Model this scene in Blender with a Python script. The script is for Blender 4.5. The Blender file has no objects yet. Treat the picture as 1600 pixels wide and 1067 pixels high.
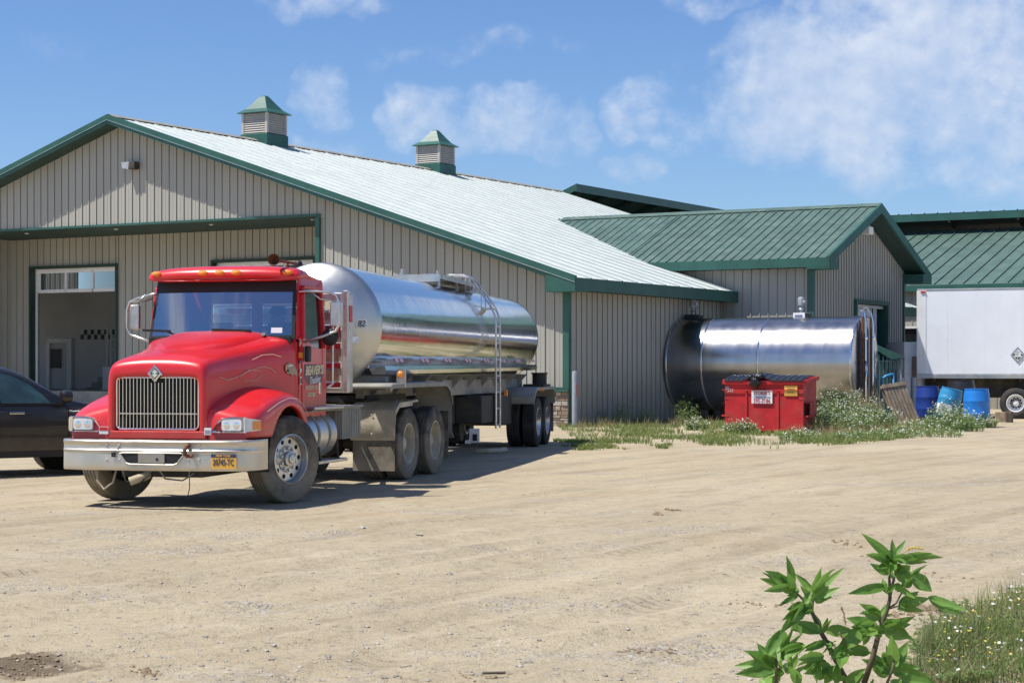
import bpy, bmesh, math, random
import numpy as np
from mathutils import Vector, Matrix, noise as mnoise
R = math.radians
random.seed(7)
rng = np.random.default_rng(11)
sc = bpy.context.scene
# ------------------------------------------------------------------ camera
cd = bpy.data.cameras.new('camera'); cam = bpy.data.objects.new('camera', cd)
sc.collection.objects.link(cam); sc.camera = cam
cam.location = (0, 0, 1.55); cam.rotation_euler = (R(90), 0, 0)
cd.sensor_width = 36; cd.lens = 36*2750/1600; cd.shift_y = 48.5/1600
cd.clip_start = .1; cd.clip_end = 5000
# ------------------------------------------------------------------ sun, sky, exposure
SUN = Vector((-.895, -.235, 1.74)).normalized()          # towards the sun
sl = bpy.data.lights.new('sun', 'SUN'); sl.energy = 5.0; sl.angle = R(.5); sl.color = (1, .95, .87)
so = bpy.data.objects.new('sun', sl); sc.collection.objects.link(so)
so.location = (-20, -5, 40)
so.rotation_euler = (-SUN).to_track_quat('-Z', 'Y').to_euler()
sc.view_settings.view_transform = 'Standard'; sc.view_settings.look = 'None'
sc.view_settings.exposure = 0.30; sc.view_settings.gamma = 1; sc.view_settings.use_curve_mapping = False
world = bpy.data.worlds.new("World"); sc.world = world; world.use_nodes = True

class NT:
    def __init__(s, tree): s.t = tree; s.n = tree.nodes; s.l = tree.links
    def new(s, typ, **k):
        x = s.n.new(typ)
        for a, v in k.items():
            if a.startswith('i_'):
                key = a[2:]; key = int(key) if key.isdigit() else key.replace('_', ' ')
                s.set(x.inputs[key], v)
            else: setattr(x, a, v)
        return x
    def set(s, inp, v):
        if isinstance(v, bpy.types.NodeSocket): s.l.new(v, inp)
        else: inp.default_value = v
    def math(s, op, a, b=0.0, c=None, clamp=False):
        x = s.n.new('ShaderNodeMath'); x.operation = op; x.use_clamp = clamp
        s.set(x.inputs[0], a); s.set(x.inputs[1], b)
        if c is not None: s.set(x.inputs[2], c)
        return x.outputs[0]
    def mix(s, f, a, b):
        x = s.n.new('ShaderNodeMix'); x.data_type = 'RGBA'
        s.set(x.inputs[0], f); s.set(x.inputs[6], a); s.set(x.inputs[7], b); return x.outputs[2]
    def noise(s, vec, scale, detail=4, rough=.55, dist=0):
        x = s.n.new('ShaderNodeTexNoise'); s.set(x.inputs['Vector'], vec)
        x.inputs['Scale'].default_value = scale; x.inputs['Detail'].default_value = detail
        x.inputs['Roughness'].default_value = rough; x.inputs['Distortion'].default_value = dist
        return x.outputs[0]
    def ramp(s, f, lo, hi, a=0., b=1.):
        x = s.n.new('ShaderNodeMapRange'); x.interpolation_type = 'SMOOTHSTEP'
        s.set(x.inputs[0], f); x.inputs[1].default_value = lo; x.inputs[2].default_value = hi
        x.inputs[3].default_value = a; x.inputs[4].default_value = b; return x.outputs[0]
    def scale(s, vec, v):
        x = s.n.new('ShaderNodeVectorMath'); x.operation = 'MULTIPLY'
        s.set(x.inputs[0], vec); x.inputs[1].default_value = v; return x.outputs[0]

def build_world():
    w = NT(world.node_tree); w.n.clear()
    out = w.new('ShaderNodeOutputWorld'); bg = w.new('ShaderNodeBackground')
    sky = w.new('ShaderNodeTexSky'); sky.sky_type = 'NISHITA'; sky.sun_disc = False
    sky.sun_elevation = math.asin(SUN.z); sky.sun_rotation = math.atan2(SUN.x, SUN.y)
    sky.air_density = 1.1; sky.dust_density = .1; sky.ozone_density = 3.5; sky.altitude = 200
    tc = w.new('ShaderNodeTexCoord'); sx = w.new('ShaderNodeSeparateXYZ'); w.l.new(tc.outputs['Generated'], sx.inputs[0])
    az = w.math('MULTIPLY', w.math('ARCTAN2', sx.outputs[0], sx.outputs[1]), 57.2958)     # degrees from north
    hl = w.math('SQRT', w.math('ADD', w.math('POWER', sx.outputs[0], 2.), w.math('POWER', sx.outputs[1], 2.)))
    el = w.math('MULTIPLY', w.math('ARCTAN2', sx.outputs[2], hl), 57.2958)
    cv = w.new('ShaderNodeCombineXYZ'); w.l.new(az, cv.inputs[0]); w.l.new(el, cv.inputs[1])
    wob = w.noise(cv.outputs[0], .42, 6, .6)
    wob2 = w.noise(cv.outputs[0], 1.5, 5, .62)
    # soft cloud masses: azimuth, elevation, half widths, strength
    CL = [(-.6, 8.1, 2.1, 1.0, .7), (-2.8, 8.3, 1.2, 1.0, .55), (1.7, 7.9, 1.2, 1.0, .42), (4.1, 8.7, 1.0, .9, .42), (5.6, 7.9, 1.2, .9, .5),
          (-6.2, 8.9, 1.1, .8, .6), (-6.0, 7.4, 1.0, .5, .4), (-6.2, 11.9, 2.0, .55, .5), (-1.2, 10.4, 3.4, .5, .24),
          (4.0, 6.9, 1.0, .45, .35), (-14.5, 10.3, 1.2, .6, .12), (-10.6, 10.2, .9, .45, .12),
          (11.3, 8.9, 5.2, 2.4, 1.1), (9.4, 10.3, 1.6, 1.0, .9), (13.5, 10.8, 3.4, 1.8, .95), (15.8, 9.0, 3.0, 2.8, .85), (11, 7.3, 4, .9, .75),
          (6.9, 9.6, .45, 1.1, .55), (10.5, 11.7, .8, .7, .85), (15.3, 6.9, 3.0, .8, .5), (6.8, 11.9, 2.5, .35, .25), (12.5, 12.0, 2.0, .8, .85)]
    wv = w.new('ShaderNodeTexNoise'); wv.inputs['Scale'].default_value = .38; wv.inputs['Detail'].default_value = 3; w.l.new(cv.outputs[0], wv.inputs['Vector'])
    wsx = w.new('ShaderNodeSeparateColor'); w.l.new(wv.outputs['Color'], wsx.inputs[0])
    az_, el_ = az, el
    az = w.math('ADD', az, w.math('MULTIPLY', w.math('SUBTRACT', wsx.outputs[0], .5), 4.2)); el = w.math('ADD', el, w.math('MULTIPLY', w.math('SUBTRACT', wsx.outputs[1], .5), 2.4))
    tot = None
    for a, e, ra, re, st in CL:
        dx = w.math('DIVIDE', w.math('SUBTRACT', az, a), ra); dy = w.math('DIVIDE', w.math('SUBTRACT', el, e), re)
        d = w.math('ADD', w.math('MULTIPLY', dx, dx), w.math('MULTIPLY', dy, dy))
        m = w.math('MULTIPLY', w.math('SUBTRACT', 1., w.math('MULTIPLY', d, .55), clamp=False), st)
        m = w.math('MAXIMUM', m, 0.)
        tot = m if tot is None else w.math('SMOOTH_MAX' if False else 'MAXIMUM', tot, m)
    az, el = az_, el_
    dens = w.math('ADD', tot, w.math('ADD', w.math('MULTIPLY', w.math('SUBTRACT', wob, .5), 1.5), w.math('MULTIPLY', w.math('SUBTRACT', wob2, .5), .6)))
    dens = w.math('MULTIPLY', dens, w.ramp(tot, 0.0, .22))
    # clouds over the rest of the sky
    rest = w.noise(w.scale(tc.outputs['Generated'], (1, 1, 2.2)), 2.6, 7, .6)
    away = w.ramp(w.math('ABSOLUTE', az), 19, 26)
    up = w.ramp(el, 14, 18)
    other = w.math('MULTIPLY', w.ramp(rest, .5, .72), w.math('MAXIMUM', away, up))
    mask = w.math('MAXIMUM', w.math('MULTIPLY', w.ramp(dens, .0, 1.0, 0, .86), w.ramp(w.noise(cv.outputs[0], .3, 5, .6), .3, .62, .62, 1)), w.math('MULTIPLY', other, .8))
    mask = w.math('MULTIPLY', mask, w.ramp(el, 2.5, 6))
    of = w.new('ShaderNodeVectorMath'); of.operation = 'ADD'; w.l.new(cv.outputs[0], of.inputs[0]); of.inputs[1].default_value = (-.22, .38, 0)
    up1 = w.noise(of.outputs[0], .42, 6, .6); up2 = w.noise(of.outputs[0], 1.5, 5, .62)
    relief = w.math('ADD', w.math('MULTIPLY', w.math('SUBTRACT', wob, up1), 1.9), w.math('MULTIPLY', w.math('SUBTRACT', wob2, up2), .35))
    thin = w.ramp(dens, .1, .9, .25, 0)
    ccol = w.mix(w.math('ADD', w.math('ADD', .42, w.math('ADD', relief, thin)), w.math('MULTIPLY', w.math('SUBTRACT', el, 9), .06), clamp=True), (6.3, 7.9, 10.6, 1), (10.6, 11.2, 12.4, 1))
    hz = w.ramp(el, 1, 11, .12, 0)
    tint = w.new('ShaderNodeMix'); tint.data_type = 'RGBA'; tint.blend_type = 'MULTIPLY'; tint.inputs[0].default_value = 1
    w.l.new(sky.outputs[0], tint.inputs[6]); tint.inputs[7].default_value = SKYT
    skyc = w.mix(hz, tint.outputs[2], (5.2, 7.2, 9.8, 1))
    col = w.mix(mask, skyc, ccol)
    w.l.new(col, bg.inputs[0]); bg.inputs[1].default_value = .064
    w.l.new(bg.outputs[0], out.inputs[0])
SKYT = (1.02, 1.24, 1.62, 1)
build_world()

# ------------------------------------------------------------------ materials
M = {}
def mat(name, col, rough=.6, metal=0., var=.12, vscale=3., bump=0., bscale=40., coat=0., dirt=None, dirtz=None, spec=.5, stretch=(1, 1, 1), dirt_amt=.5, aniso=0.):
    m = bpy.data.materials.new(name); m.use_nodes = True; w = NT(m.node_tree)
    b = w.n['Principled BSDF']; g = w.new('ShaderNodeNewGeometry'); tc = w.new('ShaderNodeTexCoord')
    p = w.scale(g.outputs['Position'], stretch)
    c = (*col, 1)
    n1 = w.noise(p, vscale, 6, .6)
    lo = tuple(x*(1-var) for x in col)+(1,); hi = tuple(min(1, x*(1+var)) for x in col)+(1,)
    cc = w.mix(w.ramp(n1, .3, .7), lo, hi)
    rgh = w.math('ADD', w.math('MULTIPLY', w.math('SUBTRACT', w.noise(p, vscale*2.3, 4), .5), .18), rough, clamp=True)
    if dirt:
        if dirtz:                                   # road dust thrown up from the ground: strongest low down
            sx = w.new('ShaderNodeSeparateXYZ'); w.l.new(g.outputs['Position'], sx.inputs[0])
            f = w.math('ADD', w.ramp(sx.outputs[2], dirtz[0], dirtz[1], 1, 0), w.math('MULTIPLY', w.math('SUBTRACT', w.noise(p, 5, 6, .65), .5), 1.1))
            f = w.math('MULTIPLY', w.ramp(f, .25, 1.), dirt_amt)
        else: f = w.math('MULTIPLY', w.ramp(w.noise(p, 2.2, 7, .68), .42, .7), dirt_amt)
        cc = w.mix(f, cc, (*dirt, 1)); rgh = w.math('ADD', rgh, w.math('MULTIPLY', f, .5), clamp=True)
        if metal: w.set(b.inputs['Metallic'], w.math('MULTIPLY', w.math('SUBTRACT', 1., f), metal))
    w.set(b.inputs['Base Color'], cc); w.set(b.inputs['Roughness'], rgh)
    if not (dirt and metal): b.inputs['Metallic'].default_value = metal
    b.inputs['Specular IOR Level'].default_value = spec
    b.inputs['Coat Weight'].default_value = coat; b.inputs['Coat Roughness'].default_value = .06
    if aniso: b.inputs['Anisotropic'].default_value = aniso
    if bump:
        bp = w.new('ShaderNodeBump'); bp.inputs['Strength'].default_value = 1; bp.inputs['Distance'].default_value = bump
        w.l.new(w.noise(p, bscale, 5, .6), bp.inputs['Height']); w.l.new(bp.outputs[0], b.inputs['Normal'])
    M[name] = m; return m
DUST = (.34, .28, .19)
mat('siding', (.385, .375, .33), .5, var=.07, vscale=.7, stretch=(1, 1, .25), dirt=(.24, .21, .16), dirtz=(-.1, 2.8), dirt_amt=.5, bump=.004, bscale=1.6)
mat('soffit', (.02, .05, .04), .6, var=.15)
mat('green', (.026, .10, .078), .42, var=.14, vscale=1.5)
mat('green_roof', (.074, .128, .106), .42, var=.14, vscale=.8, spec=.55, dirt=(.16, .22, .19), dirt_amt=.3)
mat('glare_roof', (.60, .635, .62), .36, var=.08, vscale=.9, spec=.8, stretch=(1, 1, 1), dirt=(.26, .36, .32), dirt_amt=.4)  # green metal paled: grazing sky glare is put into the base colour
mat('main_roof_seam', (.13, .18, .165), .45)
mat('roof_seam', (.03, .06, .048), .5)
mat('rib_shade', (.17, .165, .15), .6)  # darker wall rib flanks: their shade is put into the colour
mat('louvre', (.46, .43, .39), .5, var=.08)
mat('white_paint', (.78, .79, .80), .45, var=.04, dirt=(.42, .38, .30), dirt_amt=.12)
mat('box_white', (.82, .86, .91), .42, var=.03, vscale=1.2, bump=.006, bscale=1.3, dirt=(.40, .36, .27), dirtz=(1.2, 1.75), dirt_amt=.3)
mat('interior', (.56, .58, .60), .7, var=.06, vscale=.8)
mat('concrete', (.33, .31, .27), .85, var=.18, vscale=2.5, bump=.006)
mat('glass_dark', (.012, .016, .018), .06, var=.1, spec=.8)
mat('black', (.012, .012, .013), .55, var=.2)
mat('rubber', (.03, .028, .026), .8, var=.25, vscale=6, dirt=(.30, .26, .195), dirtz=(-.5, 2.2), dirt_amt=.9)
mat('rubber_far', (.026, .026, .026), .75, var=.25, vscale=6, dirt=(.15, .13, .10), dirt_amt=.35)
mat('red', (.62, .013, .017), .34, var=.07, vscale=2, coat=.4, dirt=(.42, .15, .11), dirtz=(.4, 1.6), dirt_amt=.4)
mat('red_dull', (.46, .013, .018), .55, var=.16, vscale=3, dirt=(.27, .075, .05), dirt_amt=.55, bump=.006, bscale=3)
mat('chrome', (.80, .80, .80), .12, 1., var=.05)
mat('alu', (.62, .61, .59), .32, 1., var=.12, vscale=4, dirt=(.36, .32, .26), dirt_amt=.35)
mat('bumper_metal', (.63, .59, .52), .33, 1., var=.06, vscale=2, dirt=(.46, .42, .35), dirt_amt=.35, bump=.002, bscale=1.5)
mat('steel', (.70, .70, .70), .13, 1., var=.03, vscale=1.5, bump=.006, bscale=1.1, dirt=(.36, .33, .27), dirtz=(1.2, 1.85), dirt_amt=.38)
mat('steel_dull', (.56, .55, .52), .36, 1., var=.07, vscale=2, dirt=(.42, .36, .26), dirtz=(1.0, 2.5), dirt_amt=.5)
mat('steel_brush', (.43, .425, .44), .24, 1., var=.1, vscale=1.6, stretch=(1, 1, .3), dirt=(.30, .27, .22), dirtz=(-.3, 1.1), dirt_amt=.4)
mat('frame_dark', (.03, .028, .026), .7, var=.3, dirt=(.16, .13, .09), dirt_amt=.5)
mat('dusty_plate', (.50, .44, .33), .8, var=.22, vscale=5, dirt=(.42, .36, .26), dirt_amt=.6, bump=.003, bscale=30)
mat('dusty_grey', (.26, .25, .22), .6, var=.2, vscale=3, dirt=(.33, .29, .22), dirt_amt=.6)
mat('amber', (.85, .26, .02), .3, var=.06, coat=.5)
mat('lens', (.72, .74, .74), .12, var=.1, vscale=20, coat=1.)
mat('tape_red', (.55, .02, .025), .4, var=.06)
mat('tape_white', (.75, .74, .70), .4, var=.06)
mat('plate_gold', (.75, .42, .06), .5, var=.05)
mat('navy', (.03, .04, .12), .5, var=.1)
mat('cream', (.72, .62, .40), .5, var=.05)
mat('letter_blue', (.13, .15, .30), .5, var=.05)
mat('sign_panel', (.14, .075, .10), .5, var=.05)
mat('letter_red', (.42, .03, .05), .5, var=.05)
mat('sign_yellow', (.72, .50, .08), .5, var=.05)
mat('barrel_blue', (.015, .20, .62), .38, var=.06, coat=.2)
mat('barrel_dark', (.015, .045, .25), .4, var=.08)
mat('barrel_light', (.03, .25, .48), .4, var=.08)
mat('barrel_black', (.02, .02, .024), .4, var=.2)
mat('galv', (.33, .35, .38), .5, .35, var=.1, vscale=6)
mat('wood', (.27, .205, .14), .85, var=.25, vscale=9, stretch=(1, 1, .3))
mat('brown_block', (.13, .10, .08), .85, var=.25, vscale=9)
mat('car_black', (.012, .011, .011), .35, var=.05, coat=.5, dirt=(.10, .085, .06), dirtz=(.1, 1.0), dirt_amt=.35)
mat('skin', (.42, .24, .16), .6, var=.05)
mat('shirt', (.05, .06, .09), .85, var=.1)
mat('seat', (.08, .08, .085), .85, var=.1)
mat('bag', (.012, .013, .016), .22, var=.1, bump=.03, bscale=9)
mat('stem', (.11, .085, .05), .6, var=.25, vscale=12)
mat('tan_emblem', (.42, .32, .2), .6, var=.2)
mat('rust', (.16, .06, .03), .8, var=.3, vscale=8)
def leafmat(name, a, b, trans=.35, scale=6):
    m = bpy.data.materials.new(name); m.use_nodes = True; w = NT(m.node_tree)
    bs = w.n['Principled BSDF']; g = w.new('ShaderNodeNewGeometry')
    n = w.noise(g.outputs['Position'], scale, 4, .6)
    ri = g.outputs['Random Per Island']
    c = w.mix(w.math('ADD', w.math('MULTIPLY', w.ramp(n, .3, .7), .5), w.math('MULTIPLY', ri, .5)), (*a, 1), (*b, 1))
    w.set(bs.inputs['Base Color'], c); bs.inputs['Roughness'].default_value = .5
    tr = w.new('ShaderNodeBsdfTranslucent'); w.set(tr.inputs[0], c)
    mx = w.new('ShaderNodeMixShader'); mx.inputs[0].default_value = trans
    w.l.new(bs.outputs[0], mx.inputs[1]); w.l.new(tr.outputs[0], mx.inputs[2])
    w.l.new(mx.outputs[0], w.n['Material Output'].inputs[0]); M[name] = m
leafmat('leaf', (.08, .20, .03), (.24, .42, .08), .42, 14)
leafmat('leaf_vein', (.20, .36, .10), (.26, .42, .14), .4)
leafmat('grass', (.11, .19, .035), (.30, .32, .11), .35, 1.2)
leafmat('dry_grass', (.30, .25, .13), (.45, .36, .2), .3, 1.5)
leafmat('petal', (.7, .7, .66), (.85, .85, .8), .3)
leafmat('yellow_petal', (.7, .5, .05), (.8, .62, .1), .3)
leafmat('weed_leaf', (.09, .17, .035), (.22, .29, .09), .35, 2)
def glassmat(name, tint, refl=1., base=.035):
    m = bpy.data.materials.new(name); m.use_nodes = True; w = NT(m.node_tree); w.n.remove(w.n['Principled BSDF'])
    t = w.new('ShaderNodeBsdfTransparent'); t.inputs[0].default_value = (*tint, 1)
    gl = w.new('ShaderNodeBsdfGlossy'); gl.inputs['Roughness'].default_value = .03; gl.inputs[0].default_value = (.9, .95, 1, 1)
    fr = w.new('ShaderNodeFresnel'); fr.inputs[0].default_value = 1.5
    mx = w.new('ShaderNodeMixShader'); w.set(mx.inputs[0], w.math('ADD', w.math('MULTIPLY', fr.outputs[0], refl), base))
    w.l.new(t.outputs[0], mx.inputs[1]); w.l.new(gl.outputs[0], mx.inputs[2])
    w.l.new(mx.outputs[0], w.n['Material Output'].inputs[0]); M[name] = m
glassmat('windshield', (.62, .72, .74), 1.3, .34)
glassmat('side_glass', (.10, .12, .13), .25, .01)
mat('car_glass', (.03, .062, .068), .09, var=.3, vscale=3, spec=.8)
glassmat('tinted', (.22, .30, .32))
glassmat('pane', (.45, .5, .5))

# ------------------------------------------------------------------ mesh builder
def V(*a): return Vector(a)
class MB:
    def __init__(s): s.v = []; s.f = []; s.mi = []; s.mats = []; s.cur = 0
    def use(s, m):
        if m not in s.mats: s.mats.append(m)
        s.cur = s.mats.index(m); return s
    def add(s, vs, fs):
        o = len(s.v); s.v += [tuple(p) for p in vs]
        for f in fs: s.f.append([i+o for i in f]); s.mi.append(s.cur)
        return s
    def poly(s, *pts): return s.add(pts, [list(range(len(pts)))])
    def box(s, x0, x1, y0, y1, z0, z1, T=None, taper=None):
        vs = [Vector((x, y, z)) for z in (z0, z1) for y in (y0, y1) for x in (x0, x1)]
        if T: vs = [T @ v for v in vs]
        return s.add(vs, [(0, 2, 3, 1), (4, 5, 7, 6), (0, 1, 5, 4), (2, 6, 7, 3), (0, 4, 6, 2), (1, 3, 7, 5)])
    def bar(s, a, b, wx, wz, up=Vector((0, 0, 1))):            # rectangular bar from a to b
        a = Vector(a); b = Vector(b); d = (b-a).normalized(); r = d.cross(up)
        r = r.normalized() if r.length > 1e-5 else Vector((1, 0, 0)); u = r.cross(d)
        vs = []
        for p in (a, b):
            for i, j in ((-1, -1), (1, -1), (1, 1), (-1, 1)): vs.append(p+r*wx/2*i+u*wz/2*j)
        return s.add(vs, [(3, 2, 1, 0), (4, 5, 6, 7), (0, 1, 5, 4), (1, 2, 6, 5), (2, 3, 7, 6), (3, 0, 4, 7)])
    def loft(s, rings, close=True, caps=True):
        n = len(rings[0]); vs = [p for r_ in rings for p in r_]; fs = []
        for i in range(len(rings)-1):
            for j in range(n if close else n-1):
                k = (j+1) % n; fs.append((i*n+j, i*n+k, (i+1)*n+k, (i+1)*n+j))
        if caps and close:
            fs.append(list(range(n))[::-1]); fs.append([(len(rings)-1)*n+j for j in range(n)])
        return s.add(vs, fs)
    def tube(s, path, r, seg=8, caps=True):
        path = [Vector(p) for p in path]; rings = []
        rs = r if isinstance(r, (list, tuple)) else [r]*len(path)
        prev = None
        for i, p in enumerate(path):
            d = (path[min(i+1, len(path)-1)]-path[max(i-1, 0)]).normalized()
            if prev is None:
                a = Vector((0, 0, 1)) if abs(d.z) < .9 else Vector((1, 0, 0)); u = d.cross(a).normalized()
            else: u = (prev-d*prev.dot(d)).normalized()
            prev = u; w = d.cross(u)
            rings.append([p+(u*math.cos(t)+w*math.sin(t))*rs[i] for t in [2*math.pi*k/seg for k in range(seg)]])
        return s.loft(rings, True, caps)
    def cyl(s, a, b, r, seg=16, r2=None): return s.tube([a, b], [r, r if r2 is None else r2], seg)
    def lathe(s, prof, o, ax, seg=32, closed=False):             # prof: (radius, height along axis)
        o = Vector(o); ax = Vector(ax).normalized()
        a = Vector((0, 0, 1)) if abs(ax.z) < .9 else Vector((1, 0, 0)); u = ax.cross(a).normalized(); w = ax.cross(u)
        rings = [[o+ax*h+(u*math.cos(t)+w*math.sin(t))*max(r_, 1e-4) for t in [2*math.pi*k/seg for k in range(seg)]] for r_, h in prof]
        return s.loft(rings, True, False)
    def build(s, name, m=None, parent=None, smooth=False, bevel=0, subsurf=0, auto=None, loc=None, split=None):
        if split:                                   # one object per separate piece
            groups = {}
            for f, mi in zip(s.f, s.mi):
                c = sum((Vector(s.v[i]) for i in f), Vector())/len(f); groups.setdefault(split(c), []).append((f, mi))
            o = None
            for k in sorted(groups):
                b = MB(); b.mats = list(s.mats); mp = {}
                for f, mi in groups[k]:
                    for i in f:
                        if i not in mp: mp[i] = len(b.v); b.v.append(s.v[i])
                    b.f.append([mp[i] for i in f]); b.mi.append(mi)
                o = b.build(name, m, parent, smooth, bevel, subsurf, auto, loc)
            return o
        me = bpy.data.meshes.new(name); me.from_pydata(s.v, [], s.f)
        if s.mats:
            for k in s.mats: me.materials.append(M[k])
            me.polygons.foreach_set('material_index', s.mi)
        else: me.materials.append(M[m])
        me.validate(); me.update()
        bm = bmesh.new(); bm.from_mesh(me); bmesh.ops.recalc_face_normals(bm, faces=bm.faces[:]) if smooth != 'raw' else None
        bm.to_mesh(me); bm.free()
        if smooth: me.polygons.foreach_set('use_smooth', [True]*len(me.polygons))
        if auto: me.set_sharp_from_angle(angle=R(auto))
        o = bpy.data.objects.new(name, me); sc.collection.objects.link(o)
        if parent is not None: o.parent = parent
        if loc: o.location = loc
        if bevel:
            b = o.modifiers.new('bevel', 'BEVEL'); b.width = bevel; b.segments = 2; b.limit_method = 'ANGLE'; b.angle_limit = R(35)
        if subsurf:
            b = o.modifiers.new('subd', 'SUBSURF'); b.levels = subsurf; b.render_levels = subsurf
        return o
def tag(o, label=None, cat=None, group=None, kind=None):
    if label: o['label'] = label
    if cat: o['category'] = cat
    if group: o['group'] = group
    if kind: o['kind'] = kind
    return o
def thing(name, label, cat, loc=(0, 0, 0), rz=0., group=None):
    o = bpy.data.objects.new(name, None); sc.collection.objects.link(o); o.empty_display_size = .2
    o.location = loc; o.rotation_euler = (0, 0, rz); return tag(o, label, cat, group)
def children(o): return [c for c in bpy.data.objects if c.parent == o]
def copy_tree(o, parent=None):
    c = o.copy(); sc.collection.objects.link(c); c.parent = parent
    for ch in children(o): copy_tree(ch, c)
    return c
def text(name, body, size, o, right, up, m, parent, xs=1., depth=.002, align='CENTER', shear=0., bold=0.):
    cu = bpy.data.curves.new(name, 'FONT'); cu.body = body; cu.size = size; cu.align_x = align; cu.align_y = 'CENTER'
    cu.extrude = depth; cu.shear = shear; cu.offset = bold; cu.resolution_u = 3
    tmp = bpy.data.objects.new('tmp', cu); sc.collection.objects.link(tmp)
    dg = bpy.context.evaluated_depsgraph_get(); me = bpy.data.meshes.new_from_object(tmp.evaluated_get(dg))
    bpy.data.objects.remove(tmp); r = Vector(right).normalized(); u = Vector(up).normalized(); n = r.cross(u)
    T = Matrix.Translation(Vector(o)) @ Matrix(((r.x*xs, u.x, n.x, 0), (r.y*xs, u.y, n.y, 0), (r.z*xs, u.z, n.z, 0), (0, 0, 0, 1)))
    me.transform(T); me.materials.clear(); me.materials.append(M[m])
    ob = bpy.data.objects.new(name, me); sc.collection.objects.link(ob); ob.parent = parent; return ob
F = 2750.; H = 1.55; HZ = 582.
def px(x, y, Z): return Vector(((x-800)/F*Z, Z, H+(HZ-y)/F*Z))
def gp(x, y):                                  # the ground point seen at a photo position
    Z = F*H/(y-HZ); return Vector(((x-800)/F*Z, Z, 0))
# ------------------------------------------------------------------ ground
def smooth01(x): x = max(0., min(1., x)); return x*x*(3-2*x)
def gz(x, y):
    if y > 60 or y < 3 or abs(x) > 40: f = 0.
    else: f = 1.
    z = .011*mnoise.noise(Vector((x*.35, y*.22, 0)))
    if f:
        # wheel ruts curving from the lower left towards the road at the right
        r_ = x*.84-y*.52+.25*mnoise.noise(Vector((x*.3, y*.3, 3)))
        am = smooth01((21-y)/5)*smooth01((x+6)/4)*smooth01((6.5-x)/1.)
        z += am*.03*math.sin(r_*9.5)*(.6+.8*mnoise.noise(Vector((x*.8, y*.8, 7))))
        z += .012*mnoise.fractal(Vector((x*1.8, y*1.8, 1)), 1., 2., 4)*smooth01((32-y)/8)
        k = mnoise.noise(Vector((x*1.1, y*1.1, 21)))
        z += .02*max(0, k-.25)*mnoise.noise(Vector((x*14, y*14, 5)))*smooth01((22-y)/6)
    return z
def spaced(a):                                      # non uniform grid lines
    return np.array(sorted(set(np.round(a, 4))))
xs = spaced(np.concatenate([np.linspace(-12, 12, 340), np.linspace(-60, -12, 60), np.linspace(12, 60, 60), [-1500, -600, -250, -120, 120, 250, 600, 1500]]))
inv = 1/np.linspace(1/6.5, 1/62., 330)
ys = spaced(np.concatenate([inv, np.linspace(-60, 6.2, 60), [-1500, -500, -200, 75, 95, 130, 200, 400, 800, 1800]]))
nx, ny = len(xs), len(ys)
gv = []
for y in ys:
    for x in xs: gv.append((x, y, gz(x, y)))
gf = [(j*nx+i, j*nx+i+1, (j+1)*nx+i+1, (j+1)*nx+i) for j in range(ny-1) for i in range(nx-1)]
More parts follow.
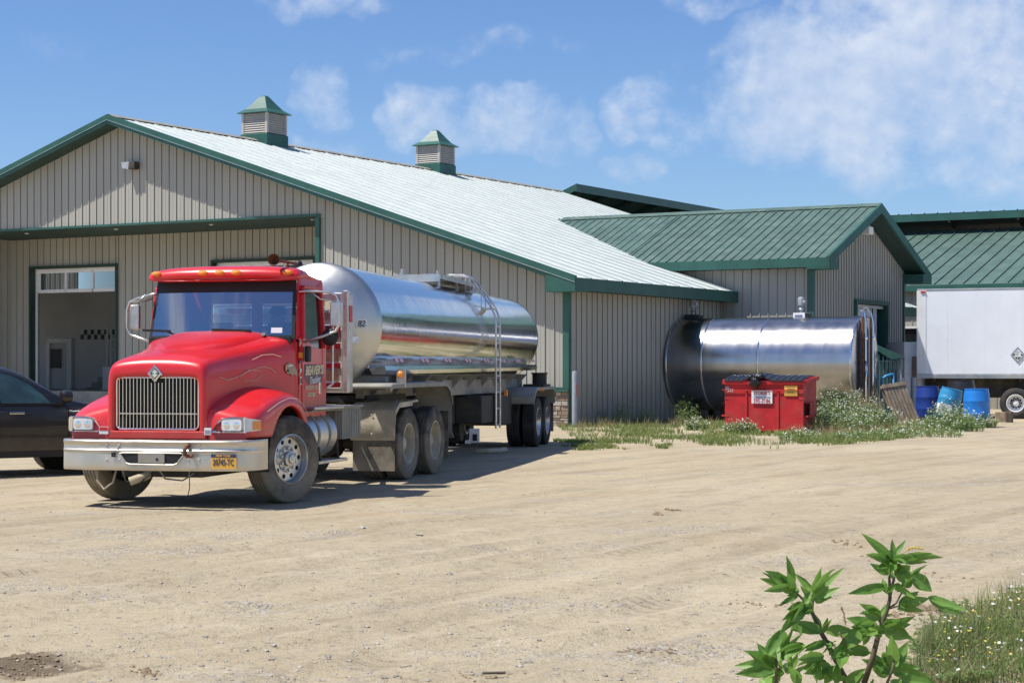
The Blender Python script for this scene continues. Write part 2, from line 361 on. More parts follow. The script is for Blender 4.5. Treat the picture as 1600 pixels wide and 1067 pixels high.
def ground_mat():
    m = bpy.data.materials.new('dirt'); m.use_nodes = True; w = NT(m.node_tree); b = w.n['Principled BSDF']
    g = w.new('ShaderNodeNewGeometry'); p = g.outputs['Position']
    # tracks run along one direction: stretched noise gives the drag of tyres
    m0 = w.new('ShaderNodeMapping'); w.l.new(p, m0.inputs[0]); m0.inputs['Rotation'].default_value = (0, 0, R(-58))
    mp = w.new('ShaderNodeMapping'); w.l.new(m0.outputs[0], mp.inputs[0]); mp.inputs['Scale'].default_value = (.16, 1.6, 1)
    # tread prints: bars across two or three wheel tracks
    sxy = w.new('ShaderNodeSeparateXYZ'); w.l.new(m0.outputs[0], sxy.inputs[0])
    wob = w.math('MULTIPLY', w.math('SUBTRACT', w.noise(p, .25, 3), .5), 2.4)
    cr = w.math('ADD', sxy.outputs[1], wob)
    lane = w.math('ABSOLUTE', w.math('SUBTRACT', w.math('FRACT', w.math('MULTIPLY', cr, .62)), .5))
    lanem = w.math('MULTIPLY', w.ramp(lane, .07, .12, 1, 0), w.ramp(w.noise(p, .5, 4), .48, .62))
    bars = w.math('MULTIPLY', w.ramp(w.math('SINE', w.math('ADD', w.math('MULTIPLY', sxy.outputs[0], 42.), w.math('MULTIPLY', w.math('ABSOLUTE', w.math('SUBTRACT', w.math('FRACT', w.math('MULTIPLY', cr, 2.5)), .5)), 9.))), -.3, .5), lanem)
    # 0 along track
    n_l = w.noise(p, .12, 5, .6); n_m = w.noise(p, .9, 6, .65); n_t = w.noise(mp.outputs[0], 1.2, 6, .62, .4); n_f = w.noise(p, 22, 5, .7); n_g = w.noise(p, 70, 3, .7)
    base = w.mix(w.ramp(n_l, .35, .65), (.405, .335, .222, 1), (.485, .41, .28, 1))
    base = w.mix(w.math('MULTIPLY', w.ramp(n_t, .44, .68), .5), base, (.285, .23, .155, 1))
    base = w.mix(w.math('MULTIPLY', w.ramp(n_m, .5, .75), .5), base, (.52, .45, .34, 1))
    n_o = w.noise(p, .35, 4, .5)
    base = w.mix(w.math('MULTIPLY', w.ramp(n_o, .58, .75), .35), base, (.46, .33, .19, 1))
    n_k = w.noise(p, 3.2, 7, .72)
    base = w.mix(w.math('MULTIPLY', w.ramp(n_k, .52, .66), .38), base, (.30, .24, .16, 1))
    base = w.mix(w.math('MULTIPLY', w.ramp(n_k, .46, .34), .3), base, (.56, .49, .36, 1))
    # gravel patches
    vo = w.new('ShaderNodeTexVoronoi'); w.l.new(p, vo.inputs['Vector']); vo.inputs['Scale'].default_value = 26
    gr = w.math('MULTIPLY', w.ramp(w.noise(w.scale(p, (.5, 1, 1)), .8, 5, .6), .52, .66), .75)
    gcol = w.new('ShaderNodeSeparateColor'); w.l.new(vo.outputs['Color'], gcol.inputs[0])
    stone = w.mix(gcol.outputs[0], (.27, .24, .20, 1), (.50, .46, .40, 1))
    base = w.mix(w.math('MULTIPLY', gr, w.ramp(gcol.outputs[1], .35, .6)), base, stone)
    # fine dark crumbs
    base = w.mix(w.math('MULTIPLY', bars, .34), base, (.25, .20, .135, 1))
    base = w.mix(w.math('MULTIPLY', lanem, .42), base, (.33, .27, .185, 1))
    n_p = w.noise(p, 9, 6, .75)
    base = w.mix(w.math('MULTIPLY', w.ramp(n_p, .58, .72), .25), base, (.24, .19, .13, 1))
    base = w.mix(w.math('MULTIPLY', w.ramp(n_f, .55, .68), .6), base, (.26, .20, .13, 1))
    base = w.mix(w.math('MULTIPLY', w.ramp(n_g, .55, .8), .35), base, (.66, .58, .46, 1))
    # damp muddy hollow at the near left
    sp = w.new('ShaderNodeVectorMath'); sp.operation = 'DISTANCE'; w.set(sp.inputs[0], w.scale(p, (.75, 1, 0))); sp.inputs[1].default_value = (-2.62*.75, 9.3, 0)
    mud = w.ramp(w.math('ADD', sp.outputs['Value'], w.math('MULTIPLY', w.math('SUBTRACT', w.noise(p, 4, 6, .7), .5), 1.3)), .12, .42, .85, 0)
    base = w.mix(mud, base, (.13, .095, .06, 1))
    w.set(b.inputs['Base Color'], base); b.inputs['Roughness'].default_value = .92; b.inputs['Specular IOR Level'].default_value = .25
    h = w.math('ADD', w.math('MULTIPLY', n_f, .45), w.math('ADD', w.math('MULTIPLY', n_t, 1.0), w.math('MULTIPLY', w.math('MULTIPLY', w.ramp(vo.outputs['Distance'], 0, .5, 1, 0), gr), .5)))
    h = w.math('ADD', h, w.math('MULTIPLY', n_g, .3)); h = w.math('ADD', h, w.math('MULTIPLY', bars, -.3)); h = w.math('ADD', h, w.math('MULTIPLY', w.ramp(n_p, .5, .75), -.22))
    bp = w.new('ShaderNodeBump'); bp.inputs['Strength'].default_value = 1.; bp.inputs['Distance'].default_value = .04
    w.l.new(h, bp.inputs['Height']); w.l.new(bp.outputs[0], b.inputs['Normal'])
    M['dirt'] = m
ground_mat()
me = bpy.data.meshes.new('ground'); me.from_pydata(gv, [], gf); me.materials.append(M['dirt']); me.polygons.foreach_set('use_smooth', [True]*len(gf))
ground = bpy.data.objects.new('ground', me); sc.collection.objects.link(ground); ground['kind'] = 'structure'

# loose stones and clods
def chunk(mb, c, r_, flat=.6):
    vs = [(1, 0, 0), (-1, 0, 0), (0, 1, 0), (0, -1, 0), (0, 0, 1), (.6, .6, .5), (-.6, .6, .4), (-.6, -.6, .5), (.6, -.6, .4)]
    q = []
    for a in vs:
        k = r_*random.uniform(.7, 1.2); q.append((c[0]+a[0]*k, c[1]+a[1]*k, c[2]+a[2]*k*flat))
    mb.add(q, [(0, 5, 8), (5, 4, 8), (2, 5, 0), (2, 6, 5), (6, 4, 5), (1, 6, 2), (1, 7, 6), (7, 4, 6), (3, 7, 1), (3, 8, 7), (8, 4, 7), (0, 8, 3)])
mat('stone', (.34, .31, .26), .9, var=.35, vscale=5)
mat('clod', (.24, .175, .11), .95, var=.3, vscale=7)
st = MB(); st.use('stone')
for i in range(11000):
    Z = 1/random.uniform(1/44, 1/8.2); X = random.uniform(-.32, .32)*Z
    if mnoise.noise(Vector((X*.4, Z*.5, 9))) < random.uniform(-.5, .35): continue
    chunk(st, (X, Z, gz(X, Z)), random.choice([.004, .005, .006, .008, .01, .012, .018])*random.uniform(.6, 1.2))
for x, y, r_ in ((566, 826, .045), (656, 834, .045), (702, 893, .03), (1060, 796, .03), (1260, 770, .03), (230, 844, .035), (528, 757, .03)):
    g = gp(x, y); chunk(st, (g.x, g.y, gz(g.x, g.y)), r_)
tag(st.build('gravel', smooth=False), 'loose pebbles and small stones scattered over the dirt yard', 'gravel', kind='stuff')
cl = MB(); cl.use('clod')
def clods(x, y, n, sx, sy, r_):
    g = gp(x, y)
    for i in range(n):
        X = g.x+random.gauss(0, sx); Y = g.y+random.gauss(0, sy); chunk(cl, (X, Y, gz(X, Y)), r_*random.uniform(.4, 1.2), .8)
clods(1450, 955, 90, .09, .12, .022); clods(1395, 962, 40, .1, .1, .02); clods(36, 1042, 70, .12, .14, .016); clods(230, 1050, 30, .05, .05, .015)
clods(1028, 803, 14, .03, .05, .035); clods(1052, 797, 14, .05, .04, .035); clods(1320, 850, 14, .1, .08, .02); clods(1385, 872, 30, .12, .1, .018)
clods(1010, 1022, 30, .12, .05, .014); clods(1180, 945, 30, .15, .08, .014); clods(770, 1055, 30, .1, .05, .01); clods(1440, 900, 26, .2, .12, .016)
tag(cl.build('dirt_clods'), 'brown crumbly clods of earth lying about the tyre tracks', 'dirt clods', kind='stuff')
bark = MB(); g = gp(772, 1057); bark.box(-.06, .06, -.012, .012, 0, .012, Matrix.Translation((g.x, g.y, .015)) @ Matrix.Rotation(.1, 4, 'Z'))
tag(bark.build('stick', 'brown_block', bevel=.004), 'short dark flat stick lying on the dirt at the bottom edge', 'stick')
# ------------------------------------------------------------------ main building (dairy plant)
C0 = Vector((1.62, 50.7, 0)); U = Vector((-.8858, .4640, 0)); W_ = Vector((.5412, .8409, 0))
def B(t, w, z=0.): return U*t+W_*w+Vector((0, 0, z))          # local to the corner of the building
NF = Vector((-.4640, -.8858, 0))                              # outward normal of gable fronts
NS = Vector((.8409, -.5412, 0))                               # outward normal of the long sides
bld = thing('dairy_building', 'long tan steel building with pale ribbed gable roof, green trim and two cupolas', 'building', C0)
def fz(z, s): return z(s) if callable(z) else z
def ribwall(mb, a, b, zlo, zhi, n, ph=0., sp=.305, dep=.028, breaks=()):
    a = Vector(a); b = Vector(b); L = (b-a).length; d = (b-a)/L
    ss = {0., L}; prof = [(0, 0), (.012, 1), (.042, 1), (.055, 0), (.16, 0), (.166, .22), (.186, .22), (.192, 0)]
    def h(s):
        q = (s-ph) % sp
        for i in range(len(prof)):
            x0, h0 = prof[i]; x1, h1 = prof[i+1] if i+1 < len(prof) else (sp, 0)
            if x0 <= q <= x1: return (h0+(h1-h0)*(q-x0)/max(1e-6, x1-x0))*dep
        return 0
    k = math.floor((0-ph)/sp)
    while ph+k*sp < L+sp:
        for x, _ in prof:
            s = ph+k*sp+x
            if 1e-4 < s < L-1e-4: ss.add(s)
        k += 1
    for x in breaks:
        if 0 < x < L: ss.add(x)
    ss = sorted(ss); vs = []
    for s in ss:
        o = a+d*s+n*h(s); vs += [(o.x, o.y, fz(zlo, s)), (o.x, o.y, fz(zhi, s))]
    fl = [(2*i, 2*i+2, 2*i+3, 2*i+1) for i in range(len(ss)-1)]; hh = [h(s) for s in ss]; cur = mb.cur
    side = [i for i in range(len(ss)-1) if abs(hh[i+1]-hh[i]) > dep*.5]
    mb.add(vs, [f for i, f in enumerate(fl) if i not in side]); o = len(mb.v)-len(vs)
    mb.use('rib_shade')
    for i in side: mb.f.append([k+o for k in fl[i]]); mb.mi.append(mb.cur)
    mb.cur = cur
def roofplane(mb, e0, e1, r0, r1, sp=.305, dep=.03, lap=0):      # ribs run from the eave e to the ridge r
    e0, e1, r0, r1 = map(Vector, (e0, e1, r0, r1)); n = (e1-e0).cross(r0-e0).normalized()
    if n.z < 0: n = -n
    L = (e1-e0).length; ss = [0.]; hs = [0.]; k = 0
    while k*sp+.08 < L:
        for x, h in ((.0, 0), (.018, 1), (.05, 1), (.068, 0)): ss.append(k*sp+x+.005); hs.append(h*dep*(1 if (not lap or k % lap == 0) else .35))
        k += 1
    ss.append(L); hs.append(0.); vs = []
    for s, h in zip(ss, hs):
        f = s/L; vs += [e0.lerp(e1, f)+n*h, r0.lerp(r1, f)+n*h]
    fl = [(2*i, 2*i+2, 2*i+3, 2*i+1) for i in range(len(ss)-1)]; cur = mb.cur; seam = 'main_roof_seam' if mb.mats[cur] == 'glare_roof' else 'roof_seam'
    mb.add(vs, [f for i, f in enumerate(fl) if abs(hs[i+1]-hs[i]) < 1e-6]); o = len(mb.v)-len(vs); mb.use(seam)
    for i, f in enumerate(fl):
        if abs(hs[i+1]-hs[i]) > 1e-6:
            mb.use(seam if (not lap or max(hs[i], hs[i+1]) > dep*.9) else 'glare_roof')
            mb.f.append([k+o for k in f]); mb.mi.append(mb.cur)
    mb.cur = cur
RP = 16.43; PZ = 9.97; SL = .337
def zr(t): return PZ-SL*abs(t-RP)
OT, OC = 8.68, 24.75                       # porch opening
SOF = 6.42; REC = 3.35; DOCK = .88; LEN = 27.4
# gable wall
mb = MB(); mb.use('siding')
wt = lambda s: zr(s)-.12
ribwall(mb, B(0.12, 0), B(OT, 0), 1.02, wt, NF)
ribwall(mb, B(OT, 0), B(OC, 0), SOF, lambda s: zr(OT+s)-.12, NF, ph=.27, breaks=(RP-OT,))
ribwall(mb, B(OC, 0), B(32.86, 0), 1.02, lambda s: zr(OC+s)-.12, NF, ph=.2)
mb.build('gable_wall', parent=bld)
# porch return walls and back wall with the two door openings
D1a, D1b, D1z = 19.75, 23.75, 5.34        # left door (t range)
D2a, D2b, D2z = 11.3, 15.5, 5.34
mb = MB(); mb.use('siding')
ribwall(mb, B(OT, REC), B(D2a, REC), DOCK, SOF, NF)
ribwall(mb, B(D2a, REC), B(D2b, REC), D2z, SOF, NF, ph=.1)
ribwall(mb, B(D2b, REC), B(D1a, REC), DOCK, SOF, NF, ph=.2)
ribwall(mb, B(D1a, REC), B(D1b, REC), D1z, SOF, NF, ph=.05)
ribwall(mb, B(D1b, REC), B(OC, REC), DOCK, SOF, NF, ph=.1)
ribwall(mb, B(OC, 0), B(OC, REC), 0, SOF, NS, ph=.1)
ribwall(mb, B(OT, REC), B(OT, 0), 0, SOF, -NS, ph=.1)
mb.build('porch_wall', parent=bld)
mb = MB(); mb.use('concrete')
mb.add([B(OT, REC-.03, -.1), B(OC, REC-.03, -.1), B(OC, REC-.03, DOCK), B(OT, REC-.03, DOCK), B(OT, 16, DOCK), B(32.8, 16, DOCK), B(32.8, REC-.03, DOCK)], [(0, 1, 2, 3), (3, 2, 6, 5, 4)])
mb.build('dock', parent=bld)
mb = MB(); mb.use('concrete'); mb.add([B(OT, -1.2, .045), B(OC, -1.2, .045), B(OC, REC, .05), B(OT, REC, .05)], [(0, 1, 2, 3)])
mb.build('apron', parent=bld)
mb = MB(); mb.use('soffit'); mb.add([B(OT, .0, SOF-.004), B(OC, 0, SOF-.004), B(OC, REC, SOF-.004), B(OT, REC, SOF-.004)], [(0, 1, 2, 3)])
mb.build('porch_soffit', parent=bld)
mb = MB(); mb.use('green')
mb.bar(B(OT-.15, -.03, SOF+.02), B(OC+.15, -.03, SOF+.02), .07, .07)
mb.bar(B(OT-.08, -.04, 1.0), B(OT-.08, -.04, SOF-.05), .16, .12, up=NF)
mb.bar(B(OC+.08, -.04, 1.0), B(OC+.08, -.04, SOF-.05), .16, .12, up=NF)
mb.build('porch_trim', parent=bld)
for t in (9.6, 13.6, 17.6, 21.6):
    mb = MB(); mb.cyl(B(t, 1.0, SOF-.03), B(t, 1.0, SOF-.005), .07, 14); mb.build('soffit_light', 'white_paint', bld)
# stone wainscot: courses of uneven stones
def stones(a, b, z0, z1, n, name='stone_base'):
    mb = MB(); a = Vector(a); b = Vector(b); d = (b-a); L = d.length; d.normalize(); z = z0
    rr = random.Random(3)
    names = ('stone_a', 'stone_b', 'stone_c')
    while z < z1-.02:
        h = min(rr.choice([.07, .09, .12, .14]), z1-z); s = 0
        while s < L:
            l = min(rr.uniform(.12, .38), L-s); k = rr.uniform(.02, .06)
            o = a+d*(s+.006); e = a+d*(s+l-.006)
            mb.use(rr.choice(names))
            vs = []
            for p, zz in ((o, z+.006), (e, z+.006), (e, z+h-.006), (o, z+h-.006)): vs.append(Vector((p.x, p.y, zz)))
            f = [q+n*k+ (d*.008 if i in (0, 3) else -d*.008)+Vector((0, 0, .008 if i < 2 else -.008)) for i, q in enumerate(vs)]
            mb.add([q-n*.02 for q in vs]+f, [(4, 5, 6, 7), (0, 1, 5, 4), (1, 2, 6, 5), (2, 3, 7, 6), (3, 0, 4, 7)])
            s += l
        z += h
    mb.use('concrete'); mb.add([a+Vector((0, 0, z0)), b+Vector((0, 0, z0)), b+Vector((0, 0, z1)), a+Vector((0, 0, z1))], [(0, 1, 2, 3)])
    return mb.build(name, parent=bld)
mat('stone_a', (.34, .28, .21), .9, var=.2, vscale=8, bump=.01, bscale=12); mat('stone_b', (.27, .19, .14), .9, var=.2, vscale=8, bump=.01, bscale=12); mat('stone_c', (.40, .36, .30), .9, var=.2, vscale=8, bump=.01, bscale=12)
stones(B(-.03, -.03), B(OT, -.03), -.1, 1.0, NF)
stones(B(OC, -.03), B(32.9, -.03), -.1, 1.0, NF)
mb = MB(); mb.use('green'); mb.bar(B(-.06, -.07, 1.03), B(OT, -.07, 1.03), .16, .07); mb.bar(B(OC, -.07, 1.03), B(32.9, -.07, 1.03), .16, .07)
mb.build('stone_cap', parent=bld, split=lambda c: (c-U*17).dot(U) > 0)
# long side walls, rear
mb = MB(); mb.use('siding')
ribwall(mb, B(0, .12), B(0, 12), -.1, 4.1, NS)
ribwall(mb, B(0, 18), B(0, LEN), -.1, 4.1, NS)
ribwall(mb, B(32.86, 0), B(32.86, 4), -.1, 4.1, -NS)
ribwall(mb, B(32.86, 13), B(32.86, LEN), -.1, 4.1, -NS)  # unseen gap before this run, added to let sky light into the room
ribwall(mb, B(0, LEN), B(32.86, LEN), -.1, wt, -NF, breaks=(RP,))
mb.build('side_wall', parent=bld)
mb = MB(); mb.use('green')                        # corner trim
mb.add([B(-.035, .12, 0), B(-.035, -.035, 1.07), B(.16, -.035, 1.07), B(-.035, .12, 4.15), B(-.035, -.035, 4.15), B(.16, -.035, 4.15), B(-.035, -.035, 0)], [(0, 6, 1, 4, 3), (1, 2, 5, 4)])
mb.bar(B(0.1, -.02, 1.1), B(OT, -.02, 1.1), .05, .05)
mb.build('corner_trim', parent=bld)
# roof
OH, EH = .62, .55                                  # rake and eave overhang
et = -EH; ez = zr(et); far = LEN+.6
RZ = Vector((0, 0, .0))
mb = MB(); mb.use('glare_roof')
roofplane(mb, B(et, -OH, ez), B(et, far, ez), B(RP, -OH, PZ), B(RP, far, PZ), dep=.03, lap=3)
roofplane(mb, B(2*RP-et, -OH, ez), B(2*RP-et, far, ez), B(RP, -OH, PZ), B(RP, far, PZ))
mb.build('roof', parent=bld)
mb = MB(); mb.use('green')
def rake(mb, t0, z0, t1, z1, w, th=.24, prj=.03):
    for (dz0, dz1, p) in ((.05, -.14, prj+.03), (-.145, -.24-.02, prj)):
        a, b = B(t0, w-p, z0+dz0), B(t1, w-p, z1+dz0); c, d = B(t1, w-p, z1+dz1), B(t0, w-p, z0+dz1)
        a2, b2, c2, d2 = [q+W_*(p+.05) for q in (a, b, c, d)]
        mb.add([a, b, c, d, a2, b2, c2, d2], [(0, 1, 2, 3), (4, 7, 6, 5), (0, 4, 5, 1), (3, 2, 6, 7), (0, 3, 7, 4), (1, 5, 6, 2)])
rake(mb, et-.05, ez, RP, PZ, -OH); rake(mb, RP, PZ, 2*RP-et+.05, ez, -OH)
mb.build('rake_trim', parent=bld)
mb = MB(); mb.use('alu'); mb.bar(B(et-.05, -OH-.065, ez-.135), B(RP, -OH-.065, PZ-.135), .012, .016); mb.bar(B(RP, -OH-.065, PZ-.135), B(33.3, -OH-.065, zr(33.3)-.135), .012, .016)
mb.build('trim_strip', parent=bld)
mb = MB(); mb.use('green')
def eave(mb, t, z, w0, w1, h=.30):
    mb.bar(B(t-.03*(1 if t < RP else -1), w0, z-h/2), B(t-.03*(1 if t < RP else -1), w1, z-h/2), .05, h)
eave(mb, et, ez, -OH-.02, far, .36); eave(mb, 2*RP-et, ez, -OH-.02, far, .36)
# boxed return at the front corner
mb.add([B(et-.05, -OH-.05, ez-.40), B(.35, -OH-.05, ez-.40), B(.35, -OH-.05, zr(.35)-.2), B(et-.05, -OH-.05, ez-.05)]+[B(et-.05, 0, ez-.40), B(.35, 0, ez-.40), B(.35, 0, zr(.35)-.2), B(et-.05, 0, ez-.05)], [(0, 1, 2, 3), (0, 4, 5, 1), (1, 5, 6, 2), (0, 3, 7, 4)])
mb.build('eave_trim', parent=bld, split=lambda c: (c-U*17).dot(U) > 0)
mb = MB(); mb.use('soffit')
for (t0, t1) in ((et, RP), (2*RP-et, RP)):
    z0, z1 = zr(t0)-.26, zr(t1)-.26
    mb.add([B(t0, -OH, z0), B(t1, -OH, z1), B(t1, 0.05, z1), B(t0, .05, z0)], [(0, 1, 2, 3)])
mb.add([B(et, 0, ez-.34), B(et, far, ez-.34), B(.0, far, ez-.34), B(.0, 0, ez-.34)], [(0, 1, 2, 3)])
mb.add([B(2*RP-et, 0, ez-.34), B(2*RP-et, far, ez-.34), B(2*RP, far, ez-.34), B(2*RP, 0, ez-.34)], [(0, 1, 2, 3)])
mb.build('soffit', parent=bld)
mb = MB(); mb.use('dusty_grey')                     # ridge cap
for s in (-1, 1):
    mb.add([B(RP, -OH, PZ+.07), B(RP, far, PZ+.07), B(RP+s*.25, far, PZ+.045-.25*SL), B(RP+s*.25, -OH, PZ+.045-.25*SL)], [(0, 1, 2, 3)])
mb.build('ridge_cap', parent=bld)
# cupolas
def cupola(w):
    e = bpy.data.objects.new('cupola', None); sc.collection.objects.link(e); e.parent = bld; e.location = B(RP, w, PZ); e.empty_display_size = .3
    h = .57
    def K(a, b, z): return U*a+W_*b+Vector((0, 0, z))
    def ring(r_, z): return [K(-r_, -r_, z), K(r_, -r_, z), K(r_, r_, z), K(-r_, r_, z)]
    mb = MB(); mb.use('green'); mb.loft([ring(h+.02, -.35), ring(h+.02, .22), ring(h-.03, .26)]); mb.build('cupola_base', parent=e)
    mb = MB(); mb.use('louvre'); mb.loft([ring(h-.06, .24), ring(h-.06, 1.02)])
    for a, b in ((-1, -1), (1, -1), (1, 1), (-1, 1)):
        mb.bar(K(a*(h-.05), b*(h-.05), .25), K(a*(h-.05), b*(h-.05), 1.0), .09, .09, up=NF)
    for k in range(9):
        z = .29+k*.081
        for (p, q, n) in ((K(-h+.04, -h+.04, 0), K(h-.04, -h+.04, 0), -W_), (K(-h+.04, -h+.04, 0), K(-h+.04, h-.04, 0), -U), (K(h-.04, -h+.04, 0), K(h-.04, h-.04, 0), U), (K(-h+.04, h-.04, 0), K(h-.04, h-.04, 0), W_)):
            zv = Vector((0, 0, z)); mb.add([p+zv+n*.03, q+zv+n*.03, q+zv-n*.03+Vector((0, 0, .075)), p+zv-n*.03+Vector((0, 0, .075))], [(0, 1, 2, 3)])
            mb.add([p+zv+n*.03, q+zv+n*.03, q+zv+n*.03-Vector((0, 0, .012)), p+zv+n*.03-Vector((0, 0, .012))], [(0, 1, 2, 3)])
    mb.build('louvre_box', parent=e)
    mb = MB(); mb.use('green'); mb.loft([ring(h+.10, .99), ring(h+.12, 1.01), ring(h-.10, 1.16), ring(.30, 1.38), ring(.12, 1.64), ring(.08, 1.68)])
    mb.build('cupola_roof', parent=e)
    return e
cupola(7.17); cupola(18.0)
# floodlight under the gable
p = B(RP-.55, -.02, 8.35)
mb = MB(); mb.use('frame_dark'); T = Matrix.Translation(p+NF*.15) @ Matrix.Rotation(math.atan2(-U.y, -U.x), 4, 'Z')
mb.box(-.02, .22, -.12, .15, -.12, .12, T); o = mb.build('floodlight', parent=bld, bevel=.02)
mb = MB(); mb.use('galv'); mb.add([T @ V(-.28, -.14, -.08), T @ V(-.02, -.14, -.13), T @ V(-.02, -.10, .12), T @ V(-.34, -.10, .12), T @ V(-.2, .1, -.08), T @ V(-.02, .1, -.11), T @ V(-.02, .1, .12), T @ V(-.3, .1, .12)],
    [(0, 1, 2, 3), (4, 7, 6, 5), (0, 4, 5, 1), (3, 2, 6, 7), (0, 3, 7, 4), (1, 5, 6, 2)]); mb.build('lamp_lens', parent=o)

# garage doors
def gdoor(a, b, zt, opened, name='garage_door'):
    e = bpy.data.objects.new(name, None); sc.collection.objects.link(e); e.parent = bld
    mb = MB(); mb.use('soffit')                                      # outer dark trim
    q = .08
    for t in (a-q/2+.02, b+q/2-.02): mb.bar(B(t, REC-.04, DOCK), B(t, REC-.04, zt+q), q, .12, up=NF)
    mb.bar(B(a-.02, REC-.045, zt+q/2), B(b+.02, REC-.045, zt+q/2), .12, q)
    # deep dark jamb
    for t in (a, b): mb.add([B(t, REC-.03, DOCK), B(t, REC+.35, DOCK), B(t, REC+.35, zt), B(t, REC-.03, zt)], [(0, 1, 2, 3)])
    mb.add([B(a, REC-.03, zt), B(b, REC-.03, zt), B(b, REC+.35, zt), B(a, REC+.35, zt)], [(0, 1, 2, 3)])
    mb.build('door_trim', parent=e)
    y = REC+.2
    mb = MB(); mb.use('white_paint')
    mb.bar(B(a+.04, y, DOCK), B(a+.04, y, zt), .07, .07, up=NF); mb.bar(B(b-.04, y, DOCK), B(b-.04, y, zt), .07, .07, up=NF); mb.bar(B(a, y, zt-.05), B(b, y, zt-.05), .07, .08)
    mb.build('door_frame', parent=e)
    mb = MB(); mb.use('white_paint'); z0, z1 = zt-.88, zt-.1
    y2 = y+.06
    n = 3; wd = (b-a-.16)/n
    mb.bar(B(a+.08, y2, z0+.06), B(b-.08, y2, z0+.06), .05, .12); mb.bar(B(a+.08, y2, z1-.02), B(b-.08, y2, z1-.02), .05, .08)
    for k in range(n+1): mb.bar(B(a+.08+k*wd, y2, z0), B(a+.08+k*wd, y2, z1), .07, .05, up=NF)
    if not opened:
        z = z0
        while z > DOCK+.1:
            mb.add([B(a+.08, y2, z), B(b-.08, y2, z), B(b-.08, y2, max(DOCK, z-.54)), B(a+.08, y2, max(DOCK, z-.54))], [(0, 1, 2, 3)]); z -= .56
    mb.build('door_panel', parent=e)
    for k in range(n):
        mb = MB(); mb.use('glass_dark' if not opened else 'pane'); mb.add([B(a+.1+k*wd, y2+.01, z0+.1), B(a+.06+(k+1)*wd, y2+.01, z0+.1), B(a+.06+(k+1)*wd, y2+.01, z1-.05), B(a+.1+k*wd, y2+.01, z1-.05)], [(0, 1, 2, 3)])
        mb.build('door_window', parent=e)
    return e
gdoor(D1a, D1b, D1z, True); gdoor(D2a, D2b, D2z, False)
# the room behind the open door
IW = 9.6
mb = MB(); mb.use('interior')
mb.add([B(16.5, IW, DOCK), B(32.8, IW, DOCK), B(32.8, IW, 6.3), B(16.5, IW, 6.3)], [(0, 1, 2, 3)])
mb.add([B(16.5, REC+.4, DOCK), B(16.5, IW, DOCK), B(16.5, IW, 6.3), B(16.5, REC+.4, 6.3)], [(0, 1, 2, 3)])
mb.add([B(16.5, REC+.05, 6.3), B(32.8, REC+.05, 6.3), B(32.8, IW, 6.3), B(16.5, IW, 6.3)], [(0, 1, 2, 3)])
mb.build('room_wall', parent=bld)
def onwall(x, y, w=IW):                         # photo position -> (t, z) on the plane at depth w
    k = (x-800)/F; t = (C0.x+W_.x*w-k*(C0.y+W_.y*w))/(k*U.y-U.x); Y = C0.y+U.y*t+W_.y*w
    return t, H+(HZ-y)/F*Y
def wrect(mb, x0, y0, x1, y1, off=0.0, w=IW):
    t0, z0 = onwall(x0, y1, w-off); t1, z1 = onwall(x1, y0, w-off)
    mb.add([B(t0, w-off, z0), B(t1, w-off, z0), B(t1, w-off, z1), B(t0, w-off, z1)], [(0, 1, 2, 3)])
def wbox(mb, x0, y0, x1, y1, off, dep, w=IW):
    t0, z0 = onwall(x0, y1, w-off); t1, z1 = onwall(x1, y0, w-off)
    a = [B(t0, w-off, z0), B(t1, w-off, z0), B(t1, w-off, z1), B(t0, w-off, z1)]; b = [q+W_*dep for q in a]
    mb.add(a+b, [(0, 1, 2, 3), (4, 7, 6, 5), (0, 4, 5, 1), (3, 2, 6, 7), (0, 3, 7, 4), (1, 5, 6, 2)])
mb = MB(); mb.use('white_paint'); wbox(mb, 73, 529, 111, 536, .08, .08); wbox(mb, 104.5, 534, 111, 614, .08, .08); wbox(mb, 72, 534, 77, 614, .08, .08); idr = mb.build('interior_door', parent=bld)
mb = MB(); mb.use('interior'); wrect(mb, 77, 536, 104.5, 614, .03); mb.build('door_leaf', parent=idr)
mb = MB(); mb.use('black'); wrect(mb, 79, 545, 96, 575, .05); mb.build('door_window', parent=idr)
mb = MB(); mb.use('black')
for r_ in range(2):
    for k in range(7):
        x0 = 131+k*10.6-(5.2 if r_ else 0); wrect(mb, x0, 515+r_*7.8, x0+5.2, 522.6+r_*7.8, .02)
mb.build('chequer_band', parent=bld)
mb = MB(); mb.use('white_paint'); 
for x in (166, 172): wbox(mb, x, 512, x+1.6, 575, .3, .06)
for y in (512, 529, 545): wbox(mb, 172, y, 190, y+1.6, .3, .06)
mb.build('rack', parent=bld)
mb = MB(); mb.use('concrete')
for k in range(4): wbox(mb, 134+k*9, 605-k*8, 190, 614, .9-.2*k, .2)
mb.build('interior_steps', parent=bld)
mb = MB(); mb.use('white_paint'); wbox(mb, 160, 573, 172, 614, 2.2, .5); mb.build('cabinet', parent=bld)
# block the back of the second door
mb = MB(); mb.use('black'); mb.add([B(D2a-.3, REC+.5, DOCK), B(D2b+.3, REC+.5, DOCK), B(D2b+.3, REC+.5, SOF), B(D2a-.3, REC+.5, SOF)], [(0, 1, 2, 3)]); mb.build('inner_wall', parent=bld)

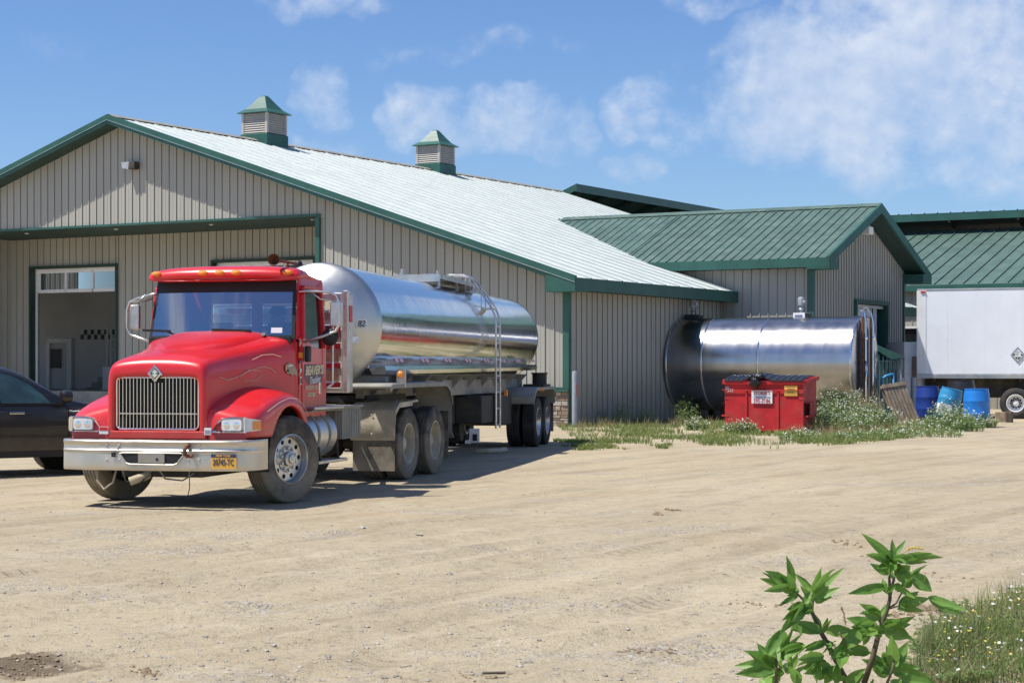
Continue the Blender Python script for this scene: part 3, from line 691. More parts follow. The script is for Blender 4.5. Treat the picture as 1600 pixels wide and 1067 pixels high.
# ------------------------------------------------------------------ wing with the darker green roof
WA = 10.0                                   # where the wing front meets the main side wall
WQ = 3.18; WW = 8.39                        # wing sticks out by WQ (t = -WQ) and is WW wide
WPZ = 7.34; WEZ = 5.27
wing = thing('wing_building', 'smaller tan wing with a dark green ribbed gable roof behind the big steel tank', 'building', C0)
mb = MB(); mb.use('siding')
ribwall(mb, B(0, WA), B(-WQ, WA), -.1, 5.3, NF, ph=.1)
ribwall(mb, B(3.2, WA), B(0, WA), 4.2, 5.3, NF, ph=.1)
wz = lambda s: WEZ+.05+(WPZ-WEZ-.15)*(1-abs(s-WW/2)/(WW/2))
DA, DB, DZ = 3.6, 6.6, 3.95
ribwall(mb, B(-WQ, WA+.12), B(-WQ, WA+DA), -.1, lambda s: wz(s+.12), NS, sp=.2285)
ribwall(mb, B(-WQ, WA+DA), B(-WQ, WA+DB), DZ, lambda s: wz(s+DA), NS, ph=.1, sp=.2285, breaks=(WW/2-DA,))
ribwall(mb, B(-WQ, WA+DB), B(-WQ, WA+WW), -.1, lambda s: wz(s+DB), NS, ph=.1, sp=.2285)
ribwall(mb, B(0, WA+WW), B(-WQ, WA+WW), -.1, 5.3, -NF)
mb.build('wall', parent=wing)
mb = MB(); mb.use('green')
mb.add([B(-WQ-.035, WA+.14, 0), B(-WQ-.035, WA-.035, 0), B(-WQ+.18, WA-.035, 0), B(-WQ-.035, WA+.14, 5.2), B(-WQ-.035, WA-.035, 5.2), B(-WQ+.18, WA-.035, 5.2)], [(0, 1, 4, 3), (1, 2, 5, 4)])
mb.bar(B(-WQ-.035, WA+WW-.05, 0), B(-WQ-.035, WA+WW-.05, 5.2), .06, .13, up=NF)
mb.build('corner_trim', parent=wing, split=lambda c: c.y > 12)
wo = .72; ww0 = WA-.5; ww1 = WA+WW+.75; wr = WA+WW/2; tin = 8.6
wsl = (WPZ-WEZ)/(WW/2+.5)
mb = MB(); mb.use('green_roof')
roofplane(mb, B(-WQ-wo, ww0, WPZ-wsl*(wr-ww0)), B(3.5, ww0, WPZ-wsl*(wr-ww0)), B(-WQ-wo, wr, WPZ), B(3.5, wr, WPZ), sp=.33)
# upper part reaching back over the main roof: cut along the valley
def valley(t, w): return PZ-SL*abs(t-RP)
def wroof(w): return WPZ-wsl*abs(w-wr)
t = 3.5
while t < 8.55:
    t2 = min(t+.33, 8.6)
    def wv(tt):                                # where the wing slope dives under the main roof
        z = valley(tt, 0)-.02; return max(ww0, wr-(WPZ-z)/wsl)
    a, b = wv(t), wv(t2)
    if b < wr:
        k = .018
        mb.add([B(t, a, wroof(a)), B(t+.005, a, wroof(a)), B(t+k, a, wroof(a)+.03), B(t+.05, a, wroof(a)+.03), B(t+.068, a, wroof(a)), B(t2, b, wroof(b)),
                B(t, wr, WPZ), B(t+.005, wr, WPZ), B(t+k, wr, WPZ+.03), B(t+.05, wr, WPZ+.03), B(t+.068, wr, WPZ), B(t2, wr, WPZ)],
               [(i, i+1, i+7, i+6) for i in range(5)])
    t = t2
roofplane(mb, B(-WQ-wo, ww1, wroof(ww1)), B(3.5, ww1, wroof(ww1)), B(-WQ-wo, wr, WPZ), B(3.5, wr, WPZ), sp=.33)
mb.add([B(3.5, wr, WPZ), B(8.5, wr, WPZ), B(3.5, ww1, wroof(ww1))], [(0, 1, 2)])
mb.build('roof', parent=wing)
mb = MB(); mb.use('green_roof')
for s in (-1, 1): mb.add([B(-WQ-wo-.02, wr, WPZ+.07), B(8.3, wr, WPZ+.07), B(8.3, wr+s*.22, WPZ+.04-.22*wsl), B(-WQ-wo-.02, wr+s*.22, WPZ+.04-.22*wsl)], [(0, 1, 2, 3)])
mb.build('ridge_cap', parent=wing)
mb = MB(); mb.use('green'); x = -WQ-wo
def rk(mb, w0, w1, th=.27):
    a = [B(x-.04, w0, wroof(w0)+.05), B(x-.04, w1, wroof(w1)+.05), B(x-.04, w1, wroof(w1)-th), B(x-.04, w0, wroof(w0)-th)]; b = [q+U*.08 for q in a]
    mb.add(a+b, [(0, 1, 2, 3), (4, 7, 6, 5), (0, 4, 5, 1), (3, 2, 6, 7), (0, 3, 7, 4), (1, 5, 6, 2)])
rk(mb, ww0, wr); rk(mb, wr, ww1)
zE = wroof(ww0); mb.bar(B(x, ww0-.03, zE-.15), B(2.6, ww0-.03, zE-.15), .05, .30); zF = wroof(ww1); mb.bar(B(x, ww1+.03, zF-.15), B(2.6, ww1+.03, zF-.15), .05, .30)
for w0, w1, z in ((ww0-.05, WA+.25, zE), (WA+WW-.1, ww1+.05, zF)):
    a = [B(x-.045, w0, z-.36), B(x-.045, w1, z-.36), B(x-.045, w1, z+.02), B(x-.045, w0, z-.02)]; b = [q+U*(wo+.03) for q in a]
    mb.add(a+b, [(0, 1, 2, 3), (4, 7, 6, 5), (0, 4, 5, 1), (0, 3, 7, 4), (1, 5, 6, 2)])
mb.build('rake_trim', parent=wing)
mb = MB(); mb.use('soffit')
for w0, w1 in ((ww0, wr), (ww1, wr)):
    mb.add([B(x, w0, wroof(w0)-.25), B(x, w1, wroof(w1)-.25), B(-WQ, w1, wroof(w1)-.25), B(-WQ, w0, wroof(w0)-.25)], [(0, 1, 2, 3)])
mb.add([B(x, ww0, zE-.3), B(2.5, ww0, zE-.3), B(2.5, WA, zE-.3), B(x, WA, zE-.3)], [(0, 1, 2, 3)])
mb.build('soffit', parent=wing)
mb = MB(); mb.use('white_paint'); p = B(-WQ-.15, wr+.1, WPZ-.85); T = Matrix.Translation(p) @ Matrix.Rotation(math.atan2(W_.y, W_.x), 4, 'Z')
mb.box(-.2, .2, -.2, .1, -.15, .12, T); mb.build('floodlight', parent=wing, bevel=.03)
# door in the wing gable
e = bpy.data.objects.new('garage_door', None); sc.collection.objects.link(e); e.parent = wing
mb = MB(); mb.use('green')
for w in (DA, DB): mb.bar(B(-WQ-.05, WA+w, 0), B(-WQ-.05, WA+w, DZ+.08), .12, .14, up=NF)
mb.bar(B(-WQ-.05, WA+DA-.06, DZ+.06), B(-WQ-.05, WA+DB+.06, DZ+.06), .12, .14)
mb.add([B(-WQ, WA+DB, 0), B(-WQ+.6, WA+DB, 0), B(-WQ+.6, WA+DB, DZ), B(-WQ, WA+DB, DZ)], [(0, 1, 2, 3)])
mb.build('door_trim', parent=e)
mb = MB(); mb.use('white_paint')
for w in (DA+.1, DB-.75): mb.bar(B(-WQ+.12, WA+w, 0), B(-WQ+.12, WA+w, DZ-.05), .1, .1, up=NF)
mb.bar(B(-WQ+.12, WA+DA, DZ-.08), B(-WQ+.12, WA+DB, DZ-.08), .1, .1)
mb.build('door_frame', parent=e)
mb = MB(); mb.use('white_paint'); mb.add([B(-WQ+.2, WA+DA+.1, DZ-.1), B(-WQ+.2, WA+DB-.8, DZ-.1), B(-WQ+.2, WA+DB-.8, DZ-1.0), B(-WQ+.2, WA+DA+.1, DZ-1.0)], [(0, 1, 2, 3)]); mb.build('door_panel', parent=e)
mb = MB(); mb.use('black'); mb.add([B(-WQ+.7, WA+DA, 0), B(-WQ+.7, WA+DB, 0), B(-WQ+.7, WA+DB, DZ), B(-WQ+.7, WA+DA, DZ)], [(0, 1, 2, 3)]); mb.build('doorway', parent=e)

# ------------------------------------------------------------------ far barns with raised ridge roofs
def farbarn():
    e = thing('freestall_barn', 'dark green raised-ridge barn roof rising behind the long pale roof', 'barn', (0, 0, 0))
    # peak seen at (900,288); the raised cap runs away along the main direction
    Z0 = 92.; p = px(900, 288, Z0)
    def K(t, w, z): return Vector((p.x, p.y, 0))+U*t+W_*w+Vector((0, 0, z))
    L = 46; z = p.z; run = 4.6; sl = .42
    mb = MB(); mb.use('green_roof'); roofplane(mb, K(run, 0, z-run*sl), K(run, L, z-run*sl), K(0, 0, z), K(0, L, z), sp=.6); mb.build('ridge_roof', parent=e)
    mb = MB(); mb.use('green'); mb.bar(K(-.03, -.05, z-.19), K(-.03, L, z-.19), .06, .42)
    a, b = K(run, -.05, z-run*sl+.03), K(-.06, -.05, z+.03); zz = Vector((0, 0, .34)); th = W_*.1
    mb.add([a, b, b-zz, a-zz, a+th, b+th, b+th-zz, a+th-zz], [(0, 1, 2, 3), (4, 7, 6, 5), (0, 4, 5, 1), (3, 2, 6, 7)]); mb.build('roof_trim', parent=e)
    mb = MB(); mb.use('soffit'); mb.add([K(run, 0, z-run*sl-.1), K(run, L, z-run*sl-.1), K(0, L, z-.1), K(0, 0, z-.1)], [(0, 1, 2, 3)])
    for k in range(16): w = .6+k*2.9; mb.bar(K(.05, w, z-.28), K(run, w, z-run*sl-.28), .12, .28)
    for k in range(12): w = 1.5+k*3.8; mb.bar(K(1.4, w, z-3.2), K(1.4, w, z-.7), .14, .14, up=NF)
    mb.build('rafter', parent=e)
    mb = MB(); mb.use('black'); mb.add([K(1.5, 0, z-3.4), K(1.5, L, z-3.4), K(1.5, L, z-.75), K(1.5, 0, z-.75)], [(0, 1, 2, 3)]); mb.build('ridge_opening', parent=e)
    mb = MB(); mb.use('green_roof')
    roofplane(mb, K(-16, 0, z-8.0), K(-16, L, z-8.0), K(1.4, 0, z-2.9), K(1.4, L, z-2.9), sp=.9); roofplane(mb, K(18, 0, z-7.6), K(18, L, z-7.6), K(1.4, 0, z-2.9), K(1.4, L, z-2.9), sp=.9)
    mb.build('roof', parent=e)
    mb = MB(); mb.use('siding'); mb.add([K(-16, 0, 0), K(18, 0, 0), K(18, 0, z-7.65), K(1.4, 0, z-2.95), K(-16, 0, z-8.05)], [(0, 1, 2, 3, 4)]); mb.add([K(-16, 0, 0), K(-16, L, 0), K(-16, L, z-8), K(-16, 0, z-8)], [(0, 1, 2, 3)])
    mb.build('wall', parent=e)
farbarn()
def rightbarn():
    e = thing('cattle_barn', 'low green-roofed barn with an open raised ridge, behind the white box trailer', 'barn', (0, 0, 0))
    Z0 = 76.; q = px(1405, 447, Z0)
    def K(t, w, z): return Vector((q.x, q.y, 0))-U*t+W_*w+Vector((0, 0, z))
    L = 46; ze = q.z; r_ = 9.2; zt = ze+r_*.333
    mb = MB(); mb.use('green_roof'); roofplane(mb, K(-6, 0, ze), K(L, 0, ze), K(-6, r_, zt), K(L, r_, zt), sp=.62, dep=.05); mb.build('roof', parent=e)
    mb = MB(); mb.use('siding'); ribwall(mb, K(-6, .4, 0), K(L, .4, 0), 0, ze-.1, NF, sp=.4); mb.add([K(-6, .4, 0), K(-6, r_, 0), K(-6, r_, zt), K(-6, .4, ze)], [(0, 1, 2, 3)]); mb.build('wall', parent=e)
    mb = MB(); mb.use('green'); mb.bar(K(-6, -.03, ze-.12), K(L, -.03, ze-.12), .06, .26); mb.bar(K(-6, .33, 2.9), K(-6, .33, 0), .1, .2); mb.build('roof_trim', parent=e)
    # raised ridge
    zb = zt+.45; w0 = r_-.9
    mb = MB(); mb.use('green'); mb.bar(K(-8, w0, zb+.12), K(L, w0, zb+.12), .08, .34); mb.build('ridge_fascia', parent=e)
    mb = MB(); mb.use('green_roof'); roofplane(mb, K(-8, w0+5, zb-1.6), K(L, w0+5, zb-1.6), K(-8, w0-.05, zb+.30), K(L, w0-.05, zb+.30), sp=.62, dep=.05); mb.build('ridge_roof', parent=e)
    mb = MB(); mb.use('black'); mb.add([K(-8, w0+.1, zb-.03), K(L, w0+.1, zb-.03), K(L, w0+3.2, zb-1.2), K(-8, w0+3.2, zb-1.2)], [(0, 1, 2, 3)])
    mb.add([K(-8, w0+3.2, zt-.6), K(L, w0+3.2, zt-.6), K(L, w0+3.2, zb-.9), K(-8, w0+3.2, zb-.9)], [(0, 1, 2, 3)])
    for k in range(14): mb.bar(K(-7+k*3.2, r_-.1, zt-.2), K(-7+k*3.2, r_-.1, zb+.3), .15, .12, up=NF); mb.bar(K(-7+k*3.2, w0, zb-.05), K(-7+k*3.2, w0+3, zb-1.1), .1, .16)
    mb.build('rafter', parent=e)
    mb = MB(); mb.use('glass_dark'); a = K(.2, .36, 2.55); mb.add([K(-1.5, .33, 2.0), K(2.2, .33, 2.0), K(2.2, .33, 3.45), K(-1.5, .33, 3.45)], [(0, 1, 2, 3)]); wn = mb.build('window', parent=e)
    mb = MB(); mb.use('white_paint'); mb.bar(K(-1.6, .28, 3.5), K(2.3, .28, 3.5), .08, .1); mb.bar(K(-1.6, .28, 1.97), K(2.3, .28, 1.97), .08, .08); mb.build('frame', parent=wn)
rightbarn()
# ------------------------------------------------------------------ wheels
def tyre_mb(r=.52, wd=.28, rim=.29, seg=48, m='rubber', tread=True):
    h = wd/2; pr = [(rim, -h*.80), (rim+.012, -h*.92), (rim+.06, -h*1.02), (r-.10, -h*1.04), (r-.035, -h*.96), (r-.008, -h*.84)]
    if tread:
        for k in range(4):
            c = -h*.54+k*h*.36; pr += [(r, c-.012), (r-.014, c-.006), (r-.014, c+.006), (r, c+.012)]
    pr += [(r-.008, h*.84), (r-.035, h*.96), (r-.10, h*1.04), (r-.062-.1+.06, h*1.045), (rim+.06, h*1.02), (rim+.012, h*.92), (rim, h*.80)]
    mb = MB(); mb.use(m); mb.lathe(pr, (0, 0, 0), (1, 0, 0), seg); return mb
def disc_holes(mb, x, r0, r1, rh, n, rc, depth, back='black'):
    bm = bmesh.new(); eds = []
    def circ(cy, cz, r_, k):
        vs = [bm.verts.new((x, cy+r_*math.cos(2*math.pi*i/k), cz+r_*math.sin(2*math.pi*i/k))) for i in range(k)]
        for i in range(k): eds.append(bm.edges.new((vs[i], vs[(i+1) % k])))
    circ(0, 0, r1, 48); circ(0, 0, r0, 24)
    for i in range(n): a = 2*math.pi*(i+.5)/n; circ(rc*math.cos(a), rc*math.sin(a), rh, 12)
    bmesh.ops.triangle_fill(bm, use_beauty=True, edges=eds)
    bm.verts.index_update(); vs = [v.co.copy() for v in bm.verts]; mb.add(vs, [[v.index for v in f.verts] for f in bm.faces]); bm.free()
    for i in range(n):
        a = 2*math.pi*(i+.5)/n; ry = rc*math.cos(a); rz_ = rc*math.sin(a)
        mb.lathe([(rh, 0), (rh, depth)], (x, ry, rz_), (-1, 0, 0), 12)
def steer_rim(m='alu'):
    mb = MB(); mb.use(m)
    mb.lathe([(.292, .12), (.30, .135), (.285, .14), (.272, .12), (.268, .05)], (0, 0, 0), (1, 0, 0), 48)
    mb.lathe([(.268, .05), (.262, .045), (.258, .06)], (0, 0, 0), (1, 0, 0), 48)
    disc_holes(mb, .06, .085, .258, .029, 10, .212, .05)
    mb.lathe([(.16, .061), (.15, .072), (.09, .075), (.088, .12), (.055, .13), (.05, .15), (.0, .155)], (0, 0, 0), (1, 0, 0), 30)
    for i in range(10):
        a = 2*math.pi*i/10; mb.cyl((.07, .128*math.cos(a), .128*math.sin(a)), (.105, .128*math.cos(a), .128*math.sin(a)), .018, 6)
    mb.use('black'); mb.lathe([(.268, -.02), (.05, -.02)], (0, 0, 0), (1, 0, 0), 24)
    return mb
def drive_rim(m='dusty_plate'):                     # outer dual: deep dish
    mb = MB(); mb.use(m)
    mb.lathe([(.292, .11), (.30, .13), (.283, .135), (.27, .11), (.262, 0), (.25, -.06), (.20, -.085)], (0, 0, 0), (1, 0, 0), 48)
    disc_holes(mb, -.085, .085, .20, .024, 10, .18, .03)
    mb.lathe([(.11, -.08), (.10, -.03), (.095, .05), (.07, .07), (.0, .075)], (0, 0, 0), (1, 0, 0), 24)
    for i in range(10):
        a = 2*math.pi*i/10; mb.cyl((-.085, .135*math.cos(a), .135*math.sin(a)), (-.045, .135*math.cos(a), .135*math.sin(a)), .017, 6)
    mb.use('black'); mb.lathe([(.26, -.12), (.02, -.12)], (0, 0, 0), (1, 0, 0), 24)
    return mb
PRO = {}
def wheel(parent, x, y, z, side, kind, steer=0., tm='rubber', rmname=None):
    key = (kind, tm, rmname)
    rimf = {'steer': steer_rim, 'drive': drive_rim}[kind]
    if key not in PRO:
        a = rimf(rmname) if rmname else rimf(); a = a.build('wheel', auto=35, smooth=True)
        t = tyre_mb(m=tm).build('tyre', auto=40, smooth=True)
        t.parent = a; PRO[key] = a.data, t.data; rim, ty = a, t
    else:
        rim = bpy.data.objects.new('wheel', PRO[key][0]); sc.collection.objects.link(rim)
        ty = bpy.data.objects.new('tyre', PRO[key][1]); sc.collection.objects.link(ty); ty.parent = rim
    rim.parent = parent; rim.location = (x, y, z); rim.rotation_euler = (random.random()*.6, 0, steer+(0 if side > 0 else math.pi))
    if side < 0: rim.rotation_euler = (0, 0, math.pi+steer)
    return rim

# ------------------------------------------------------------------ red tractor. local: +x the side we see, +y to the rear
TH = R(13.5)
trk = thing('semi_truck', 'red day cab semi truck with chrome grille bars, hitched to the polished tank trailer', 'truck', (-3.77, 21.3, 0), -TH)
def sec(w, zt, r_, c, zb=.82):
    hp = [(w, zb), (w, zb+.33*(zt-zb)), (w-.004, zb+.66*(zt-zb)), (w-.012, zt-r_), (w-.3*r_-.01, zt-.3*r_), (w-r_-.01, zt-.015), (.62*(w-r_), zt+.45*c), (.3*(w-r_), zt+.88*c), (0, zt+c)]
    return [(x, z) for x, z in hp]+[(-x, z) for x, z in hp[-2::-1]]
stn = [(-1.17, .505, 1.485, .07, 0, .90), (-1.243, .53, 1.515, .07, 0, .885), (-1.258, .54, 1.525, .07, 0, .88), (-1.258, .585, 1.60, .10, .005, .86), (-1.235, .612, 1.665, .13, .01, .84), (-1.17, .628, 1.71, .14, .018, .83),
       (-1.0, .638, 1.745, .15, .03, .82), (-.7, .66, 1.79, .16, .05, .82), (-.35, .705, 1.835, .17, .07, .82), (0, .79, 1.895, .18, .085, .82), (.3, .88, 1.945, .16, .085, .85), (.55, .965, 1.985, .13, .065, .9), (.72, 1.0, 2.0, .11, .05, .9)]
mb = MB(); mb.use('red')
mb.loft([[V(x, y, z) for x, z in sec(w, zt, r_, c, zb)] for y, w, zt, r_, c, zb in stn], close=False)
hood = mb.build('hood', parent=trk, smooth=True, subsurf=2)
mb = MB(); mb.use('red'); mb.box(-.615, .615, -1.262, -1.2, .79, .885); mb.build('lower_grille_panel', parent=trk, bevel=.012, smooth=False)
# raised centre spine and shoulder creases on the bonnet
mb = MB(); mb.use('red'); rr = []
for y, w, z, h in ((-.9, .05, 1.785, .0), (-.7, .28, 1.825, .02), (-.3, .40, 1.893, .05), (.1, .50, 1.955, .065), (.45, .58, 2.005, .06), (.68, .62, 2.02, .05)):
    rr.append([V(-w-.08, y, z-.05), V(-w, y, z+h*.6), V(-w*.5, y, z+h), V(w*.5, y, z+h), V(w, y, z+h*.6), V(w+.08, y, z-.05)])
mb.loft(rr, close=False, caps=False); mb.build('hood_scoop', parent=trk, smooth=True, subsurf=2)
# fenders
def zf(y):
    P = [(-1.22, .99), (-1.15, 1.06), (-1.0, 1.12), (-.7, 1.21), (-.4, 1.28), (-.1, 1.325), (.2, 1.31), (.4, 1.24), (.55, 1.12), (.64, .95), (.70, .74), (.74, .60)]
    for (a, b), (c, d) in zip(P, P[1:]):
        if a <= y <= c: return b+(d-b)*(y-a)/(c-a)
    return P[-1][1]
def fender(s):
    mb = MB(); mb.use('red'); ys_ = [-1.225, -1.215, -1.17, -1.08, -.95, -.8, -.68, -.625, -.58, -.5, -.38, -.22, 0, .22, .38, .5, .58, .63, .67, .71, .74]
    rings = []
    for y in ys_:
        z = zf(y); xo = 1.06 if y < -1.2 else (1.10 if y < -1.16 else (1.14 if y < -1.05 else 1.165))
        arch = .52+math.sqrt(max(0, .635**2-y*y)) if abs(y) < .625 else 0
        zb = max(.80 if y < 0 else .58, arch)
        zb = min(zb, z-.12) if y < .5 else min(zb, z-.02) 
        f = .0 if y > -1.2 else .02
        xi = .56
        rings.append([V(s*q[0], y, q[1]) for q in ((xi, z+.12-f), (.74, z+.075-f), (.92, z+.035-f), (xo-.09, z-.005-f), (xo-.025, z-.045-f), (xo, z-.11-f), (xo, (z-.12+zb)/2), (xo, zb+.02), (xo-.015, zb), (xo-.06, zb+.005))])
    mb.loft(rings, close=False, caps=False)
    r0 = rings[0]; mb.add([q+V(0, .0, 0) for q in r0]+[V(s*.56, -1.225, .80)], [(0, 1, 2, 3, 4, 5, 6, 7, 8, 10)])
    mb.build('fender', parent=trk, smooth=True, subsurf=1, auto=60)
    # dark inner arch
    mb = MB(); mb.use('black')
    a = [(math.pi*k/16) for k in range(-1, 18)]
    mb.loft([[V(s*x, -.64*math.cos(t), .52+.64*math.sin(t)) for x in (1.13, .45)] for t in a], close=False, caps=False)
    mb.poly(*[V(s*.45, -.66*math.cos(t), .52+.66*math.sin(t)) for t in a]); mb.build('wheel_arch', parent=trk)
fender(1); fender(-1)
mb = MB(); mb.use('black'); mb.box(-.5, .5, -1.16, -1.1, .88, 1.5); mb.build('radiator', parent=trk)
# grille surround and bars
mb = MB(); mb.use('chrome')
def rrect(x0, x1, z0, z1, r_, n=5):
    pts = []
    for cx, cz, a0 in ((x1-r_, z1-r_, 0), (x0+r_, z1-r_, 90), (x0+r_, z0+r_, 180), (x1-r_, z0+r_, 270)):
        for k in range(n+1): t = R(a0+90*k/n); pts.append((cx+r_*math.cos(t), cz+r_*math.sin(t)))
    return pts
pp = rrect(-.505, .505, .905, 1.495, .05); mb.tube([V(x, -1.215, z) for x, z in pp+pp[:1]], .013, 6, caps=False)
for k in range(22):
    x = -.465+k*.93/21; z1 = 1.485 if abs(x) > .09 else 1.435
    mb.bar((x, -1.215, .91), (x, -1.215, z1), .0095, .035, up=Vector((0, 1, 0)))
mb.bar((-.49, -1.185, 1.08), (.49, -1.185, 1.08), .01, .02)
mb.build('grille', parent=trk, bevel=.003)
# diamond badge
mb = MB(); mb.use('chrome'); cx, cz = .0, 1.54
def dia(y, a, b): return [V(cx, y, cz+b), V(cx+a, y, cz), V(cx, y, cz-b), V(cx-a, y, cz)]
mb.loft([dia(-1.245, .095, .105), dia(-1.285, .09, .10), dia(-1.29, .075, .085), dia(-1.28, .07, .078)])
bd = mb.build('badge', parent=trk)
mb = MB(); mb.use('frame_dark'); mb.loft([dia(-1.281, .06, .068), dia(-1.283, .06, .068)]); mb.use('chrome')
mb.poly(V(cx, -1.286, cz+.05), V(cx+.04, -1.286, cz+.006), V(cx-.04, -1.286, cz+.006)); mb.poly(V(cx-.04, -1.286, cz-.008), V(cx+.04, -1.286, cz-.008), V(cx, -1.286, cz-.052))
mb.box(cx-.012, cx+.012, -1.288, -1.284, cz-.03, cz+.03); mb.build('emblem', parent=bd)
# headlights
for s in (1, -1):
    Y = -1.232
    mb = MB(); mb.use('chrome')
    o = [(.68, .885), (.76, 1.0), (.80, 1.03), (.90, 1.045), (1.07, 1.045), (1.075, .87), (.70, .87)]
    rings = []
    for k, (dy, sc_) in enumerate(((.03, 1.04), (-.012, 1.04), (-.022, 1.0), (-.005, .86), (.02, .8))):
        cx_, cz_ = .90, .955; rings.append([V(s*(cx_+(x-cx_)*sc_), Y+dy, cz_+(z-cz_)*sc_) for x, z in o])
    mb.loft(rings, caps=False); hl = mb.build('headlight', parent=trk, smooth=False)
    mb = MB(); mb.use('lens'); mb.loft([[V(s*x, Y-.0, z) for x, z in rrect(.79, 1.045, .888, 1.03, .03)], [V(s*x, Y-.016, z) for x, z in rrect(.80, 1.035, .897, 1.022, .03)]])
    mb.use('chrome'); mb.lathe([(.045, -.001), (.04, .006), (.0, .009)], V(s*.86, Y-.012, .955), (0, -1, 0), 16); mb.lathe([(.045, -.001), (.04, .006), (0, .009)], V(s*.975, Y-.012, .955), (0, -1, 0), 16)
    mb.build('lens', parent=hl)
    mb = MB(); mb.use('lens'); q = [(1.07, -1.232), (1.10, -1.215), (1.14, -1.16), (1.162, -1.07), (1.172, -.99)]
    mb.loft([[V(s*x, y, 1.045-.01*i) for i, (x, y) in enumerate(q)], [V(s*x, y, .875+.005*i) for i, (x, y) in enumerate(q)]], close=False, caps=False)
    mb.use('amber'); q2 = [(x+.003, y-.003) for x, y in q[2:]]; mb.loft([[V(s*x, y, 1.0) for x, y in q2], [V(s*x, y, .90) for x, y in q2]], close=False, caps=False)
    mb.build('side_marker', parent=hl)
# bumper
mb = MB(); mb.use('bumper_metal')
def bplan(x):
    a = abs(x)/1.19; return -1.47+.10*a**2+.10*a**6
prof = [(.0, .44), (-.02, .442), (-.028, .47), (-.022, .62), (-.018, .655), (-.034, .662), (-.034, .672), (-.018, .682), (-.018, .745), (-.034, .755), (-.036, .775), (-.02, .79), (.03, .792)]
X_ = [-1.13, -1.08, -1.0, -.85, -.7, -.5, -.3, -.1, .1, .3, .5, .7, .85, 1.0, 1.08, 1.13]
rings = []
rings.append([V(-1.175, -.82, z) for y, z in prof]); rings.append([V(-1.175-y*.3, -1.12, z) for y, z in prof])
for x in X_: rings.append([V(x*(1+.0*y), bplan(x)+y, z) for y, z in prof])
rings.append([V(1.19-y*.3, -1.12, z) for y, z in prof]); rings.append([V(1.19, -.82, z) for y, z in prof])
mb.loft(rings, close=False, caps=False)
bmp = mb.build('bumper', parent=trk, smooth=True, subsurf=1, auto=50)
mb = MB(); mb.use('black')
def bpanel(mb, pts, off): mb.poly(*[V(x, bplan(x)-.024-off, z) for x, z in pts])
mb2 = [(-.33, .635), (-.29, .645), (.41, .645), (.45, .635), (.37, .53), (.33, .515), (-.20, .515), (-.25, .53)]
for off in (.006,):
    for a, b in ((-.33, -.1), (-.1, .2), (.2, .45)):
        pts = [(max(a, min(b, x)), z) for x, z in mb2]; 
        bpanel(mb, [p for i, p in enumerate(pts) if p != pts[i-1]], off)
mb.box(-.43, -.385, -1.505, -1.49, .595, .645)
mb.build('tow_slot', parent=bmp)
mb = MB(); mb.use('bumper_metal'); mb.tube([V(x, bplan(x)-.034, z) for x, z in mb2+mb2[:1]], .009, 6)
mb.use('dusty_grey'); mb.box(-.1, .22, -1.508, -1.500, .53, .64); mb.use('black'); mb.cyl((.13, -1.512, .575), (.13, -1.505, .575), .016, 10); mb.build('slot_rim', parent=bmp)
mb = MB(); mb.use('alu')
for x, z in ((-.50, .73), (-.34, .73), (-.50, .56), (-.34, .56), (.50, .57), (.62, .57), (.62, .735), (-.36, .70)): mb.lathe([(.018, 0), (.014, .01), (0, .014)], V(x, bplan(x)-.02, z), (0, -1, 0), 10)
mb.build('bolt', parent=bmp, split=lambda c: (round(c.x*50), round(c.z*20)))
mb = MB(); mb.use('rust'); mb.tube([V(.50, -1.47, .72), V(.50, -1.55, .72), V(.50, -1.585, .69), V(.50, -1.58, .64), V(.52, -1.56, .615), V(.57, -1.555, .61), V(.585, -1.555, .64)], [.02, .022, .024, .024, .022, .018, .014], 8); mb.build('tow_hook', parent=bmp, smooth=True)
lp = bpy.data.objects.new('licence_plate', None); sc.collection.objects.link(lp); lp.parent = trk
yp = bplan(.9)-.055
mb = MB(); mb.use('plate_gold'); mb.box(.755, 1.06, yp, yp+.006, .475, .635); mb.use('navy'); mb.box(.757, 1.058, yp-.002, yp+.002, .60, .636)
mb.build('plate', parent=lp)
text('plate_number', '20745-TC', .098, (.907, yp-.003, .543), (1, 0, 0), (0, 0, 1), 'navy', lp, xs=.62, bold=.001)
text('plate_state', 'NEW YORK', .034, (.907, yp-.004, .618), (1, 0, 0), (0, 0, 1), 'plate_gold', lp, xs=1., bold=.0005)
# small stickers
mb = MB(); mb.use('white_paint'); mb.box(-.70, -.585, -1.269, -1.264, .845, .93); mb.use('tape_red'); mb.box(-.695, -.59, -1.272, -1.267, .885, .925)
mb.use('white_paint'); mb.box(.60, .68, -1.272, -1.262, .845, .925); mb.use('galv'); mb.box(.608, .672, -1.274, -1.27, .86, .9); mb.build('sticker', parent=trk, split=lambda c: c.x > 0)

# cab
mb = MB(); mb.use('red')
def cabsec(y, w, zb, zt, wt): return [V(w, y, zb), V(w, y, zt), V(-w, y, zt), V(-w, y, zb)]
CW = 1.0
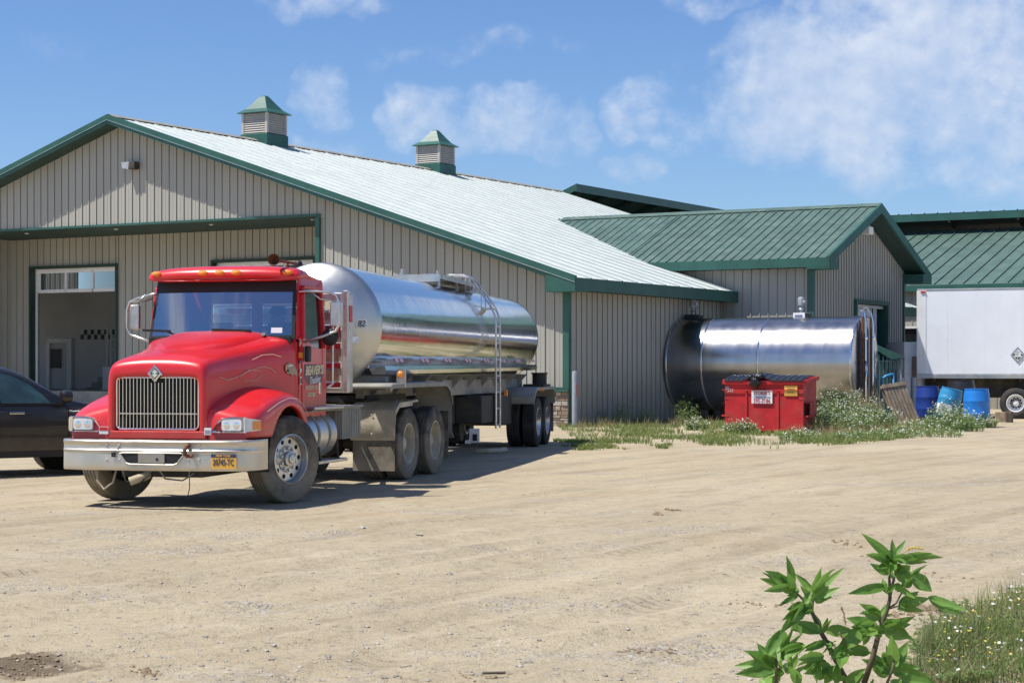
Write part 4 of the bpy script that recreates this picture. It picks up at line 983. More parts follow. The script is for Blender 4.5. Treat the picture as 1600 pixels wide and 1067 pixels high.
# lower box: firewall, sides, rear
mb.loft([[V(x, y, z) for x, z in ((.93, .95), (.985, 1.0), (.985, 1.92), (.95, 1.97), (-.95, 1.97), (-.985, 1.92), (-.985, 1.0), (-.93, .95))] for y in (.66, .70)], caps=True)
for s in (1, -1):
    # side wall below the window line, B pillar, rear panel
    mb.add([V(s*CW, .70, .92), V(s*CW, 1.70, .98), V(s*(CW), 1.70, 1.86), V(s*CW, 1.22, 1.86), V(s*CW, .86, 2.0), V(s*CW, .70, 2.0)], [(0, 1, 2, 3, 4, 5)])
    mb.add([V(s*CW, 1.48, 1.86), V(s*CW, 1.70, 1.86), V(s*.95, 1.70, 2.72), V(s*.95, 1.48, 2.66)], [(0, 1, 2, 3)])
    mb.add([V(s*.985, .72, 2.0), V(s*CW, .86, 2.0), V(s*.955, .90, 2.64), V(s*.93, .80, 2.66)], [(0, 1, 2, 3)])
    mb.add([V(s*.955, .84, 2.60), V(s*.952, 1.70, 2.60), V(s*.94, 1.70, 2.74), V(s*.94, .84, 2.74)], [(0, 1, 2, 3)])
    mb.add([V(s*CW, 1.70, .98), V(s*.88, 1.78, 1.0), V(s*.88, 1.78, 2.6), V(s*.95, 1.70, 2.72), V(s*CW, 1.70, 1.86)], [(0, 1, 2, 3, 4)])
# back wall with window opening
mb.add([V(-.88, 1.78, 1.0), V(.88, 1.78, 1.0), V(.88, 1.78, 1.95), V(-.88, 1.78, 1.95), V(-.88, 1.78, 2.45), V(.88, 1.78, 2.45), V(.88, 1.78, 2.66), V(-.88, 1.78, 2.66), V(-.6, 1.78, 1.95), V(-.6, 1.78, 2.45), V(.6, 1.78, 1.95), V(.6, 1.78, 2.45), V(.1, 1.78, 1.95), V(.1, 1.78, 2.45), V(-.05, 1.78, 1.95), V(-.05, 1.78, 2.45)],
       [(0, 1, 2, 3), (4, 5, 6, 7), (3, 8, 9, 4), (10, 2, 5, 11), (14, 12, 13, 15)])
mb.use('frame_dark'); mb.add([V(-.98, .68, .96), V(.98, .68, .96), V(.98, 1.78, 1.0), V(-.98, 1.78, 1.0)], [(0, 1, 2, 3)])
cab = mb.build('cab', parent=trk)
mb = MB(); mb.use('red')                      # pillars of the windscreen
for s in (1, -1):
    mb.loft([[V(s*.975, .655, 1.96), V(s*.99, .67, 1.96), V(s*.995, .74, 1.96), V(s*.96, .74, 1.96)], [V(s*.935, .83, 2.70), V(s*.95, .84, 2.70), V(s*.95, .92, 2.70), V(s*.91, .90, 2.70)]])
mb.build('windscreen_pillar', parent=trk, smooth=False, split=lambda c: c.x > 0)
mb = MB(); mb.use('red')                       # roof with front visor
rings = []
for y, w, zb, zt in ((.50, .84, 2.70, 2.715), (.515, .97, 2.685, 2.77), (.56, 1.015, 2.68, 2.835), (.72, 1.02, 2.68, 2.865), (1.0, 1.005, 2.70, 2.875), (1.1, .99, 2.70, 2.87), (1.14, .97, 2.70, 2.83), (1.45, .955, 2.70, 2.80), (1.72, .94, 2.70, 2.76), (1.79, .9, 2.68, 2.70)):
    hw = [(w, zb), (w, zb+(zt-zb)*.55), (w-.06, zt-.02), (w*.6, zt+.015), (0, zt+.02)]
    bow = (lambda x: .11*(x/w)**2 if y < .8 else 0)
    ring = [V(x, y+bow(x), z) for x, z in hw]+[V(-x, y+bow(x), z) for x, z in hw[-2::-1]]
    ring += [V(-w*.5, y+bow(w*.5), zb), V(w*.5, y+bow(w*.5), zb)]
    rings.append(ring)
mb.loft(rings); roof = mb.build('cab_roof', parent=trk, smooth=True, subsurf=1, auto=50)
for x in (-.86, -.20, .02, .24, .88):
    mb = MB(); mb.use('amber'); y = .52+.11*(x/1.0)**2-(.0 if abs(x) < .5 else -.0)
    mb.lathe([(.055, -.02), (.052, .012), (.035, .028), (0, .034)], V(x, y+.005, 2.785), (0, -1, .35), 16)
    for i, v in enumerate(mb.v): mb.v[i] = (x+(v[0]-x)*1.25, v[1], 2.785+(v[2]-2.785)*.62)
    mb.build('marker_light', parent=roof, smooth=True)
# windscreen glass with black edge band
def wsp(u, v):                                   # u -1..1, v 0..1
    w = .975+(.93-.975)*v; y = .635+.175*v; bow = -.13*(1-u*u)*(1-.3*v); return V(u*w, y+bow, 1.965+.73*v)
mb = MB(); mb.use('windshield'); N = 16
us = [-.955+1.91*i/N for i in range(N+1)]; mb.loft([[wsp(u, v) for u in us] for v in (.06, .3, .6, .80)], close=False, caps=False)
wsg = mb.build('windscreen', parent=trk, smooth=True)
mb = MB(); mb.use('black')
def band(pts0, pts1): mb.loft([pts0, pts1], close=False, caps=False)
ua = [-1+2*i/N for i in range(N+1)]
band([wsp(u, .0) for u in ua], [wsp(u, .062) for u in ua])
top = lambda u: .78+.10*(abs(u)**4)*0-.05*(abs(u)**6)
band([wsp(u, .80) for u in ua], [wsp(u, 1.0) for u in ua])
band([wsp(-1, .0), wsp(-1, .8)], [wsp(-.955, .0), wsp(-.955, .8)]); band([wsp(1, .0), wsp(1, .8)], [wsp(.955, 0), wsp(.955, .8)])
mb.build('windscreen_band', parent=wsg, smooth=True)
mb = MB(); mb.use('white_paint'); mb.poly(*[wsp(u, v)+V(0, -.006, 0) for u, v in ((.70, .10), (.84, .10), (.84, .19), (.70, .19))]); mb.build('inspection_sticker', parent=wsg)
for x0, x1 in ((-.50, -.9), (.62, .0)):
    mb = MB(); mb.use('black'); a = V(x0, .55-.06, 2.0); b = V(x1, .49, 2.07)
    mb.tube([a, a.lerp(b, .4)+V(0, -.03, .035), b], [.014, .011, .009], 6); mb.bar(a.lerp(b, .25)+V(0, -.03, .045), b+V(-.08 if x1 < 0 else -.05, -.02, .008), .022, .03)
    mb.cyl(a+V(0, .05, -.04), a+V(0, -.01, .02), .03, 8); mb.build('wiper', parent=trk)
mb = MB(); mb.use('black'); mb.poly(V(-.93, .62, 1.985), V(.93, .62, 1.985), V(.93, .66, 1.97), V(-.93, .66, 1.97)); mb.box(-.94, .94, .56, .68, 1.9, 1.975); mb.build('cowl', parent=trk)
# doors (visible side and far side)
for s in (1, -1):
    d = bpy.data.objects.new('door', None); sc.collection.objects.link(d); d.parent = trk
    mb = MB(); mb.use('red'); x = s*(CW+.012)
    out = [(.80, 1.02), (1.56, 1.02), (1.56, 1.86), (1.22, 1.86), (.97, 1.97), (.80, 1.97)]
    a = [V(x, y, z) for y, z in out]; b = [V(s*(CW-.02), y, z) for y, z in out]; n = len(out)
    mb.add(a+b, [tuple(range(n))]+[(i, (i+1) % n, (i+1) % n+n, i+n) for i in range(n)])
    # window frame
    def fr(y, z): t = (z-1.86)/.84; return V(s*(CW+.012-.05*max(0, t)), y, z)
    path = [fr(.80, 1.97), fr(.90, 2.62), fr(1.54, 2.62), fr(1.56, 1.86)]
    for p, q in zip(path, path[1:]): mb.bar(p, q, .035, .075, up=V(s, 0, 0) if False else V(1, 0, 0))
    mb.build('door_panel', parent=d, bevel=.008)
    mb = MB(); mb.use('side_glass'); mb.poly(fr(.84, 1.96)-V(s*.01, 0, 0), fr(.97, 1.94)-V(s*.01, 0, 0), fr(1.22, 1.85)-V(s*.01, 0, 0), fr(1.54, 1.85)-V(s*.01, 0, 0), fr(1.53, 2.6)-V(s*.01, 0, 0), fr(.92, 2.6)-V(s*.01, 0, 0)); mb.build('door_window', parent=d)
    mb = MB(); mb.use('chrome'); mb.tube([fr(.85, 1.95), fr(.93, 2.585)], .008, 6); mb.build('window_strip', parent=d)
    mb = MB(); mb.use('chrome'); mb.box(x-.01, x+s*.02+(.0 if s > 0 else 0), 1.36, 1.42, 1.28, 1.43) if s > 0 else mb.box(x-.02, x+.01, 1.36, 1.42, 1.28, 1.43)
    mb.build('handle', parent=d, bevel=.006)
    if s > 0:
        mb = MB(); mb.use('sign_panel'); mb.poly(*[V(x+.003, y, z) for y, z in ((.84, 1.50), (.86, 1.655), (1.54, 1.655), (1.54, 1.50), (1.46, 1.41), (1.0, 1.40), (.90, 1.46))]); mb.build('sign_panel', parent=d)
        text('lettering', "BEAVER'S", .155, (x+.006, 1.21, 1.575), (0, 1, .03), (0, 0, 1), 'cream', d, xs=1.0, shear=.2, bold=.006)
        text('lettering', "Trucking", .13, (x+.006, 1.22, 1.455), (0, 1, .08), (0, 0, 1), 'white_paint', d, xs=.85, shear=.5, bold=.001)
        text('lettering', "RANDOLPH, NY", .075, (x+.006, 1.10, 1.36), (0, 1, 0), (0, 0, 1), 'cream', d, xs=.8, bold=.001)
        text('lettering', "US DOT 54824", .07, (x+.006, 1.10, 1.27), (0, 1, 0), (0, 0, 1), 'cream', d, xs=.62, bold=.002)
mb = MB(); mb.use('alu'); mb.tube([V(1.02, 1.66, 1.35), V(1.08, 1.72, 1.40), V(1.08, 1.74, 2.28), V(1.02, 1.70, 2.36)], .016, 8); mb.build('grab_rail', parent=trk)
# hood-side details: pinstripe scrolls, emblem, stickers
mb = MB(); mb.use('cream')
def hx(y, z):                                    # point on the bonnet side
    P = [(-1.25, .60), (-1.0, .638), (-.7, .66), (-.35, .705), (0, .79), (.3, .88), (.55, .965), (.72, 1.0)]
    for (a, b), (c, d) in zip(P, P[1:]):
        if a <= y <= c: w = b+(d-b)*(y-a)/(c-a); break
    return V(w+.006, y, z)
sc1 = [(-.95, 1.50), (-.75, 1.46), (-.5, 1.50), (-.25, 1.58), (-.05, 1.57), (.0, 1.52), (-.15, 1.46), (-.35, 1.45), (-.45, 1.49), (-.3, 1.56), (.0, 1.62), (.15, 1.60), (.25, 1.55)]
mb.tube([hx(y, z) for y, z in sc1], .004, 4); mb.tube([hx(y, z) for y, z in ((-.2, 1.70), (0, 1.76), (.2, 1.77), (.35, 1.74))], .0035, 4)
for s_ in (1,):
    mb.tube([V(1.17, y, z) for y, z in ((-.78, 1.10), (-.6, 1.15), (-.4, 1.2), (-.1, 1.245), (.2, 1.235), (.4, 1.16), (.55, 1.04))], .0035, 4)
mb.build('pinstripe', parent=trk)
mb = MB(); mb.use('tan_emblem'); e0 = [(.42, 1.64), (.50, 1.67), (.58, 1.65), (.63, 1.60), (.66, 1.55), (.64, 1.50), (.58, 1.53), (.56, 1.50), (.50, 1.54), (.46, 1.53), (.42, 1.58)]
mb.poly(*[V(hx(min(y, .69), z).x+.004, y, z) for y, z in e0]); mb.use('black'); mb.poly(*[V(hx(y, z).x+.007, y, z) for y, z in ((.44, 1.58), (.48, 1.59), (.48, 1.56), (.44, 1.56))]); mb.use('white_paint'); mb.poly(*[V(hx(y, z).x+.007, y, z) for y, z in ((.46, 1.635), (.55, 1.65), (.55, 1.63), (.47, 1.62))]); mb.build('bird_emblem', parent=trk)
mb = MB(); X2 = CW+.006
mb.use('amber'); mb.box(X2-.01, X2+.02, .70, .78, 1.73, 1.80); mb.use('letter_blue'); mb.box(X2, X2+.003, .71, .78, 1.66, 1.70); mb.use('white_paint'); mb.box(X2, X2+.003, .72, .77, 1.55, 1.60); mb.box(X2, X2+.003, .72, .78, 1.40, 1.50); mb.use('weed_leaf'); mb.box(X2+.001, X2+.005, .725, .775, 1.415, 1.48); mb.build('sticker', parent=trk, split=lambda c: int((c.z-1.38)/.14))
mb = MB(); mb.use('black'); mb.box(1.03, 1.09, .80, .92, 1.68, 1.88); mb.build('convex_mirror', parent=trk, bevel=.02)
text('cab_number', '4', .09, (CW+.01, .74, 1.92), (0, 1, 0), (0, 0, 1), 'white_paint', trk)
# mirrors
for s in (1, -1):
    m_ = bpy.data.objects.new('mirror', None); sc.collection.objects.link(m_); m_.parent = trk
    mb = MB(); mb.use('alu'); y = .92
    mb.tube([V(s*.95, .80, 2.55), V(s*1.05, .82, 2.56), V(s*1.32, y, 2.55), V(s*1.42, y, 2.50), V(s*1.45, y, 2.40), V(s*1.45, y, 2.15), V(s*1.40, y, 2.06), V(s*1.25, y-.04, 2.0), V(s*1.02, .84, 1.93)] if s > 0 else
            [V(s*.94, .80, 2.55), V(s*1.05, .82, 2.53), V(s*1.25, y, 2.50), V(s*1.37, y, 2.45), V(s*1.41, y, 2.35), V(s*1.41, y, 2.12), V(s*1.36, y, 2.03), V(s*1.25, y-.04, 2.0), V(s*1.0, .80, 1.93)], .018, 8)
    mb.tube([V(s*1.12, .85, 2.54), V(s*1.22, .87, 2.46), V(s*1.38, y, 2.44)], .01, 6); mb.build('mirror_bracket', parent=m_, smooth=True)
    mb = MB(); mb.use('alu'); mb.box(s*1.40-.09, s*1.40+.07, y+.03, y+.10, 2.12, 2.44) if s > 0 else mb.box(-1.36-.03, -1.36+.10, y+.03, y+.1, 2.10, 2.42)
    mb.build('mirror_head', parent=m_, bevel=.02)
    mb = MB(); mb.use('black'); c = V(s*1.32, y+.02, 1.99) if s > 0 else V(-1.05, .72, 2.47)
    if s > 0: mb.lathe([(0, -.05), (.06, -.045), (.10, -.02), (.11, 0), (.10, .012), (0, .014)], c, (0, 1, 0), 20)
    else: mb.use('frame_dark'); mb.lathe([(0, -.03), (.06, -.025), (.085, -.01), (.088, 0), (0, .01)], c, (.1, .35, -1), 20)
    mb.build('round_mirror', parent=m_, smooth=True, auto=40)
# roof horn and beacon
mb = MB(); mb.use('rust'); c = V(.76, .62, 2.93); mb.lathe([(.075, -.16), (.06, -.12), (.035, -.05), (.018, .1), (.018, .55), (.03, .6), (.03, .7)], c, (0, 1, 0), 20); mb.lathe([(.07, -.158), (.03, -.05), (0, -.04)], c, (0, 1, 0), 20)
mb.cyl(V(.76, .95, 2.86), V(.76, .95, 2.93), .015, 6); mb.build('air_horn', parent=trk, smooth=True, auto=40)
mb = MB(); mb.use('black'); mb.lathe([(.05, 0), (.05, .03), (.035, .06), (0, .07)], V(.96, .80, 2.875), (0, 0, 1), 14); mb.build('antenna_puck', parent=trk, smooth=True)
# interior
mb = MB(); mb.use('seat')
for x in (-.48, .48):
    mb.box(x-.25, x+.25, 1.15, 1.60, 1.35, 1.50); mb.box(x-.24, x+.24, 1.55, 1.68, 1.45, 2.2)
mb.build('cab_seat', parent=trk, bevel=.04)
mb = MB(); mb.use('seat'); mb.box(-.93, .93, .68, .95, 1.55, 1.93); mb.build('dashboard', parent=trk, bevel=.04)
mb = MB(); mb.use('black'); T = Matrix.Translation((.48, 1.02, 1.93)) @ Matrix.Rotation(R(-58), 4, 'X')
mb.tube([T @ V(.22*math.cos(t), .22*math.sin(t), 0) for t in [2*math.pi*k/24 for k in range(25)]], .014, 6)
for t in (0, 2.1, 4.2): mb.bar(T @ V(0, 0, 0), T @ V(.22*math.cos(t), .22*math.sin(t), 0), .02, .01)
mb.cyl(T @ V(0, 0, 0), T @ V(0, 0, -.3), .03, 8); mb.build('steering_wheel', parent=trk)
mb = MB(); mb.use('pane'); mb.poly(V(.12, 1.775, 1.97), V(.58, 1.775, 1.97), V(.58, 1.775, 2.43), V(.12, 1.775, 2.43)); mb.poly(V(-.58, 1.775, 1.97), V(-.07, 1.775, 1.97), V(-.07, 1.775, 2.43), V(-.58, 1.775, 2.43)); mb.build('rear_window', parent=trk)
# chassis
mb = MB(); mb.use('frame_dark')
for s in (1, -1): mb.box(s*.44-.04, s*.44+.04, -1.2, 6.9, .78, 1.04)
for y in (-.9, .6, 2., 3.2, 4.1, 5.4, 6.7): mb.box(-.44, .44, y-.05, y+.05, .80, 1.0)
mb.box(-.5, .5, -1.1, 1.2, .35, .8); mb.box(-.85, .85, -.08, .08, .38, .52); mb.build('chassis', parent=trk)
mb = MB(); mb.use('frame_dark'); mb.box(-.55, .55, 4.9, 6.0, 1.05, 1.14); mb.build('fifth_wheel', parent=trk, bevel=.02)
for y in (4.7, 6.1):
    mb = MB(); mb.use('frame_dark'); mb.cyl((-1.1, y, .52), (1.1, y, .52), .09, 12); mb.lathe([(.0, -.22), (.2, -.15), (.25, 0), (.2, .15), (0, .22)], (0, y, .52), (0, 1, 0), 16); mb.build('axle', parent=trk)
mb = MB(); mb.use('dusty_plate')                     # hoses and bits that hang below the bumper
mb.tube([V(-.80, -1.1, .5), V(-.78, -1.15, .30), V(-.70, -1.15, .2), V(-.60, -1.12, .28), V(-.56, -1.1, .46)], .014, 8)
mb.tube([V(-.35, -1.2, .30), V(-.2, -1.1, .36), V(-.08, -1.0, .46)], .05, 10); mb.use('frame_dark')
mb.tube([V(.0, -1.2, .45), V(.1, -1.22, .34), V(.3, -1.2, .32), V(.45, -1.2, .4)], .01, 6); mb.tube([V(.43, -1.3, .45), V(.44, -1.31, .25), V(.41, -1.3, .14), V(.38, -1.3, .1)], .006, 5)
mb.tube([V(-.45, -1.2, .46), V(-.4, -1.2, .3), V(-.25, -1.15, .28), V(-.1, -1.15, .4)], .011, 6)
mb.build('hanging_hoses', parent=trk, smooth=True)
ST = R(-21)
wheel(trk, 1.06, 0, .52, 1, 'steer', ST); wheel(trk, -1.06, 0, .52, -1, 'steer', ST)
for y in (4.7, 6.1):
    for s in (1, -1):
        wheel(trk, s*1.08, y, .52, s, 'drive'); wheel(trk, s*.74, y, .52, -s, 'drive')
# fuel tank, steps, battery box
mb = MB(); mb.use('alu'); mb.lathe([(0, 0), (.28, 0), (.30, .02), (.30, .93), (.28, .95), (0, .95)], (.82, .86, .76), (0, 1, 0), 40); ft = mb.build('fuel_tank', parent=trk, smooth=True, auto=40)
mb = MB(); mb.use('dusty_grey')
for y in (1.12, 1.52): mb.lathe([(.302, -.03), (.312, -.025), (.312, .025), (.302, .03)], (.82, y, .76), (0, 1, 0), 40)
mb.build('tank_strap', parent=ft)
mb = MB(); mb.use('alu'); mb.box(.80, 1.16, .84, 1.95, 1.085, 1.12); mb.use('dusty_grey'); mb.box(.5, 1.12, .84, 2.2, 1.06, 1.08); mb.use('alu'); mb.box(.9, 1.16, 1.0, 2.1, .40, .44); mb.use('frame_dark')
mb.bar((1.1, 1.2, .42), (1.05, 1.2, .8), .03, .03); mb.bar((1.1, 1.9, .42), (1.05, 1.9, .8), .03, .03); mb.build('step', parent=trk, bevel=.006)
mb = MB(); mb.use('dusty_grey'); mb.box(.55, 1.12, 2.0, 2.75, .68, 1.10); mb.box(.52, 1.15, 1.97, 2.78, 1.09, 1.12)
for k in range(7): mb.box(1.118, 1.128, 2.06+k*.1, 2.10+k*.1, .70, 1.07)
for k in range(5): mb.box(.6+k*.1, .64+k*.1, 1.988, 2.0, .70, 1.07)
mb.build('battery_box', parent=trk, bevel=.008)
# quarter fender before the drive wheels, mud flaps
mb = MB(); mb.use('dusty_plate')
def qf(s, y0, r_, a0, a1, zc, w0, w1, n=8, th=.012):
    ring = []
    for k in range(n+1):
        t = R(a0+(a1-a0)*k/n); ring.append((y0-r_*math.cos(t), zc+r_*math.sin(t)))
    mb.loft([[V(s*w0, y, z), V(s*w1, y, z), V(s*w1, y+.0, z-.03), V(s*w0, y, z-.03)] for y, z in ring])
for s in (1, -1):
    pts = [(3.90, .62), (3.90, .86), (3.93, 1.02), (4.10, 1.12), (4.75, 1.14), (5.05, 1.155)]
    mb.loft([[V(s*.58, y, z), V(s*1.24, y, z), V(s*1.24, y+.025, z-.03), V(s*.58, y+.025, z-.03)] for y, z in pts])
    mb.loft([[V(s*1.235, y, z), V(s*1.25, y, z), V(s*1.25, y, z-.07), V(s*1.235, y, z-.07)] for y, z in pts[1:5]])
    for x in (.68, .9, 1.12): mb.lathe([(.016, 0), (.01, .01), (0, .012)], V(s*x, 3.9, .68), (0, -1, 0), 8); mb.lathe([(.016, 0), (.01, .01), (0, .012)], V(s*x, 3.9, .95), (0, -1, 0), 8); mb.lathe([(.016, 0), (.01, .01), (0, .012)], V(s*x, 4.3, 1.13), (0, 0, 1), 8)
mb.build('quarter_fender', parent=trk, auto=40, split=lambda c: c.x > 0)
for s in (1, -1):
    for y, z0, z1 in ((3.93, .16, .64), (6.75, .2, .95)):
        mb = MB(); mb.use('rubber'); mb.box(s*.92-.31, s*.92+.31, y, y+.012, z0, z1); mb.build('mud_flap', parent=trk)
# stainless pump cabinet behind the cab
mb = MB(); mb.use('steel_dull'); mb.box(-.98, .98, 2.42, 2.85, 1.28, 2.62); pc = mb.build('cabinet', parent=trk, bevel=.02)
mb = MB(); mb.use('alu'); mb.box(1.0, 1.07, 2.36, 2.46, 1.28, 2.64); mb.box(-1.07, -1.0, 2.36, 2.46, 1.28, 2.64)
mb.use('chrome')
for z in (1.34, 1.60, 1.86, 2.1, 2.34): mb.box(-.97, .97, 2.395, 2.42, z, z+.085)
mb.build('cabinet_trim', parent=pc, bevel=.01)
mb = MB(); mb.use('rust'); mb.box(-.9, .9, 2.405, 2.42, 1.70, 1.82); mb.box(-.9, .9, 2.405, 2.42, 1.45, 1.57); mb.use('cream'); mb.box(.74, .84, 2.38, 2.40, 2.38, 2.5); mb.use('tape_red'); mb.box(1.072, 1.076, 2.42, 2.54, 2.22, 2.44); mb.build('cabinet_reflection_marks', parent=pc)  # red-brown bands painted in as the cab's reflection; the rest are real markings
mb = MB(); mb.use('alu'); mb.box(-.9, .9, 2.0, 2.4, 1.10, 1.13); mb.use('frame_dark')
for x in (-.3, 0, .25): mb.tube([V(x, 1.8, 1.5), V(x, 2.1, 1.35), V(x+.05, 2.5, 1.25), V(x, 3.2, 1.2)], .02, 6)
mb.tube([V(.6, 2.2, 1.18), V(.7, 3.0, 1.18), V(.5, 3.8, 1.1)], .04, 8); mb.build('deck_plate', parent=trk)

# ------------------------------------------------------------------ driver
def skinfig(name, verts, edges, m, parent=None, sub=2, mats=None):
    me = bpy.data.meshes.new(name); me.from_pydata([v[0] for v in verts], edges, []); me.materials.append(M[m])
    o = bpy.data.objects.new(name, me); sc.collection.objects.link(o); o.parent = parent
    sk = o.modifiers.new('skin', 'SKIN'); 
    for i, v in enumerate(verts): me.skin_vertices[0].data[i].radius = (v[1], v[2] if len(v) > 2 else v[1])
    me.skin_vertices[0].data[0].use_root = True; sk.use_smooth_shade = True
    s = o.modifiers.new('subd', 'SUBSURF'); s.levels = sub; s.render_levels = sub; return o
dm = Matrix.Translation(trk.location) @ Matrix.Rotation(-TH, 4, 'Z')
dl = dm @ V(.48, 1.38, 1.50)
drv = thing('person', 'driver in a dark cap and dark shirt seated behind the windscreen of the red truck', 'person', dl, -TH)
vs = [(V(0, 0, .05), .15, .12), (V(0, .02, .25), .15, .11), (V(0, .03, .42), .17, .11), (V(0, .0, .54), .07), (V(0, -.02, .62), .055), (V(0, -.04, .72), .085, .10), (V(0, -.04, .80), .08, .095),
      (V(.18, .02, .46), .065), (V(.27, -.08, .26), .05), (V(.16, -.28, .32), .038), (V(.13, -.34, .34), .03),
      (V(-.18, .02, .46), .065), (V(-.27, -.08, .26), .05), (V(-.16, -.28, .32), .038), (V(-.13, -.34, .34), .03),
      (V(.10, -.2, .02), .085), (V(.14, -.42, .02), .07), (V(.14, -.46, -.2), .055), (V(.14, -.48, -.42), .045), (V(.14, -.58, -.45), .04),
      (V(-.10, -.2, .02), .085), (V(-.14, -.42, .02), .07), (V(-.14, -.46, -.2), .055), (V(-.14, -.48, -.42), .045), (V(-.14, -.58, -.45), .04)]
ed = [(0, 1), (1, 2), (2, 3), (3, 4), (4, 5), (5, 6), (2, 7), (7, 8), (8, 9), (9, 10), (2, 11), (11, 12), (12, 13), (13, 14), (0, 15), (15, 16), (16, 17), (17, 18), (18, 19), (0, 20), (20, 21), (21, 22), (22, 23), (23, 24)]
for s, base in ((1, 10), (-1, 14)):
    for k in range(4):
        i = len(vs); x = s*.13-s*.0+(k-1.5)*.018
        vs += [(V(x, -.375-.004*(k % 3), .355), .0095), (V(x, -.40, .335), .0085), (V(x, -.39, .31), .008)]; ed += [(base, i), (i, i+1), (i+1, i+2)]
    i = len(vs); vs += [(V(s*.13-s*.035, -.34, .36), .011), (V(s*.13-s*.03, -.365, .37), .009)]; ed += [(base, i), (i, i+1)]
skinfig('body', vs, ed, 'skin', drv)
mb = MB(); mb.use('shirt'); mb.loft([[V(a*math.cos(t), .01+b*math.sin(t), z) for t in [2*math.pi*k/14 for k in range(14)]] for a, b, z in ((.19, .15, .0), (.20, .15, .2), (.235, .15, .4), (.2, .13, .5), (.09, .09, .57))])
for s in (1, -1): mb.tube([V(s*.19, .02, .46), V(s*.28, -.08, .26), V(s*.2, -.22, .30)], [.08, .065, .055], 10)
mb.build('shirt', parent=drv, smooth=True)
mb = MB(); mb.use('skin'); mb.lathe([(.0, .05), (.012, .02), (.018, 0)], V(0, -.125, .74), (0, -1, -.4), 8); mb.box(-.03, .03, -.13, -.12, .685, .692)
for s in (1, -1): mb.lathe([(0, .012), (.02, .008), (.025, 0)], V(s*.088, -.03, .74), (s, 0, 0), 8)
mb.use('black')
for s in (1, -1): mb.lathe([(0, .006), (.010, .003), (.012, 0)], V(s*.033, -.13, .765), (0, -1, 0), 8)
mb.build('face', parent=drv)
mb = MB(); mb.use('black'); mb.lathe([(.112, 0), (.11, .05), (.08, .10), (0, .115)], V(0, -.03, .79), (0, 0, 1), 18); mb.poly(V(-.08, -.12, .80), V(-.06, -.20, .79), V(.06, -.20, .79), V(.08, -.12, .80)); mb.build('cap', parent=drv, smooth=True)

# ------------------------------------------------------------------ tank trailer. local: +x the side we see, +y to the rear, origin at the kingpin
TA = R(9.9)
trl = thing('tank_trailer', 'long polished stainless steel milk tank trailer hitched behind the red cab', 'trailer', (-2.50, 26.4, 0), -TA)
RT = .895; YF, YR = -1.35, 12.75; ZA, ZB = 2.215, 2.30
def tz(y): return ZA+(ZB-ZA)*(y-YF)/(YR-YF)
SEG = 96
mb = MB(); mb.use('steel')
def tring(y, r_): return [V(r_*math.cos(t), y, tz(y)+r_*math.sin(t)) for t in [2*math.pi*k/SEG for k in range(SEG)]]
yy = [YF+(YR-YF)*k/24 for k in range(25)]
mb.loft([tring(y, RT) for y in yy], caps=False); mb.build('tank_barrel', parent=trl, smooth=True)
for y0, d in ((YF, -1), (YR, 1)):
    mb = MB(); mb.use('steel_dull')
    mb.loft([tring(y0+d*h, r_) for r_, h in ((RT+.004, -.05), (RT+.008, -.03), (RT+.006, 0), (RT-.012, .035), (RT-.06, .075), (RT-.16, .13), (RT*.7, .20), (RT*.45, .26), (RT*.2, .29), (.01, .30))], caps=False)
    mb.build('tank_head', parent=trl, smooth=True)
hd = [c for c in children(trl) if c.name.startswith('tank_head')][0]
# number and label on the front head: surface normal roughly to the front, offset right of centre
def headpt(x, z):
    r_ = math.hypot(x, z); P = [(RT*.2, .29), (RT*.45, .26), (RT*.7, .20), (RT-.16, .13), (RT-.06, .075)]; h = .29
    for (a, b), (c, d) in zip(P, P[1:]):
        if a <= r_ <= c: h = b+(d-b)*(r_-a)/(c-a)
    return V(x, YF-h-.012, tz(YF)+z)
text('tank_number', '82', .12, headpt(.66, .02)+V(0, -.03, 0), (1, .35, 0), (0, 0, 1), 'white_paint', hd, shear=.2, bold=.02)
text('tank_number', '82', .12, headpt(.66, .02)+V(0, -.034, 0), (1, .35, 0), (0, 0, 1), 'black', hd, shear=.2)
mb = MB(); mb.use('white_paint'); c = headpt(.56, -.2)+V(0, -.02, 0); mb.poly(c+V(-.07, -.02, .05), c+V(.07, .03, .05), c+V(.07, .03, -.05), c+V(-.03, -.01, -.055), c+V(-.07, -.02, 0)); mb.build('tank_label', parent=hd)
# rub rail with reflective tape
mb = MB(); mb.use('steel')
for s in (1, -1):
    mb.loft([[V(s*x, y, z+tz(y)-ZA) for x, z in ((.66, 1.60), (.80, 1.64), (.88, 1.64), (.90, 1.58), (.88, 1.52), (.70, 1.52))] for y in (YF+.25, YR-.15)])
mb.build('hose_tray', parent=trl)
mb = MB()
for s in (1, -1):
    y = YF+.9; k = 0
    while y < YR-.6:
        for j in range(5):
            mb.use('tape_red' if j % 2 == 0 else 'tape_white'); dz = tz(y)-ZA
            ya, yb = y+j*.15, y+(j+1)*.15; mb.poly(V(s*.862, ya, 1.70+dz+.0), V(s*.862, yb, 1.70+dz), V(s*.835, yb, 1.755+dz), V(s*.835, ya, 1.755+dz))
        y += 1.75
    k += 1
for i, v in enumerate(mb.v): mb.v[i] = v
mb.build('reflective_tape', parent=trl)
mb = MB(); mb.use('dusty_grey')
for s in (1, -1): 
    mb.box(s*.5-.06, s*.5+.06, YF+.3, YR-.2, 1.18, 1.52)
    mb.box(s*.62-.02, s*.62+.02, 2.3, YR-.6, 1.15, 1.42)
